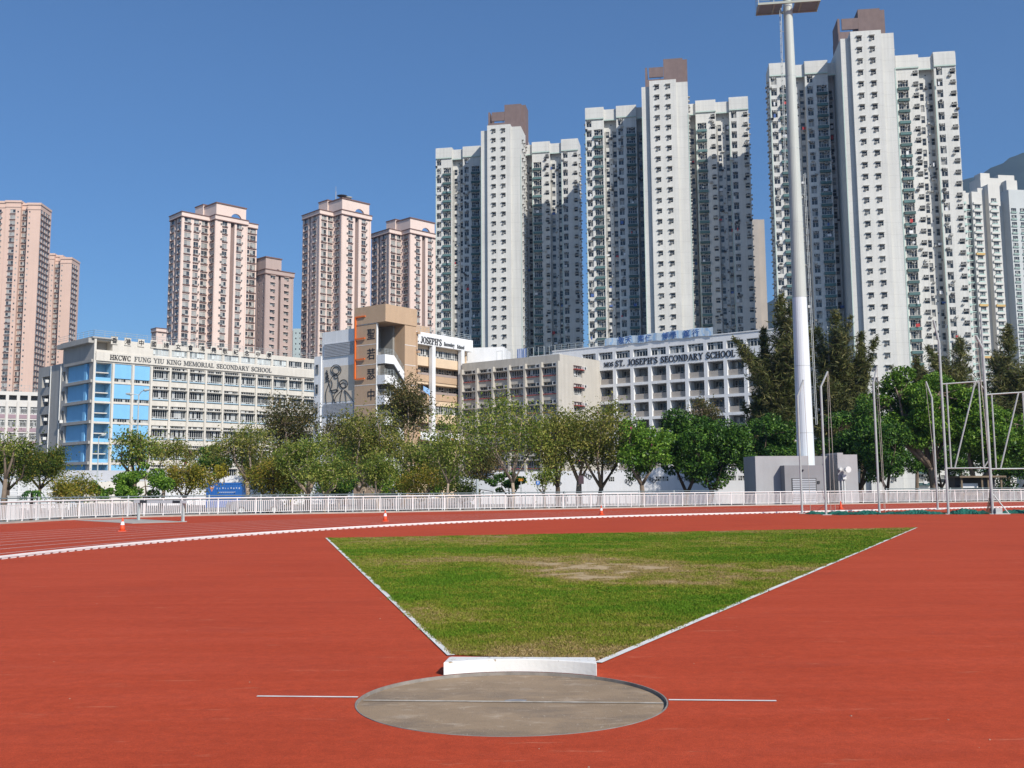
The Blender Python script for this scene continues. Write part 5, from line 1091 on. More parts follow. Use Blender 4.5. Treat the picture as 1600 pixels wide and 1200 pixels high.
o = MB(); ub = cu(659, 615); o.poly([fpt(fc, ub - .8, Z[617] + .2, 1.1), fpt(fc, ub + .9, Z[617] - .5, 1.1), fpt(fc, ub + .9, Z[617] + .6, 1.1), fpt(fc, ub - .8, Z[617] + 1.1, 1.1)]); o.poly([fpt(fc, ub - .8, Z[617] + .2, 1.07), fpt(fc, ub - .8, Z[617] + 1.1, 1.07), fpt(fc, ub + .9, Z[617] + .6, 1.07), fpt(fc, ub + .9, Z[617] - .5, 1.07)])
tag(o.build('blue_sheet', mat('blue_cloth', (.3, .5, .8), .8)), 'light blue cloth hanging from the corridor beside the white column', 'cloth')

# beige block in front
c3 = np.array([8.05, 174.8]); c3 = at(875, 600, 174.8)[:2]; z9 = pz(c3, uL, 875, 553); L9 = -along(c3, uL, 722, 590); f9 = (tuple(c3 - uL * L9), aL); f9r = (tuple(c3), aR); LR = along(c3, vR, 940, 600)
M_BG = mat('beige_grey_render', (.50, .465, .41), .85, .07, .4, streak=.10); M_RED = mat('red_ledge', (.40, .07, .06), .7, .08, 1)
BB = thing('school_building', 'beige school block with red window ledges in front of the white towers', 'school', (*c3, GZ))
pl = [L9 + along(c3, uL, x, 590) for x in (747, 772, 797, 822, 847.5, 873.5)]; pit9 = (pl[-1] - pl[0]) / 5
zw = pz(c3, uL, 860, 567.5); st9 = 3.13; rows9 = [zw - st9 * k for k in range(7)]
b = MB(); cols = [(u - pit9 + .25, u - .25, [(z - 2.0, z - .75) for z in rows9 if z > 2.5] + [(z - .62, z) for z in rows9 if z > 2.5], .45) for u in pl]
facade(b, f9, L9, GZ, z9, cols)
uw = [along(c3, vR, x, 580) for x in (896, 909.5)]; facade(b, f9r, LR, GZ, z9, [(uw[0], uw[1], [(z - 2.1, z - .1) for z in rows9 if z > 2.5], .4)])
b.poly([fpt(f9, 0, z9 - .1), fpt(f9, L9, z9 - .1), fpt(f9, L9, z9 - .1, -12), fpt(f9, 0, z9 - .1, -12)]); b.poly([fpt(f9, 0, GZ, -12), fpt(f9, 0, GZ), fpt(f9, 0, z9), fpt(f9, 0, z9, -12)]); b.build('wall', [M_BG], BB)
for u in pl:
    for z in rows9:
        if z <= 2.5: continue
        uc, w = u - pit9 / 2, pit9 - .5; put_win(BB, f9, uc, z - 2.0, w, 1.25, 6, [.3], dep=.4); put_win(BB, f9, uc - .3, z - .6, w - .65, .58, 4, [], dep=.4, fm=M_FRG); put_ac(BB, f9, uc + w / 2 - .5, z - .3, -.25)
        slab(BB, 'sun_shade', M_BG, f9, u - pit9 + .2, u - .2, z - .74, z - .63, -.1, .55); slab(BB, 'window_ledge', M_RED, f9, u - pit9 + .25, u - .25, z - 2.15, z - 2.03, -.02, .2)
for z in rows9:
    if z > 2.5: put_win(BB, f9r, sum(uw) / 2, z - 2.1, uw[1] - uw[0], 1.25, 5, [.3], dep=.35); put_win(BB, f9r, sum(uw) / 2, z - .72, uw[1] - uw[0], .6, 5, [], dep=.35); slab(BB, 'window_ledge', M_RED, f9r, uw[0] - .1, uw[1] + .2, z - .84, z - .73, -.3, .55); put_ac(BB, f9r, uw[1] + .15, z - .5)
for u in pl + [pl[0] - pit9]: slab(BB, 'pilaster', M_BG, f9, u - .2, u + .2, GZ, zw + .25, 0, .55)
b = MB(); b.fbox(f9, L9 - 6.5, L9 - .3, z9 - .05, z9 + .12, -1, -.2); b.build('roof_coping', M_WSH, BB)

# white classroom block with balconies
b4 = at(1165, 600, 168)[:2]; sW = lambda px, py: -along(b4, uL, px, py); zW = lambda px, py: pz(b4, uL, px, py)
L4 = sW(935, 560) + 10; EX = 7.0; f4 = (tuple(b4 - uL * L4), aL); U = lambda px, py: L4 - sW(px, py)
MOS = thing('school_building', 'white school block with rows of open balconies and bold black lettering', 'school', (*b4, GZ))
zt4 = 26.0; pitch4 = 3.545; e0 = U(1136, 570); bays4 = [(e0 - pitch4 * i + .0, e0 - pitch4 * i + 2.9) for i in range(-1, 9)]
rowtop = [zW(1148, 561.5) - 3.02 * k for k in range(8)]
b = MB(); cols = [(u0, u1, [(zW(1148, 543.5), zW(1148, 531))] + [(z - 2.55, z) for z in rowtop if z > 3], 2.2) for u0, u1 in bays4]
facade(b, f4, L4 + EX, GZ, zt4, cols); b.poly([fpt(f4, 0, zt4 - .15), fpt(f4, L4 + EX, zt4 - .15), fpt(f4, L4 + EX, zt4 - .15, -9), fpt(f4, 0, zt4 - .15, -9)]); b.poly([fpt(f4, L4 + EX, GZ), fpt(f4, L4 + EX, GZ, -9), fpt(f4, L4 + EX, zt4, -9), fpt(f4, L4 + EX, zt4)])
b.poly([fpt(f4, 0, GZ, -9), fpt(f4, 0, GZ), fpt(f4, 0, zt4), fpt(f4, 0, zt4, -9)]); b.build('wall', [M_WSH], MOS)
zwin = (zW(1148, 543.5), zW(1148, 531)); fb = (fpt(f4, 0, 0, -1.85)[:2], aL)
M_PAR = mat('balcony_parapet_beige', (.40, .36, .32), .85, .08, .5)
for i, (u0, u1) in enumerate(bays4):
    uc, w = (u0 + u1) / 2, u1 - u0; put_win(MOS, f4, uc, zwin[0], w, zwin[1] - zwin[0], 5, [.95], dep=.35)
    for k, z in enumerate(rowtop):
        if z <= 3: continue
        o = MB(); o.fbox(f4, u0 + .03, u1 - .03, z - 2.53, z - 1.55, -.55, -.40); o.build('balcony_parapet', M_PAR, MOS)
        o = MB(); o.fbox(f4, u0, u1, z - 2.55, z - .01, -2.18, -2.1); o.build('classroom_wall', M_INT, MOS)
        put_win(MOS, fb, uc + .2, z - 1.5, w - .5, 1.3, 4, [.4], dep=.2, fm=M_FRG)
b = MB(); b.fbox(f4, 0, L4 + EX, zt4, zt4 + .16, -.5, .12); b.build('roof_coping', M_WSH, MOS)
zb_ = zW(1000, 568.5); sign_word('MOS', f4, U(944, 570), U(959, 568), zb_ - .03, .80, M_BLACK, MOS, .03); sign_word("ST. JOSEPH'S SECONDARY SCHOOL", f4, U(961.5, 568), U(1149.5, 556), zb_ - .13, 1.08, M_BLACK, MOS, .03)
rail_run(MOS, [fpt(f4, 0, zt4 + .1, -.8), fpt(f4, 14, zt4 + .1, -.8)], 1.2, M_STEEL, step=1.5)
o = MB(); ua, ub = U(946, 530), U(1115, 520); n = 24; zb0 = zt4 + .05; hb = 1.25          # long roof banner
for i in range(n):
    t0, t1 = i / n, (i + 1) / n; yy = lambda t: .2 + .06 * math.sin(t * 40); P = lambda t, z: fpt(f4, ua + (ub - ua) * t, z, yy(t)); sg = lambda t: .1 * math.sin(t * 31)
    o.poly([P(t0, zb0 + sg(t0)), P(t1, zb0 + sg(t1)), P(t1, zb0 + hb + .15 * t1 + sg(t1)), P(t0, zb0 + hb + .15 * t0 + sg(t0))])
def banner_mat():
    m = mat('pale_blue_banner', (.62, .72, .80), .7, .10, 1.2); n = m.node_tree.nodes; l = m.node_tree.links; bs = n['Principled BSDF']; src = bs.inputs['Base Color'].links[0].from_socket; geo = n.new('ShaderNodeNewGeometry')
    w = n.new('ShaderNodeTexWave'); w.inputs['Scale'].default_value = .35; w.inputs['Distortion'].default_value = 9; w.inputs['Detail'].default_value = 3; l.new(geo.outputs['Position'], w.inputs['Vector'])
    r = n.new('ShaderNodeMapRange'); r.inputs['From Min'].default_value = .7; r.inputs['From Max'].default_value = .9; r.inputs['To Max'].default_value = .6; l.new(w.outputs['Fac'], r.inputs['Value'])
    x = n.new('ShaderNodeMix'); x.data_type = 'RGBA'; l.new(r.outputs[0], x.inputs[0]); l.new(src, x.inputs[6]); x.inputs[7].default_value = (.22, .45, .75, 1); l.new(x.outputs[2], bs.inputs['Base Color']); return m
RB = thing('roof_banner', 'pale blue banner with dark blue characters along the white school roof', 'banner', fpt(f4, ua, zb0))
o.build('cloth', banner_mat(), RB); M_BLET = mat('banner_blue_lettering', (.05, .13, .38), .7)
for ch, x in zip('敬天樂仁博學篤行', (972, 983, 1003, 1014.5, 1041, 1053, 1074, 1088.5)):
    u = U(x, 525); inst('letter', text_mesh('letter', ch, 1.35, [M_BLET], .012, .01), RB, fpt(f4, u, zb0 + hb / 2 + .05, .29), aL)
# low white roof block joining the corridor and beige blocks
o = MB(); p = at(748, 552, 196); o.box((p[0], p[1], 13), (11, 8, 28.0), -.15); LK = o.build('link_block', M_WSH, org=(p[0], p[1], GZ)); tag(LK, 'plain white roof block between the cream corridor block and the beige block', 'school')
o = thing('roof_rack', 'rack of pipes and blue striped sheets on the beige school roof', 'roof rack', fpt(f9, L9 * .55, z9))
b = MB()
for i in range(6):
    u = L9 * .30 + i * 2.3; b.tube([fpt(f9, u, z9, -2), fpt(f9, u, z9 + 1.9, -2), fpt(f9, u + 1.2, z9 + 1.9, -2), fpt(f9, u + 1.2, z9, -2)], .05, 5)
b.build('pipe_frame', M_STEEL, o); b = MB()
for i in range(5): b.fbox(f9, L9 * .52 + i * .42, L9 * .52 + i * .42 + .24, z9 + .1, z9 + 1.9, -1.9, -1.85)
b.build('striped_sheet', mat('blue_stripe', (.22, .32, .6), .7), o)

# ================================================================== FLOODLIGHT MAST AND ITS BASE
M_PLG = mat('grey_and_shaded_plinth_render', (.27, .265, .275), .85, .06, .8, streak=.06); M_PLL = mat('light_plinth_render', (.39, .385, .39), .85, .06, .8, streak=.06)
mb_ = at(1259, 712, 80.5); MX, MY = mb_[0], mb_[1]
pl_ = thing('mast_base', 'grey rendered block at the foot of the floodlight mast with a louvred box', 'base', (MX, MY, GZ))
ap = rad(4); P0 = at(1181, 750, 78.3)[:2]; fp = (tuple(P0), ap); XU = lambda px: along(P0, np.array([math.cos(ap), math.sin(ap)]), px, 740)
ztp = pz(P0, np.array([math.cos(ap), math.sin(ap)]), 1220, 712.5)
b = MB(); b.fbox(fp, 0, XU(1264), GZ, ztp, -3.0, 0); b.build('left_block', M_PLL, pl_)
b = MB(); b.fbox(fp, XU(1309), XU(1340), GZ, ztp + .08, -3.0, .05); b.fbox(fp, XU(1309), XU(1318), GZ, ztp + .22, -3.2, .051); b.build('right_block', M_PLL, pl_)
b = MB(); b.fbox(fp, XU(1264) + .003, XU(1309) - .003, GZ, ztp + .02, -3.0, -1.6); b.build('recess_wall', M_PLG, pl_)  # recess wall coloured darker, as the right block's shade falls on it
zlo = ztp - .72; b = MB(); b.fbox(fp, XU(1219.5), XU(1281), GZ, zlo, -.2, .95); b.build('louvre_box', M_PLG, pl_)
u0, u1 = XU(1231), XU(1266.5); zl1 = zlo - 1.0
for k in range(13):
    b = MB(); z = zl1 - k * .16; b.fbox(fp, u0, u1, z - .11, z, .95, 1.0); b.build('louvre_slat', M_LOUV, pl_)
b = MB(); b.fbox(fp, u0 - .08, u1 + .08, zl1 - 2.1, zl1 + .06, .951, .962); b.build('louvre_frame', mat('louvre_back', (.10, .10, .10), .7), pl_)
b = MB(); b.fbox(fp, XU(1269.5), XU(1273), zlo - 1.35, zlo - 1.15, .95, 1.02); b.fbox(fp, XU(1247), XU(1248.5), zlo - .42, zlo - .3, .95, 1.05); b.build('switch_plate', M_DARK, pl_)
b = MB()
for px in (1314, 1317.5): b.tube([fpt(fp, XU(px), GZ, .16), fpt(fp, XU(px), ztp - 1.75, .16)], .06, 6)
b.box(fpt(fp, XU(1317), ztp - 1.6, .22), (.26, .25, .35), ap); b.build('conduit', M_ACW, pl_)
b = MB(); q = fpt(fp, XU(1318.5), ztp - 1.05, .3); b.tube([q, (q[0] + .1, q[1] - .45, q[2])], [.12, .24], 10); b.tube([fpt(fp, XU(1312), ztp - 1.0, .05), fpt(fp, XU(1312), ztp - 1.0, .3)], .12, 10); b.build('horn_speaker', M_ACW, pl_)

mast = thing('floodlight_mast', 'tall tapered grey floodlight mast with white lower part and platform', 'mast', (MX, MY, 0))
def rz(z): return .68 - (.68 - .355) * min(1, z / 39.5)
M_MG = mat('mast_grey_paint', (.50, .54, .50), .5, .05, .5, streak=.06); M_MW = mat('mast_white_paint', (.72, .78, .81), .5, .04, .5, streak=.04)
zsp = pz(np.array([MX, MY]), np.array([1., 0]), 1255, 465)
b = MB(); b.lathe((MX, MY, 0), [(rz(z), z) for z in np.linspace(GZ, zsp, 6)], 24); b.build('white_section', M_MW, mast, smooth=False)
b = MB(); b.lathe((MX, MY, 0), [(rz(z), z) for z in np.linspace(zsp, 42.5, 8)], 24); b.build('grey_section', M_MG, mast, smooth=False)
for z in (zsp - 10.6, zsp - 5.4, zsp, zsp + 6, zsp + 12, zsp + 18):
    b = MB(); b.lathe((MX, MY, z), [(rz(z) + .006, -.02), (rz(z) + .006, .02)], 24); b.build('joint_ring', M_STEEL, mast)
zpf = pz(np.array([MX, MY]), np.array([1., 0]), 1225, 15); apf = rad(-8)
b = MB(); fpl = ((MX, MY), apf); b.fbox(fpl, -2.45, 2.45, zpf + .1, zpf + .28, .85, 1.0); b.fbox(fpl, -2.45, 2.45, zpf + .1, zpf + .28, -1.0, -.85)
for u in (-2.45, -1.2, .9, 2.3): b.fbox(fpl, u, u + .12, zpf + .1, zpf + .27, -.85, .85)
b.build('platform_frame', mat('platform_green_grey', (.40, .44, .38), .6, .08, 1), mast)
for u0, u1 in ((-2.3, -1.22), (-1.06, -.5), (.45, .88), (1.04, 2.28)):
    b = MB(); b.fbox(fpl, u0, u1, zpf + .15, zpf + .19, -.83, .83); b.build('floor_grating', mat('grating', (.26, .31, .36), .6, .1, 2), mast)
b = MB()
for y in (-.92, .92):
    for h in (.5, 1.05): b.tube([fpt(fpl, -2.4, zpf + .28 + h, y), fpt(fpl, 2.4, zpf + .28 + h, y)], .025, 5)
    for u in (-2.4, -1.2, 1.2, 2.4): b.tube([fpt(fpl, u, zpf + .28, y), fpt(fpl, u, zpf + 1.35, y)], .03, 5)
for u in (-2.4, 2.4): b.tube([fpt(fpl, u, zpf + 1.3, -.92), fpt(fpl, u, zpf + 1.3, .92)], .025, 5)
b.build('platform_railing', M_STEEL, mast)
for k in range(2):
    for i in range(5):
        b = MB(); q = fpt(fpl, -1.9 + .95 * i, zpf + 1.9 + .9 * k, .75); b.tube([q, (q[0] + .05, q[1] - .35, q[2] - .2)], [.2, .32], 10); b.build('floodlight', M_STEEL, mast)
b = MB()
for z in (1.9, 2.8): b.fbox(fpl, -2.3, 2.3, zpf + z - .04, zpf + z + .04, .6, .7)
b.build('lamp_rail', M_STEEL, mast)
b = MB(); zl = 2.5          # ladder up the side of the mast
lad = lambda z, o: (MX + (rz(z) + .28) * (1 if z < 26 else -1), MY - .1 + o, z)
for o in (-.2, .2): b.tube([lad(z, o) for z in (6, 25.9)], .025, 5); b.tube([lad(z, o) for z in (26.1, zpf)], .025, 5)
for z in np.arange(6, zpf, .6): b.tube([lad(z, -.2), lad(z, .2)], .018, 4); 
for z in np.arange(6.5, zpf, 2.4): q = lad(z, 0); b.tube([q, (MX, MY - .1, z)], .02, 4)
b.build('ladder', M_STEEL, mast)

# ================================================================== BEHIND THE FENCE
# street railing
sr = thing('street_railing', 'dark blue grey street railing behind the white fence', 'railing', (0, 70, GZ))
off = [(x - 5.5 * math.sin(a), y + 5.5 * math.cos(a)) for (x, y), a in resample(FP[2:], 3.0)]; off = [q for q in off if not (17.0 < q[0] < 27.5)] 
M_SR = mat('blue_grey_rail_paint', (.16, .19, .20), .5, .1, 2)
b2 = MB(); runs = [[off[0]]]
for p, q in zip(off[:-1], off[1:]):
    if math.hypot(p[0] - q[0], p[1] - q[1]) > 6: runs.append([q]); continue
    runs[-1].append(q)
    for t in np.linspace(0, 1, 12)[:-1]: x, y = p[0] + (q[0] - p[0]) * t, p[1] + (q[1] - p[1]) * t; b2.box((x, y, GZ + .75), (.03, .03, 1.3))
for rn in runs:
    for nm, h in (('top_rail', 1.62), ('lower_rail', 1.42)): b = MB(); b.tube([(*p, GZ + h) for p in rn], .035, 6); b.build(nm, M_SR, sr)
pb_ = MB(); pb_.tube([(0, 0, 0), (0, 0, 1.68)], .05, 6); pbm = pb_.mesh('rail_post', M_STEEL)
for rn in runs:
    for p in rn: inst('rail_post', pbm, sr, (*p, GZ))
tag(b2.build('rail_bar', M_SR, sr), kind='stuff')
# verge of rough grass behind the fence on the right
b = MB(); off2 = [(x - .5 * math.sin(a), y + .5 * math.cos(a), x - 5 * math.sin(a), y + 5 * math.cos(a)) for (x, y), a in resample([(27, 76), (38.5, 79.5), (60, 85.5)], 1.5)]
for p, q in zip(off2[:-1], off2[1:]): b.poly([(p[0], p[1], .03), (q[0], q[1], .03), (q[2], q[3], GZ + .35), (p[2], p[3], GZ + .35)])
tag(b.build('grass_verge', mat('verge_grass', (.13, .15, .05), .9, .4, 2.0, .8, 20)), kind='structure', label='rough grass verge behind the right end of the fence')

# low white annex with small windows behind the trees
M_ANX = mat('annex_white_wall', (.74, .74, .75), .8, .05, .4, streak=.06)
a0 = at(733, 745, 122)[:2]; da = np.array([.985, -.17]); aa = math.atan2(da[1], da[0]); fa = (tuple(a0), aa); AU = lambda px: along(a0, da, px, 745); AZ = lambda px, py: pz(a0, da, px, py)
ANX = thing('annex_wall', 'long low white wall with small dark windows behind the trees', 'wall', (*a0, GZ)); LA = AU(1262); ztl, ztr = AZ(900, 736), AZ(1035, 730)
b = MB(); wz = (AZ(1035, 752), AZ(1035, 744)); wz2 = (AZ(1035, 741.5), AZ(1035, 733.5)); cols = []
for px in (772, 856, 955, 985, 1029, 1039.5, 1081, 1092, 1145, 1158): cols.append((AU(px) - .36, AU(px) + .36, [wz], .12))
for c in cols[4:6]: c[2].append(wz2)
facade(b, fa, LA, GZ, ztl, [c if len(c[2]) == 1 else (c[0], c[1], [wz], c[3]) for c in cols])
b.poly([fpt(fa, 0, ztl), fpt(fa, LA, ztl), fpt(fa, LA, ztl, -5), fpt(fa, 0, ztl, -5)]); b.poly([fpt(fa, 0, GZ, -5), fpt(fa, 0, GZ), fpt(fa, 0, ztl), fpt(fa, 0, ztl, -5)]); b.build('wall', [M_ANX], ANX)
b = MB(); ua, ub = AU(1022), AU(1056); pts = [(ua, ztl), (ub + 1.5, ztl), (ub + .8, ztr - .2), (ub, ztr), (ua + .6, ztr), (ua, ztr - .2)]
fr_ = [fpt(fa, u, z, .003) for u, z in pts]; bk_ = [fpt(fa, u, z, -4) for u, z in pts]; b.poly(fr_); b.poly(bk_[::-1])
for i in range(6): j = (i + 1) % 6; b.poly([fr_[j], fr_[i], bk_[i], bk_[j]])
b.build('raised_parapet', [M_ANX], ANX, fix=True)
for c in cols: put_win(ANX, fa, (c[0] + c[1]) / 2, wz[0], .72, wz[1] - wz[0], 3, [(wz[1] - wz[0]) / 2], dep=.12, fw=.05)
b = MB()
for px, py, s in ((1015, 748, .5), (868, 752, .5), (915, 742, .6), (1060, 746, .7), (1075, 749, .6), (978, 752, .6)):
    uc, zc = AU(px), AZ(px, py)
    for k in range(3): b.tube([fpt(fa, uc + s * (.2 + .1 * k) * math.cos(t) * (1 - t / 14) + .25 * k, zc + s * .5 * math.sin(t) * (1 - t / 14) - .15 * k, .05) for t in np.linspace(0, 7, 16)], .03, 4)
b.build('wall_motif', M_LET1, ANX)
# white boundary wall of the left school, grey podium
w0 = at(232, 755, 128)[:2]; dw = np.array([.99, .1]); aw = math.atan2(dw[1], dw[0]); fw_ = (tuple(w0), aw); LW = along(w0, dw, 520, 755); zw_ = pz(w0, dw, 400, 743)
t = thing('boundary_wall', 'white boundary wall with small square windows in front of the left school', 'wall', (*w0, GZ))
wc = [(along(w0, dw, x, 755) - .55, along(w0, dw, x, 755) + .55, [(zw_ - 1.75, zw_ - .85)], .12) for x in (316, 392, 399.5, 428, 436)]
b = MB(); facade(b, fw_, LW, GZ, zw_, [(c[0] + .1, c[1] - .1, c[2], c[3]) for c in wc]); b.poly([fpt(fw_, 0, zw_), fpt(fw_, LW, zw_), fpt(fw_, LW, zw_, -.4), fpt(fw_, 0, zw_, -.4)]); b.build('wall', [M_ANX], t)
for c in wc: put_win(t, fw_, (c[0] + c[1]) / 2, zw_ - 1.75, .9, .9, 3, [.45], dep=.12, fw=.05)
b = MB()
for i in range(14): u = LW * (i + .5) / 14; b.fbox(fw_, u - .12, u + .12, GZ, zw_ + .02, 0, .12)
b.build('pilaster', M_ANX, t)
q = at(150, 745, 150); b = MB(); b.box((q[0] + 3, q[1], .8), (16, 3, 3.4), .55); b.box((q[0] + 3, q[1] - .6, 3.3), (16, .3, 1.5), .55, 1); o = b.build('podium_wall', [M_S1, M_LOUV], org=(q[0], q[1], GZ)); tag(o, 'pale podium wall with grey screen below the blue school bays', 'wall')
# white metal gate screen at the left
g0 = at(14, 760, 105)[:2]; gd = np.array([.99, .12]); ga = math.atan2(gd[1], gd[0]); fg = (tuple(g0), ga); LG = along(g0, gd, 108, 760); zg = pz(g0, gd, 60, 746.5)
t = thing('gate_screen', 'white metal gate screen of tall barred panels at the left', 'gate', (*g0, GZ)); npan = 6
for i in range(npan):
    b = MB(); u0, u1 = LG * i / npan + .06, LG * (i + 1) / npan - .06
    for u in np.linspace(u0, u1, 9): b.fbox(fg, u - .03, u + .03, GZ + .2, zg, -.03, .03)
    for z in (GZ + .25, (GZ + zg) / 2, (GZ + zg) / 2 + .25, zg - .05, zg - .45): b.fbox(fg, u0, u1, z - .04, z + .04, -.036, .036)
    b.build('gate_panel', M_WHITE_METAL, t)
for i in range(npan + 1): b = MB(); u = LG * i / npan; b.fbox(fg, u - .07, u + .07, GZ, zg + .35, -.07, .07); b.build('post', M_WHITE_METAL, t)
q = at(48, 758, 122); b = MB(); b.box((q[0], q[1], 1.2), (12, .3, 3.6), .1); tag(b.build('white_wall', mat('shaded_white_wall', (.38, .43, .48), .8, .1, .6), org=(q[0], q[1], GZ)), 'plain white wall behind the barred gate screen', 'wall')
q = at(22, 775, 72); b = MB(); b.box((q[0], q[1], .2), (.62, .5, 1.6)); b.box((q[0], q[1], 1.02), (.7, .58, .06)); o = b.build('utility_cabinet', M_ACW, org=(q[0], q[1], GZ)); tag(o, 'small white cabinet above the fence at the far left', 'cabinet')
# blue container
q = at(349.5, 765, 108); CW, CH2, CDp = 55 * 108 / F_PX, 2.6, 2.3
t = thing('cargo_container', 'blue metal container behind the fence under the trees', 'container', (q[0], q[1], GZ)); fk = ((q[0] - CW / 2, q[1]), .03)
M_CB = mat('blue_container_paint', (.025, .13, .42), .55, .12, 1.2, streak=.1)
b = MB(); b.fbox(fk, 0, CW, GZ + .1, GZ + CH2, -CDp, -.04); b.build('body', M_CB, t)
b = MB()
for k in range(19): u = .1 + (CW - .2) * k / 18; b.fbox(fk, u - .05, u + .05, GZ + .22, GZ + CH2 - .14, -.05, 0)
b.fbox(fk, 0, CW, GZ + CH2 - .13, GZ + CH2 + .01, -.06, .02); b.fbox(fk, 0, CW, GZ + .08, GZ + .2, -.06, .02)
b.build('corrugation', M_CB, t)
b = MB(); zc = GZ + CH2 - .62; b.poly([fpt(fk, .33, zc + .25, .012), fpt(fk, .6, zc - .3, .012), fpt(fk, .87, zc + .25, .012)]); b.build('triangle_emblem', mat('emblem_orange', (.7, .25, .12), .6), t)
b = MB(); b.poly([fpt(fk, .33, zc + .26, .014), fpt(fk, .40, zc + .14, .014), fpt(fk, .80, zc + .14, .014), fpt(fk, .87, zc + .26, .014)]); b.poly([fpt(fk, .50, zc + .0, .014), fpt(fk, .6, zc - .2, .014), fpt(fk, .7, zc + .0, .014)])
r = random.Random(4)
for i in range(9): u = 1.1 + .28 * i; b.fbox(fk, u, u + r.uniform(.06, .15), zc - .02 + r.uniform(-.03, .03), zc + .13 + r.uniform(-.04, .03), .005, .012)
for i in range(9): u = 1.3 + .2 * i; b.fbox(fk, u, u + .12, zc - .42, zc - .30, .005, .012)
b.build('white_lettering', mat('faded_white_print', (.42, .48, .60), .6), t)

# parked car glimpsed behind the fence
def car(loc, ang, label, col):
    t = thing('parked_car', label, 'car', loc); fr = ((loc[0], loc[1]), ang); z = loc[2]; mcol = mat('silver_car_paint', col, .3, .04, 2, metal=.5)
    prof = [(-2.1, .35), (-2.12, .75), (-1.95, .95), (-1.15, 1.02), (-.55, 1.44), (.65, 1.46), (1.35, 1.05), (2.0, .98), (2.1, .7), (2.08, .35)]
    b = MB(); A_ = [fpt(fr, u, z + h, .82 if h > 1.1 else .88) for u, h in prof]; B_ = [fpt(fr, u, z + h, -.82 if h > 1.1 else -.88) for u, h in prof]
    b.poly(A_[::-1]); b.poly(B_)
    for i in range(len(prof)): j = (i + 1) % len(prof); b.poly([A_[i], A_[j], B_[j], B_[i]])
    b.build('body', mcol, t, fix=True); 
    for sg in (1, -1):
        for pts in ([(-1.0, 1.06), (-.5, 1.38), (.02, 1.4), (.02, 1.06)], [(.08, 1.06), (.08, 1.4), (.6, 1.4), (1.15, 1.08)]):
            b = MB(); b.poly([fpt(fr, u, z + h, sg * .892) for u, h in pts]); b.build('window', M_GL, t)
        for u in (-1.3, 1.3):
            b = MB(); c = fpt(fr, u, z + .32, sg * .80); e = fpt(fr, u, z + .32, sg * .93); b.tube([c, e], .32, 14); w = b.build('wheel', M_DARK, t); b = MB(); b.tube([e, fpt(fr, u, z + .32, sg * .94)], .19, 10); b.build('rim', M_STEEL, w)
    b = MB(); b.poly([fpt(fr, 1.32, z + 1.08, .7), fpt(fr, .70, z + 1.44, .66), fpt(fr, .70, z + 1.44, -.66), fpt(fr, 1.32, z + 1.08, -.7)]); b.build('windscreen', M_GL, t)
    for sg in (1, -1): b = MB(); b.box(fpt(fr, 2.08, z + .72, sg * .62), (.08, .35, .16), ang); b.build('headlight', M_BAND, t)
q = at(399, 771, 84); car((q[0], q[1], GZ), rad(28), 'silver car roof just visible above the fence right of the blue container', (.22, .24, .27))

# lamp posts, signs
def lamp(px, pytop, Y, label, arms, h=None):
    q = at(px, pytop, Y); t = thing('street_lamp', label, 'street lamp', (q[0], q[1], GZ)); z = q[2]
    b = MB(); b.tube([(q[0], q[1], GZ), (q[0], q[1], 2), (q[0], q[1], z)], [.10, .09, .055], 8); b.build('pole', M_STEEL, t)
    for dx, dz in arms:
        b = MB(); b.tube([(q[0], q[1], z - .1), (q[0] + dx * .5, q[1] - .1, z + dz * .6), (q[0] + dx, q[1] - .15, z + dz)], .035, 6); b.build('arm', M_STEEL, t)
        s = 1 if dx > 0 else -1; b = MB(); e = (q[0] + dx, q[1] - .15, z + dz); b.tube([e, (e[0] + s * .12, e[1], e[2] + .03), (e[0] + s * .55, e[1], e[2] + .07)], [.05, .15, .07], 8); b.build('lamp_head', M_STEEL, t)
lamp(217, 616, 92, 'double armed street lamp in front of the blue school bays', [(-.55, -.02), (.45, .32)])
lamp(154.5, 682, 120, 'thin grey lamp post beside the blue school corner', [(.3, .1)])
lamp(746, 752, 80, 'thin pale post beside the fence in the middle', [])
lamp(1293, 510, 112, 'slim white pole top showing above the feathery trees', [])
def sign(px, py, Y, w, h, label, m, name='street_sign', pole=M_STEEL, bar=None):
    q = at(px, py, Y); t = thing(name, label, 'sign', (q[0], q[1], GZ)); b = MB(); b.tube([(q[0], q[1] + .05, GZ), (q[0], q[1] + .05, q[2] + h / 2)], .04, 6); b.build('pole', pole, t)
    b = MB(); b.box((q[0], q[1], q[2]), (w, .04, h)); b.build('sign_plate', m, t)
    if bar: b = MB(); b.box((q[0], q[1] - .022, q[2] - h * .08), (w * .16, .01, h * .55)); b.box((q[0], q[1] - .024, q[2] + h * .22), (w * .5, .01, h * .16)); b.build('sign_symbol', M_BAND, t)
sign(840.5, 754.5, 82, .27, .27, 'small blue road sign with a white T symbol', mat('sign_blue', (.03, .17, .55), .5), bar=True)
sign(908, 749.5, 84, .42, .68, 'dark maroon notice board on a thin post', mat('maroon_board', (.075, .045, .055), .6), pole=M_DARK)
sign(814, 749.5, 86, .42, .22, 'small orange yellow signal box on a pole behind the pale trunk', mat('signal_orange', (.75, .32, .03), .5), name='signal_box')
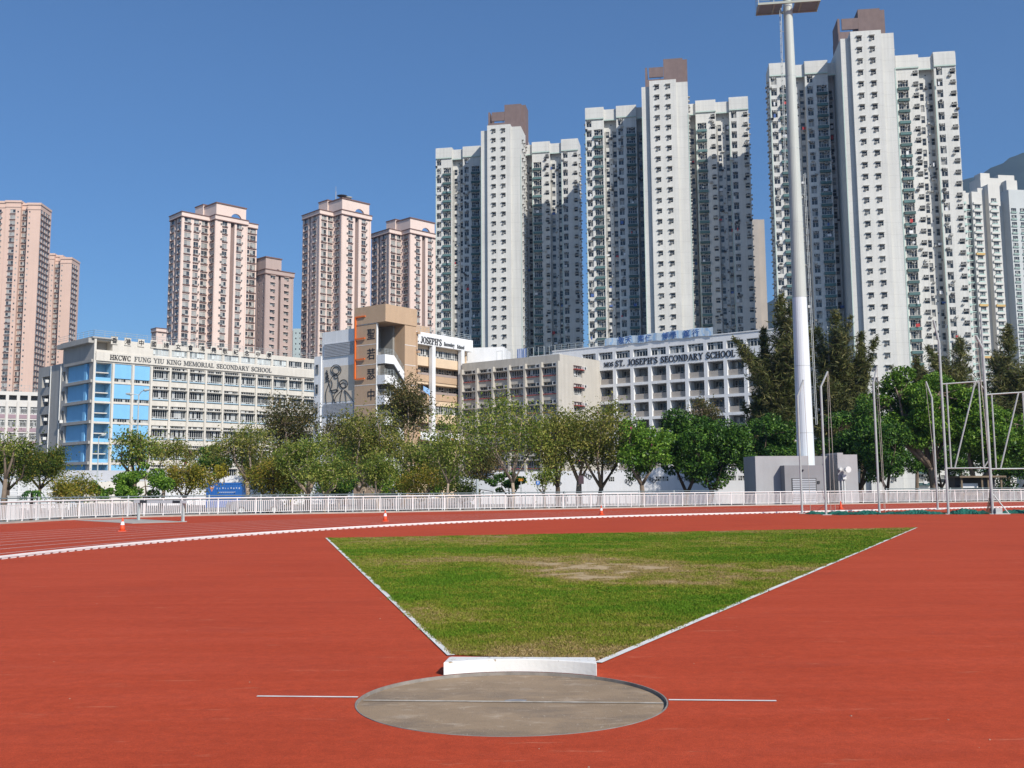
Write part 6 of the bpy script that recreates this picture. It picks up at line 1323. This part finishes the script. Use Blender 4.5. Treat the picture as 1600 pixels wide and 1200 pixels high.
# white canopy, low hut on the right
q = at(757, 752, 100); t = thing('shelter', 'small shelter with sloping white roof behind the sparse trees', 'shelter', (q[0], q[1], GZ))
b = MB(); b.poly([(q[0] - 2.6, q[1], 1.55), (q[0] + .9, q[1], .95), (q[0] + .9, q[1] + 3, 1.8), (q[0] - 2.6, q[1] + 3, 2.4)]); b.poly([(q[0] - 2.6, q[1], 1.47), (q[0] - 2.6, q[1] + 3, 2.32), (q[0] + .9, q[1] + 3, 1.72), (q[0] + .9, q[1], .87)]); b.build('roof_sheet', mat('dull_white_roof', (.48, .49, .50), .8), t)
for dx, dy, zz in ((-2.5, .1, 1.5), (.8, .1, .95), (-2.5, 2.9, 2.3), (.8, 2.9, 1.75)): b = MB(); b.tube([(q[0] + dx, q[1] + dy, GZ), (q[0] + dx, q[1] + dy, zz)], .08, 6); b.build('post', M_ACW, t)
q = at(1530, 755, 92); t = thing('spectator_hut', 'dark timber hut with pale window panel behind the cage gates', 'hut', (q[0], q[1], GZ)); M_TIM = mat('old_timber', (.20, .15, .10), .85, .25, 2.0); fh = ((q[0] - 1.6, q[1]), .02)
b = MB(); b.fbox(fh, 0, 3.6, GZ, 1.9, -2.5, -1.2); b.build('back_wall', M_DARK, t); b = MB(); b.fbox(fh, -.2, 3.9, 1.9, 2.05, -2.7, .3); b.build('roof', M_TIM, t)
for u in (0, 1.8, 2.35, 3.5): b = MB(); b.fbox(fh, u, u + .14, GZ, 1.9, -.1, .04); b.build('post', M_TIM, t)
b = MB(); b.fbox(fh, .14, 1.8, .35, .55, -.08, .02); b.build('counter', M_TIM, t); b = MB(); b.fbox(fh, .2, 1.75, 1.0, 1.4, -.6, -.55); b.build('window_panel', M_ANX, t)

# walker behind the fence
def person(loc, label):
    t = thing('person', label, 'person', loc); x, y, z = loc
    J = dict(pelvis=(0, 0, .90), chest=(0, 0, 1.25), neck=(0, 0, 1.43), head0=(0, 0, 1.50), head1=(.01, 0, 1.58), head2=(.01, 0, 1.66), sl=(-.18, 0, 1.38), el=(-.24, .05, 1.10), hl=(-.23, -.08, .86), sr=(.18, 0, 1.38), er=(.24, -.05, 1.10), hr=(.25, .10, .86),
             hipl=(-.09, 0, .86), kl=(-.10, -.08, .48), al=(-.10, .10, .09), tl=(-.10, -.02, .04), hipr=(.09, 0, .86), kr=(.10, .05, .48), ar=(.10, -.16, .09), tr=(.10, -.30, .05))
    R = dict(pelvis=.14, chest=.15, neck=.06, head0=.075, head1=.10, head2=.075, sl=.065, el=.045, hl=.035, sr=.065, er=.045, hr=.035, hipl=.09, kl=.06, al=.045, tl=.04, hipr=.09, kr=.06, ar=.045, tr=.04)
    E = [('pelvis', 'chest'), ('chest', 'neck'), ('neck', 'head0'), ('head0', 'head1'), ('head1', 'head2'), ('chest', 'sl'), ('sl', 'el'), ('el', 'hl'), ('chest', 'sr'), ('sr', 'er'), ('er', 'hr'), ('pelvis', 'hipl'), ('hipl', 'kl'), ('kl', 'al'), ('al', 'tl'), ('pelvis', 'hipr'), ('hipr', 'kr'), ('kr', 'ar'), ('ar', 'tr')]
    ks = list(J); me = bpy.data.meshes.new('body'); me.from_pydata([J[k] for k in ks], [(ks.index(a), ks.index(c)) for a, c in E], []); o = bpy.data.objects.new('body', me); COL.objects.link(o); o.parent = t
    o.modifiers.new('skin', 'SKIN'); 
    if not me.skin_vertices: 
        bpy.context.view_layer.objects.active = o; bpy.ops.object.select_all(action='DESELECT'); o.select_set(True); bpy.ops.mesh.customdata_skin_add()
    for k, sv_ in zip(ks, me.skin_vertices[0].data): sv_.radius = (R[k], R[k] * .85)
    me.skin_vertices[0].data[0].use_root = True; o.modifiers.new('sub', 'SUBSURF').render_levels = 2; me.materials.append(mat('dark_clothing', (.05, .055, .07), .8, .1, 4))
    b = MB(); b.lathe((x + .01, y, z + 1.60), [(.02, -.06), (.105, -.05), (.118, .02), (.10, .09), (.05, .13), (.005, .135)], 14); h = b.build('hair', mat('black_hair', (.012, .011, .01), .6), t, smooth=True)
    b = MB(); b.lathe((x + .01, y - .022, z + 1.55), [(.01, -.06), (.06, -.04), (.092, .02), (.092, .05), (.01, .07)], 12); b.build('face', mat('skin', (.42, .25, .17), .6), t, smooth=True)
q = at(881.5, 771, 88); person((q[0], q[1], q[2] - 1.55), 'dark haired person passing behind the white fence')

# far hill at the right
def hill():
    HY = 2450; rp = [(700, 620), (1000, 560), (1100, 520), (1197, 472), (1300, 405), (1400, 340), (1470, 296), (1505, 276), (1530, 271), (1560, 256), (1580, 243), (1600, 235), (1650, 212), (1750, 205), (1900, 240), (2200, 380)]
    R_ = [at(x, y, HY) for x, y in rp]; n, m = 150, 34; X = np.linspace(R_[0][0], R_[-1][0], n); ridge = np.interp(X, [q[0] for q in R_], [q[2] for q in R_]) + 10 * (vnoise(X, X * 0, .02, 3) - .5) + 8 * (vnoise(X, X * 0, .08, 4) - .5)
    V = []
    for j in range(m):
        s = j / (m - 1)
        for i in range(n):
            y = HY - 1100 * (1 - s); V.append((X[i] * (1 - .25 * (1 - s)), y, GZ - 3 + ridge[i] * (s ** 1.15) * (1 + .22 * (1 - s) * (vnoise(np.array([X[i]]), np.array([y]), .006, 5)[0] - .5))))
    Fq = [(j * n + i, j * n + i + 1, (j + 1) * n + i + 1, (j + 1) * n + i) for j in range(m - 1) for i in range(n - 1)]
    o = bpy.data.objects.new('hill', np_mesh('hill', V, Fq, [mat('forested_hill', (.035, .05, .042), .95, .35, .02, 1.0, .08)])); COL.objects.link(o); return tag(o, kind='structure', label='wooded mountain ridge behind the right-hand towers')
hill()

# ================================================================== TREES
leaf_mat('leaf_sparse', (.080, .145, .020), (.19, .23, .034), (.42, .42, .10), .22)
leaf_mat('leaf_olive', (.080, .125, .020), (.20, .205, .036), (.42, .37, .10), .22)
leaf_mat('leaf_dark', (.012, .042, .008), (.045, .118, .012), (.14, .25, .034), .22, .15)
leaf_mat('leaf_bright', (.026, .080, .008), (.09, .195, .016), (.23, .36, .045), .3, .22)
leaf_mat('leaf_brown', (.055, .065, .018), (.11, .105, .030), (.22, .15, .055), .22)
leaf_mat('leaf_needle', (.055, .075, .020), (.125, .138, .038), (.26, .235, .085), .22)
leaf_mat('leaf_acacia', (.040, .080, .012), (.10, .135, .018), (.24, .19, .03), .15)
leaf_mat('leaf_autumn', (.11, .14, .018), (.24, .23, .028), (.42, .28, .045), .22)
leaf_mat('leaf_yellow', (.22, .20, .02), (.42, .36, .03), (.55, .45, .05), .2)
leaf_mat('blossom', (.32, .02, .09), (.45, .04, .14), (.5, .10, .2), .2)
M_BARKP = mat('pale_bark', (.36, .28, .21), .9, .35, 3.0, .6, 12); M_BARKD = mat('dark_bark', (.075, .055, .04), .95, .3, 3.0, .6, 12); M_BARKM = mat('brown_bark', (.20, .15, .11), .95, .35, 3.0, .6, 12)

def leaf_cloud(C, size, r, asp=1.9, up=.35, droop=0.0):
    n = len(C); N = r.normal(size=(n, 3)); N[:, 2] += up; N /= np.linalg.norm(N, axis=1)[:, None]
    A = r.normal(size=(n, 3)); A[:, 2] -= droop; A -= N * (A * N).sum(1)[:, None]; A /= np.linalg.norm(A, axis=1)[:, None] + 1e-9; Bv = np.cross(N, A)
    s = size * (.6 + .8 * r.random(n))[:, None]; a = A * s * .5 * math.sqrt(asp); b = Bv * s * .5 / math.sqrt(asp)
    V = np.stack([C - a, C + b * .95 - a * .1, C + a, C - b * .95 - a * .1], 1).reshape(-1, 3); return V, np.arange(4 * n).reshape(-1, 4)
_TREES = 0
def tree(px, pytop, w_px, pybot, Y, label, kind, name='broadleaf_tree', seed=None, trunk_px=None, n=None, leaf=None, bark=M_BARKM, forks=3, size=None, flowers=0, trunk_r=None, group=None, dens=1.0, lean=0, blobs=None, shell=.45, depth=None, bx=None):
    """crown centred on px, spanning pytop..pybot in the photo at distance Y; trunk stands at trunk_px"""
    global _TREES; _TREES += 1; r = np.random.default_rng(100 + _TREES if seed is None else seed)
    pybot += (-6 if kind in ('leaf_sparse', 'leaf_olive') and name != 'shrub' else 6); w_px *= 1.06
    top, bot = at(px, pytop, Y), at(px, pybot, Y); cx, cz, rz_ = top[0] * .5 + bot[0] * .5, (top[2] + bot[2]) / 2, (top[2] - bot[2]) / 2; rx = w_px / 2 * Y / F_PX; ry = depth or min(rx, 3.2)
    tx = at(trunk_px if trunk_px is not None else px, 765, Y)[0]; base = np.array([tx, Y, GZ])
    t = thing(name, label, 'tree', tuple(base), group)
    nb = blobs or int(max(12, 10 + 3.4 * rx * rz_)); B = []
    for i in range(nb):
        d = r.normal(size=3); d /= np.linalg.norm(d); k = r.random() ** .42 * .90; B.append((np.array([cx, Y, cz]) + d * k * np.array([rx, ry, rz_]), (.24 + .20 * r.random()) * min(rx, rz_, 2.6)))
    # limbs
    b = MB(); H = bot[2] - GZ; fz = max(.4, H * (.55 + .2 * r.random())) ; tr = trunk_r or (.07 + .018 * (top[2]))
    fork = np.array([tx + (cx - tx) * .35 + r.normal(0, .08), Y + r.normal(0, .1), GZ + fz])
    mid = base + (fork - base) * .5 + np.array([r.normal(0, .10), 0, 0]); b.tube([base, mid, fork], [tr * 1.25, tr, tr * .85], 8)
    mains = []
    for k in range(forks):
        a = 2 * math.pi * (k + r.random() * .6) / forks; e = np.array([cx + .5 * rx * math.cos(a), Y + .5 * ry * math.sin(a), cz + rz_ * (.0 + .35 * r.random())]); m_ = (fork + e) / 2 + np.array([.18 * rx * math.cos(a), 0, -.05 * rz_]) + r.normal(0, .12, 3)
        b.tube([fork, m_, e], [tr * .72, tr * .45, tr * .18], 6); mains += [m_, e, (m_ + e) / 2]
    for c, rr in B:
        m0 = min(mains, key=lambda q: np.linalg.norm(q - c)); k = (m0 + c) / 2 + r.normal(0, .15, 3); b.tube([m0, k, c], [tr * .26, tr * .16, tr * .05], 5)
    b.build('trunk', bark, t, smooth=True)
    n = int((n or 4500) * (2.6 if shell > .5 else 1.3 if kind in ('leaf_sparse', 'leaf_olive') else 1.8)); sz = (size or .26) * .62
    per = np.array([q[1] ** 2 for q in B]); per = (per / per.sum() * n).astype(int) + 1; C = []
    for (c, rr), k in zip(B, per):
        d = r.normal(size=(k, 3)); d /= np.linalg.norm(d, axis=1)[:, None]; q = c + d * (rr * (shell + (1.08 - shell) * r.random(k) ** .6))[:, None] * np.array([1.12, 1.0, .86]); C.append(q)
    C = np.concatenate(C); L = np.array(base)
    if kind in ('leaf_sparse', 'leaf_olive', 'leaf_autumn', 'leaf_acacia', 'leaf_brown'): C = C + r.normal(0, .27, C.shape) * (1 + 1.1 * (r.random((len(C), 1)) < .2))
    V, Fq = leaf_cloud(C - L, sz, r, droop=.6 if kind in ('leaf_sparse', 'leaf_olive') else .2)
    o = sub('crown', np_mesh('crown', V, Fq, [MATS[kind]]), t); o['kind'] = 'stuff'
    if flowers:
        out = C[r.choice(len(C), flowers * 6)]; V, Fq = leaf_cloud(out[:flowers] - L + r.normal(0, .05, (flowers, 3)), sz * .9, r); o = sub('blossom', np_mesh('blossom', V, Fq, [MATS['blossom']]), t); o['kind'] = 'stuff'
    return t
def casuarina(px, pytop, w_px, pybot, Y, label, n=9000, seed=0, spires=6, group=None):
    r = np.random.default_rng(500 + seed); top = at(px, pytop, Y); tx = at(px, 765, Y)[0]; L = np.array([tx, Y, GZ]); H = top[2] - GZ; zb = at(px, pybot, Y)[2] - GZ; rx = 1.3 * w_px / 2 * Y / F_PX
    t = thing('feathery_evergreen', label, 'tree', tuple(L), group); b = MB(); b.tube([(tx, Y, GZ), ((tx + top[0]) / 2, Y, GZ + H * .5), (top[0], Y, top[2] - .3)], [.22, .14, .03], 8); Vs = []; tot = 0
    sp = [(np.array([0, 0, 0.0]), np.array([top[0] - tx, 0, H]), 1.0)]
    for k in range(spires):
        a = r.random() * 6.28; z0 = zb + (H - zb) * r.random() * .55; e = np.array([rx * (.45 + .65 * r.random()) * math.cos(a), rx * .7 * math.sin(a), min(H * .97, z0 + (H - zb) * (.18 + .28 * r.random()))]); sp.append((np.array([(top[0] - tx) * z0 / H, 0, z0]), e, .55))
    C, D = [], []
    for s, e, wt in sp:
        b.tube([L + s, L + (s + e) / 2 + np.array([0, 0, .1]), L + e], [.07 * wt, .05 * wt, .015], 5); ln = np.linalg.norm(e - s); nb = int(24 * ln * wt) + 8
        for i in range(nb):
            u = r.random() if wt < 1 else max(zb / H, r.random()); p = s + (e - s) * u; a = r.random() * 6.28; reach = (.3 + rx * .95 * (1 - u) ** .7 * (.25 + .85 * r.random())) * (1 if wt == 1 else .6); d = np.array([math.cos(a), math.sin(a) * .8, .30 + .55 * r.random()]); d /= np.linalg.norm(d); q = p + d * reach
            b.tube([L + p, L + q], [.016, .006], 3, cap=False); m = int(20 * reach) + 8; w = r.random(m)[:, None]; C.append(p + (q - p) * w + r.normal(0, .07 + .085 * reach, (m, 3))); D.append(np.tile(d, (m, 1)))
    C, D = np.concatenate(C), np.concatenate(D)
    n = int(n * 1.9)
    if len(C) > n: k = r.choice(len(C), n, replace=False); C, D = C[k], D[k]
    m = len(C); A = D * .5 + r.normal(0, .45, (m, 3)); A[:, 2] -= .15; A /= np.linalg.norm(A, axis=1)[:, None]; Bv = np.cross(A, r.normal(size=(m, 3))); Bv /= np.linalg.norm(Bv, axis=1)[:, None]; ln = (.22 + .3 * r.random(m))[:, None]; wv = (.03 + .04 * r.random(m))[:, None]
    V = np.stack([C - A * ln - Bv * wv * .5, C - A * ln * .2 + Bv * wv, C + A * ln, C - A * ln * .2 - Bv * wv], 1).reshape(-1, 3)
    b.build('trunk', M_BARKM, t); o = sub('crown', np_mesh('crown', V, np.arange(4 * m).reshape(-1, 4), [MATS['leaf_needle']]), t); o['kind'] = 'stuff'; return t

# left to right ------------------------------------------------------------
tree(18, 690, 84, 745, 84, 'flat topped dark green tree at the left edge of the view', 'leaf_acacia', trunk_px=7, n=5200, size=.22, bark=M_BARKD, forks=4)
tree(70, 701, 78, 742, 90, 'spreading dark tree in front of the grey school wing', 'leaf_acacia', trunk_px=64, n=4800, size=.22, bark=M_BARKD, forks=4)
tree(12, 682, 40, 720, 70, 'thin branched pale green sapling at the far left', 'leaf_sparse', trunk_px=6, n=500, size=.2, forks=2)
tree(94, 751, 26, 774, 68, 'small rounded yellow green shrub left of centre of the gate screen', 'leaf_autumn', name='shrub', n=1300, size=.16, forks=3, trunk_r=.05)
tree(124, 746, 38, 774, 72, 'yellow orange young tree beside the barred gate', 'leaf_autumn', name='shrub', n=1500, size=.18, forks=3, trunk_r=.06)
tree(150, 752, 26, 776, 76, 'small dark green shrub right of the yellow young tree', 'leaf_bright', name='shrub', n=900, size=.18, trunk_r=.05)
tree(190, 755, 70, 779, 70, 'low bright green bush line below the lamp post', 'leaf_bright', name='shrub', n=2600, size=.18, trunk_r=.05)
tree(214, 676, 82, 730, 74, 'bauhinia tree with pink blossom in front of the lamp post', 'leaf_sparse', n=2600, size=.22, forks=4, flowers=40, trunk_px=212, lean=0)
tree(222, 722, 96, 774, 72, 'dense lower bushy tree under the pink blossomed one', 'leaf_bright', n=3200, size=.22, forks=3)
tree(275, 690, 84, 728, 86, 'loose flowering tree with pale trunk in front of the cream windows', 'leaf_olive', n=2300, size=.22, flowers=36, bark=M_BARKP, trunk_px=247)
tree(292, 722, 90, 762, 84, 'orange tinged low tree left of the blue container', 'leaf_autumn', n=3200, size=.22, trunk_px=289)
tree(344, 722, 24, 746, 112, 'bright yellow leaved shrub behind the blue container', 'leaf_yellow', name='shrub', n=900, size=.24)
tree(332, 692, 50, 745, 118, 'dark green tree behind the yellow leaved shrub', 'leaf_dark', n=2600, size=.32)
tree(382, 664, 112, 740, 92, 'broad sparse tree with forked pale trunk above the blue container', 'leaf_olive', n=4600, size=.24, bark=M_BARKP, forks=5, trunk_px=386, flowers=16)
tree(428, 712, 80, 765, 86, 'orange green low tree with thin dark trunk right of the container', 'leaf_autumn', n=3200, size=.22, bark=M_BARKD, trunk_px=437)
tree(453, 612, 92, 712, 122, 'brownish dense tree in front of the left school end', 'leaf_brown', n=5200, size=.30, bark=M_BARKM)
tree(478, 680, 112, 752, 84, 'broad tree on a thick pale pruned trunk', 'leaf_sparse', n=5600, size=.23, bark=M_BARKP, trunk_px=481, trunk_r=.26, forks=4, flowers=12)
tree(512, 718, 76, 768, 80, 'low leafy tree with leaning pale trunk', 'leaf_sparse', n=3600, size=.22, bark=M_BARKP, trunk_px=506)
tree(540, 642, 74, 718, 126, 'brownish tree below the large black characters', 'leaf_brown', n=4000, size=.30)
tree(585, 640, 124, 745, 86, 'large olive green tree with two pale stems in front of the stair tower', 'leaf_olive', n=7200, size=.23, bark=M_BARKP, trunk_px=565, forks=5, trunk_r=.2)
tree(590, 710, 70, 765, 82, 'smaller tree with crooked pale stem beside the two stemmed tree', 'leaf_sparse', n=3000, size=.22, bark=M_BARKP, trunk_px=589, trunk_r=.12)
tree(634, 582, 72, 690, 108, 'tall dark brownish tree with a straight pale trunk before the stairs', 'leaf_brown', n=5200, size=.28, bark=M_BARKP, trunk_px=630, trunk_r=.22)
tree(665, 690, 120, 765, 96, 'low green and orange tree mass between the pale trunks', 'leaf_sparse', n=6200, size=.25)
tree(655, 728, 70, 770, 90, 'rusty orange low shrub under the tall pale trunk', 'leaf_autumn', name='shrub', n=2200, size=.2)
tree(708, 640, 122, 742, 82, 'sparse tree with slender forked trunk in front of the cream corridors', 'leaf_sparse', n=4200, size=.24, bark=M_BARKP, trunk_px=697, forks=4, trunk_r=.1)
tree(748, 690, 70, 752, 106, 'dark rounded tree behind the slender forked one', 'leaf_brown', n=3000, size=.28)
tree(722, 745, 60, 775, 92, 'low bushy growth at the foot of the slender forked tree', 'leaf_sparse', name='shrub', n=1700, size=.22)
tree(800, 606, 128, 735, 84, 'tall thin crowned tree with straight pale trunk before the beige school', 'leaf_sparse', n=5400, size=.24, bark=M_BARKP, trunk_px=800, forks=5, trunk_r=.15)
tree(795, 735, 74, 764, 96, 'small dark bush tree behind the straight pale trunk', 'leaf_dark', n=2000, size=.26, bark=M_BARKD)
tree(862, 640, 92, 745, 86, 'olive tree with dark curved trunk', 'leaf_olive', n=5200, size=.24, bark=M_BARKD, trunk_px=873, forks=4)
tree(846, 735, 40, 765, 84, 'small forked tree just right of the blue road sign', 'leaf_sparse', n=900, size=.22, bark=M_BARKM, trunk_px=851)
tree(905, 634, 96, 738, 88, 'reddish olive tree with pale trunk beside the maroon board', 'leaf_olive', n=5600, size=.24, bark=M_BARKP, trunk_px=905, forks=4)
tree(945, 628, 104, 742, 86, 'reddish olive tree with three dark stems', 'leaf_olive', n=6200, size=.24, bark=M_BARKM, trunk_px=935, forks=5, flowers=8)
tree(1005, 652, 94, 738, 84, 'bright green tree with spreading limbs and wrapped trunk', 'leaf_bright', n=4200, size=.28, bark=M_BARKM, trunk_px=1002, forks=4, trunk_r=.2, flowers=6)
tree(1074, 632, 98, 748, 88, 'dense round dark green tree, first right of the bright green one', 'leaf_dark', n=9500, size=.27, bark=M_BARKD, trunk_px=1072, shell=.6)
tree(1130, 652, 92, 752, 92, 'dense dark green tree with two leaning stems', 'leaf_dark', n=9000, size=.27, bark=M_BARKD, trunk_px=1103, shell=.6)
tree(1096, 622, 50, 668, 128, 'small brownish dome of foliage above the dark trees', 'leaf_brown', n=2000, size=.3)
tree(1206, 648, 104, 745, 100, 'dark green tree behind the left of the mast base', 'leaf_dark', n=9000, size=.30, bark=M_BARKD, shell=.6)
casuarina(1220, 462, 104, 735, 106, 'tallest feathery evergreen just left of the floodlight mast', 15000, 1, 16)
casuarina(1194, 516, 46, 735, 108, 'feathery evergreen in front of the white school end', 8000, 2, 10)
casuarina(1306, 486, 96, 735, 112, 'tall feathery evergreen right of the floodlight mast', 12000, 3, 14)
casuarina(1346, 520, 56, 700, 112, 'thin wispy evergreen against the white tower wall', 5000, 4, 8)
casuarina(1432, 556, 60, 700, 118, 'short feathery evergreen top behind the bright broad tree', 4500, 5, 7)
casuarina(1500, 528, 96, 700, 118, 'bushy feathery evergreen behind the cage gates', 9000, 6, 12)
casuarina(1575, 508, 110, 720, 116, 'bushy feathery evergreen at the right edge of the view', 11000, 7, 14)
tree(1345, 625, 120, 745, 96, 'dark dense tree just right of the mast base', 'leaf_dark', n=9500, size=.29, bark=M_BARKD, shell=.6)
tree(1385, 660, 76, 745, 90, 'very dark lower tree behind the third cage post', 'leaf_dark', n=6000, size=.27, bark=M_BARKD, shell=.6)
tree(1440, 572, 190, 700, 100, 'broad bright green spreading tree with thick leaning trunk', 'leaf_bright', n=15000, size=.32, bark=M_BARKM, trunk_px=1461, forks=5, trunk_r=.4, shell=.55)
tree(1560, 618, 150, 735, 98, 'bright green tree behind the second cage gate', 'leaf_bright', n=10500, size=.32, bark=M_BARKM, trunk_px=1500, forks=4, trunk_r=.3, shell=.55)
tree(1470, 690, 120, 745, 110, 'dark undergrowth tree between the bright green trees', 'leaf_dark', n=5000, size=.3, bark=M_BARKD)
tree(1590, 700, 110, 760, 112, 'dark undergrowth tree at the right edge', 'leaf_dark', n=5000, size=.3, bark=M_BARKD)
# small palm
q = at(50, 776, 66); t = thing('small_palm', 'small drooping palm in front of the white gate screen', 'palm', (q[0], q[1], GZ)); b = MB(); b.tube([(q[0], q[1], GZ), (q[0], q[1], q[2] + .25)], [.12, .09], 8); b.build('trunk', M_BARKD, t)
for k in range(11):
    a = 2 * math.pi * k / 11 + .2; b = MB(); Rr = .75 + .2 * math.sin(k * 5); z0 = q[2] + .25
    P = [np.array([q[0] + Rr * s * math.cos(a), q[1] + Rr * s * math.sin(a), z0 + .75 * s - .95 * s * s]) for s in np.linspace(0, 1.15, 8)]; side = np.array([-math.sin(a), math.cos(a), 0])
    for i in range(7):
        for sg in (-1, 1):
            p, e = P[i], P[i + 1]; w = .17 * math.sin(math.pi * (i + .8) / 8.5); b.poly([p, e, e + side * sg * w + np.array([0, 0, -.08]), p + (e - p) * .3 + side * sg * w * .8 + np.array([0, 0, -.08])])
    b.build('frond', MATS['leaf_dark'], t)

for px, pt, w, pb, Y, lab, kd in ((455, 735, 60, 772, 98, 'low green growth under the thick pale pruned trunk', 'leaf_sparse'), (530, 730, 70, 772, 100, 'dark green undergrowth left of the two stemmed tree', 'leaf_dark'), (610, 732, 74, 772, 104, 'green undergrowth behind the crooked pale stem', 'leaf_bright'), (690, 722, 80, 770, 108, 'green hedge growth behind the slender forked tree', 'leaf_bright'), (560, 690, 90, 750, 112, 'shaded green tree behind the two pale stems', 'leaf_dark'), (410, 700, 80, 752, 110, 'shaded green tree behind the broad sparse one', 'leaf_acacia')):
    tree(px, pt, w, pb, Y, lab, kd, name='shrub' if pt > 715 else 'broadleaf_tree', n=2600, size=.27)

# ================================================================== THIN AIR HAZE
b = MB(); b.box((0, 1150, 549), (5400, 3200, 1104))
hz = b.build('haze', [bpy.data.materials.new('thin_haze')]); tag(hz, 'thin pale air haze over the whole place', 'haze', kind='stuff')
m = hz.data.materials[0]; m.use_nodes = True; n = m.node_tree.nodes; l = m.node_tree.links; n.remove(n['Principled BSDF'])
pv = n.new('ShaderNodeVolumePrincipled'); pv.inputs['Color'].default_value = (.38, .62, 1.0, 1); pv.inputs['Density'].default_value = 0.00011; pv.inputs['Anisotropy'].default_value = 0.2
l.new(pv.outputs[0], n['Material Output'].inputs['Volume'])
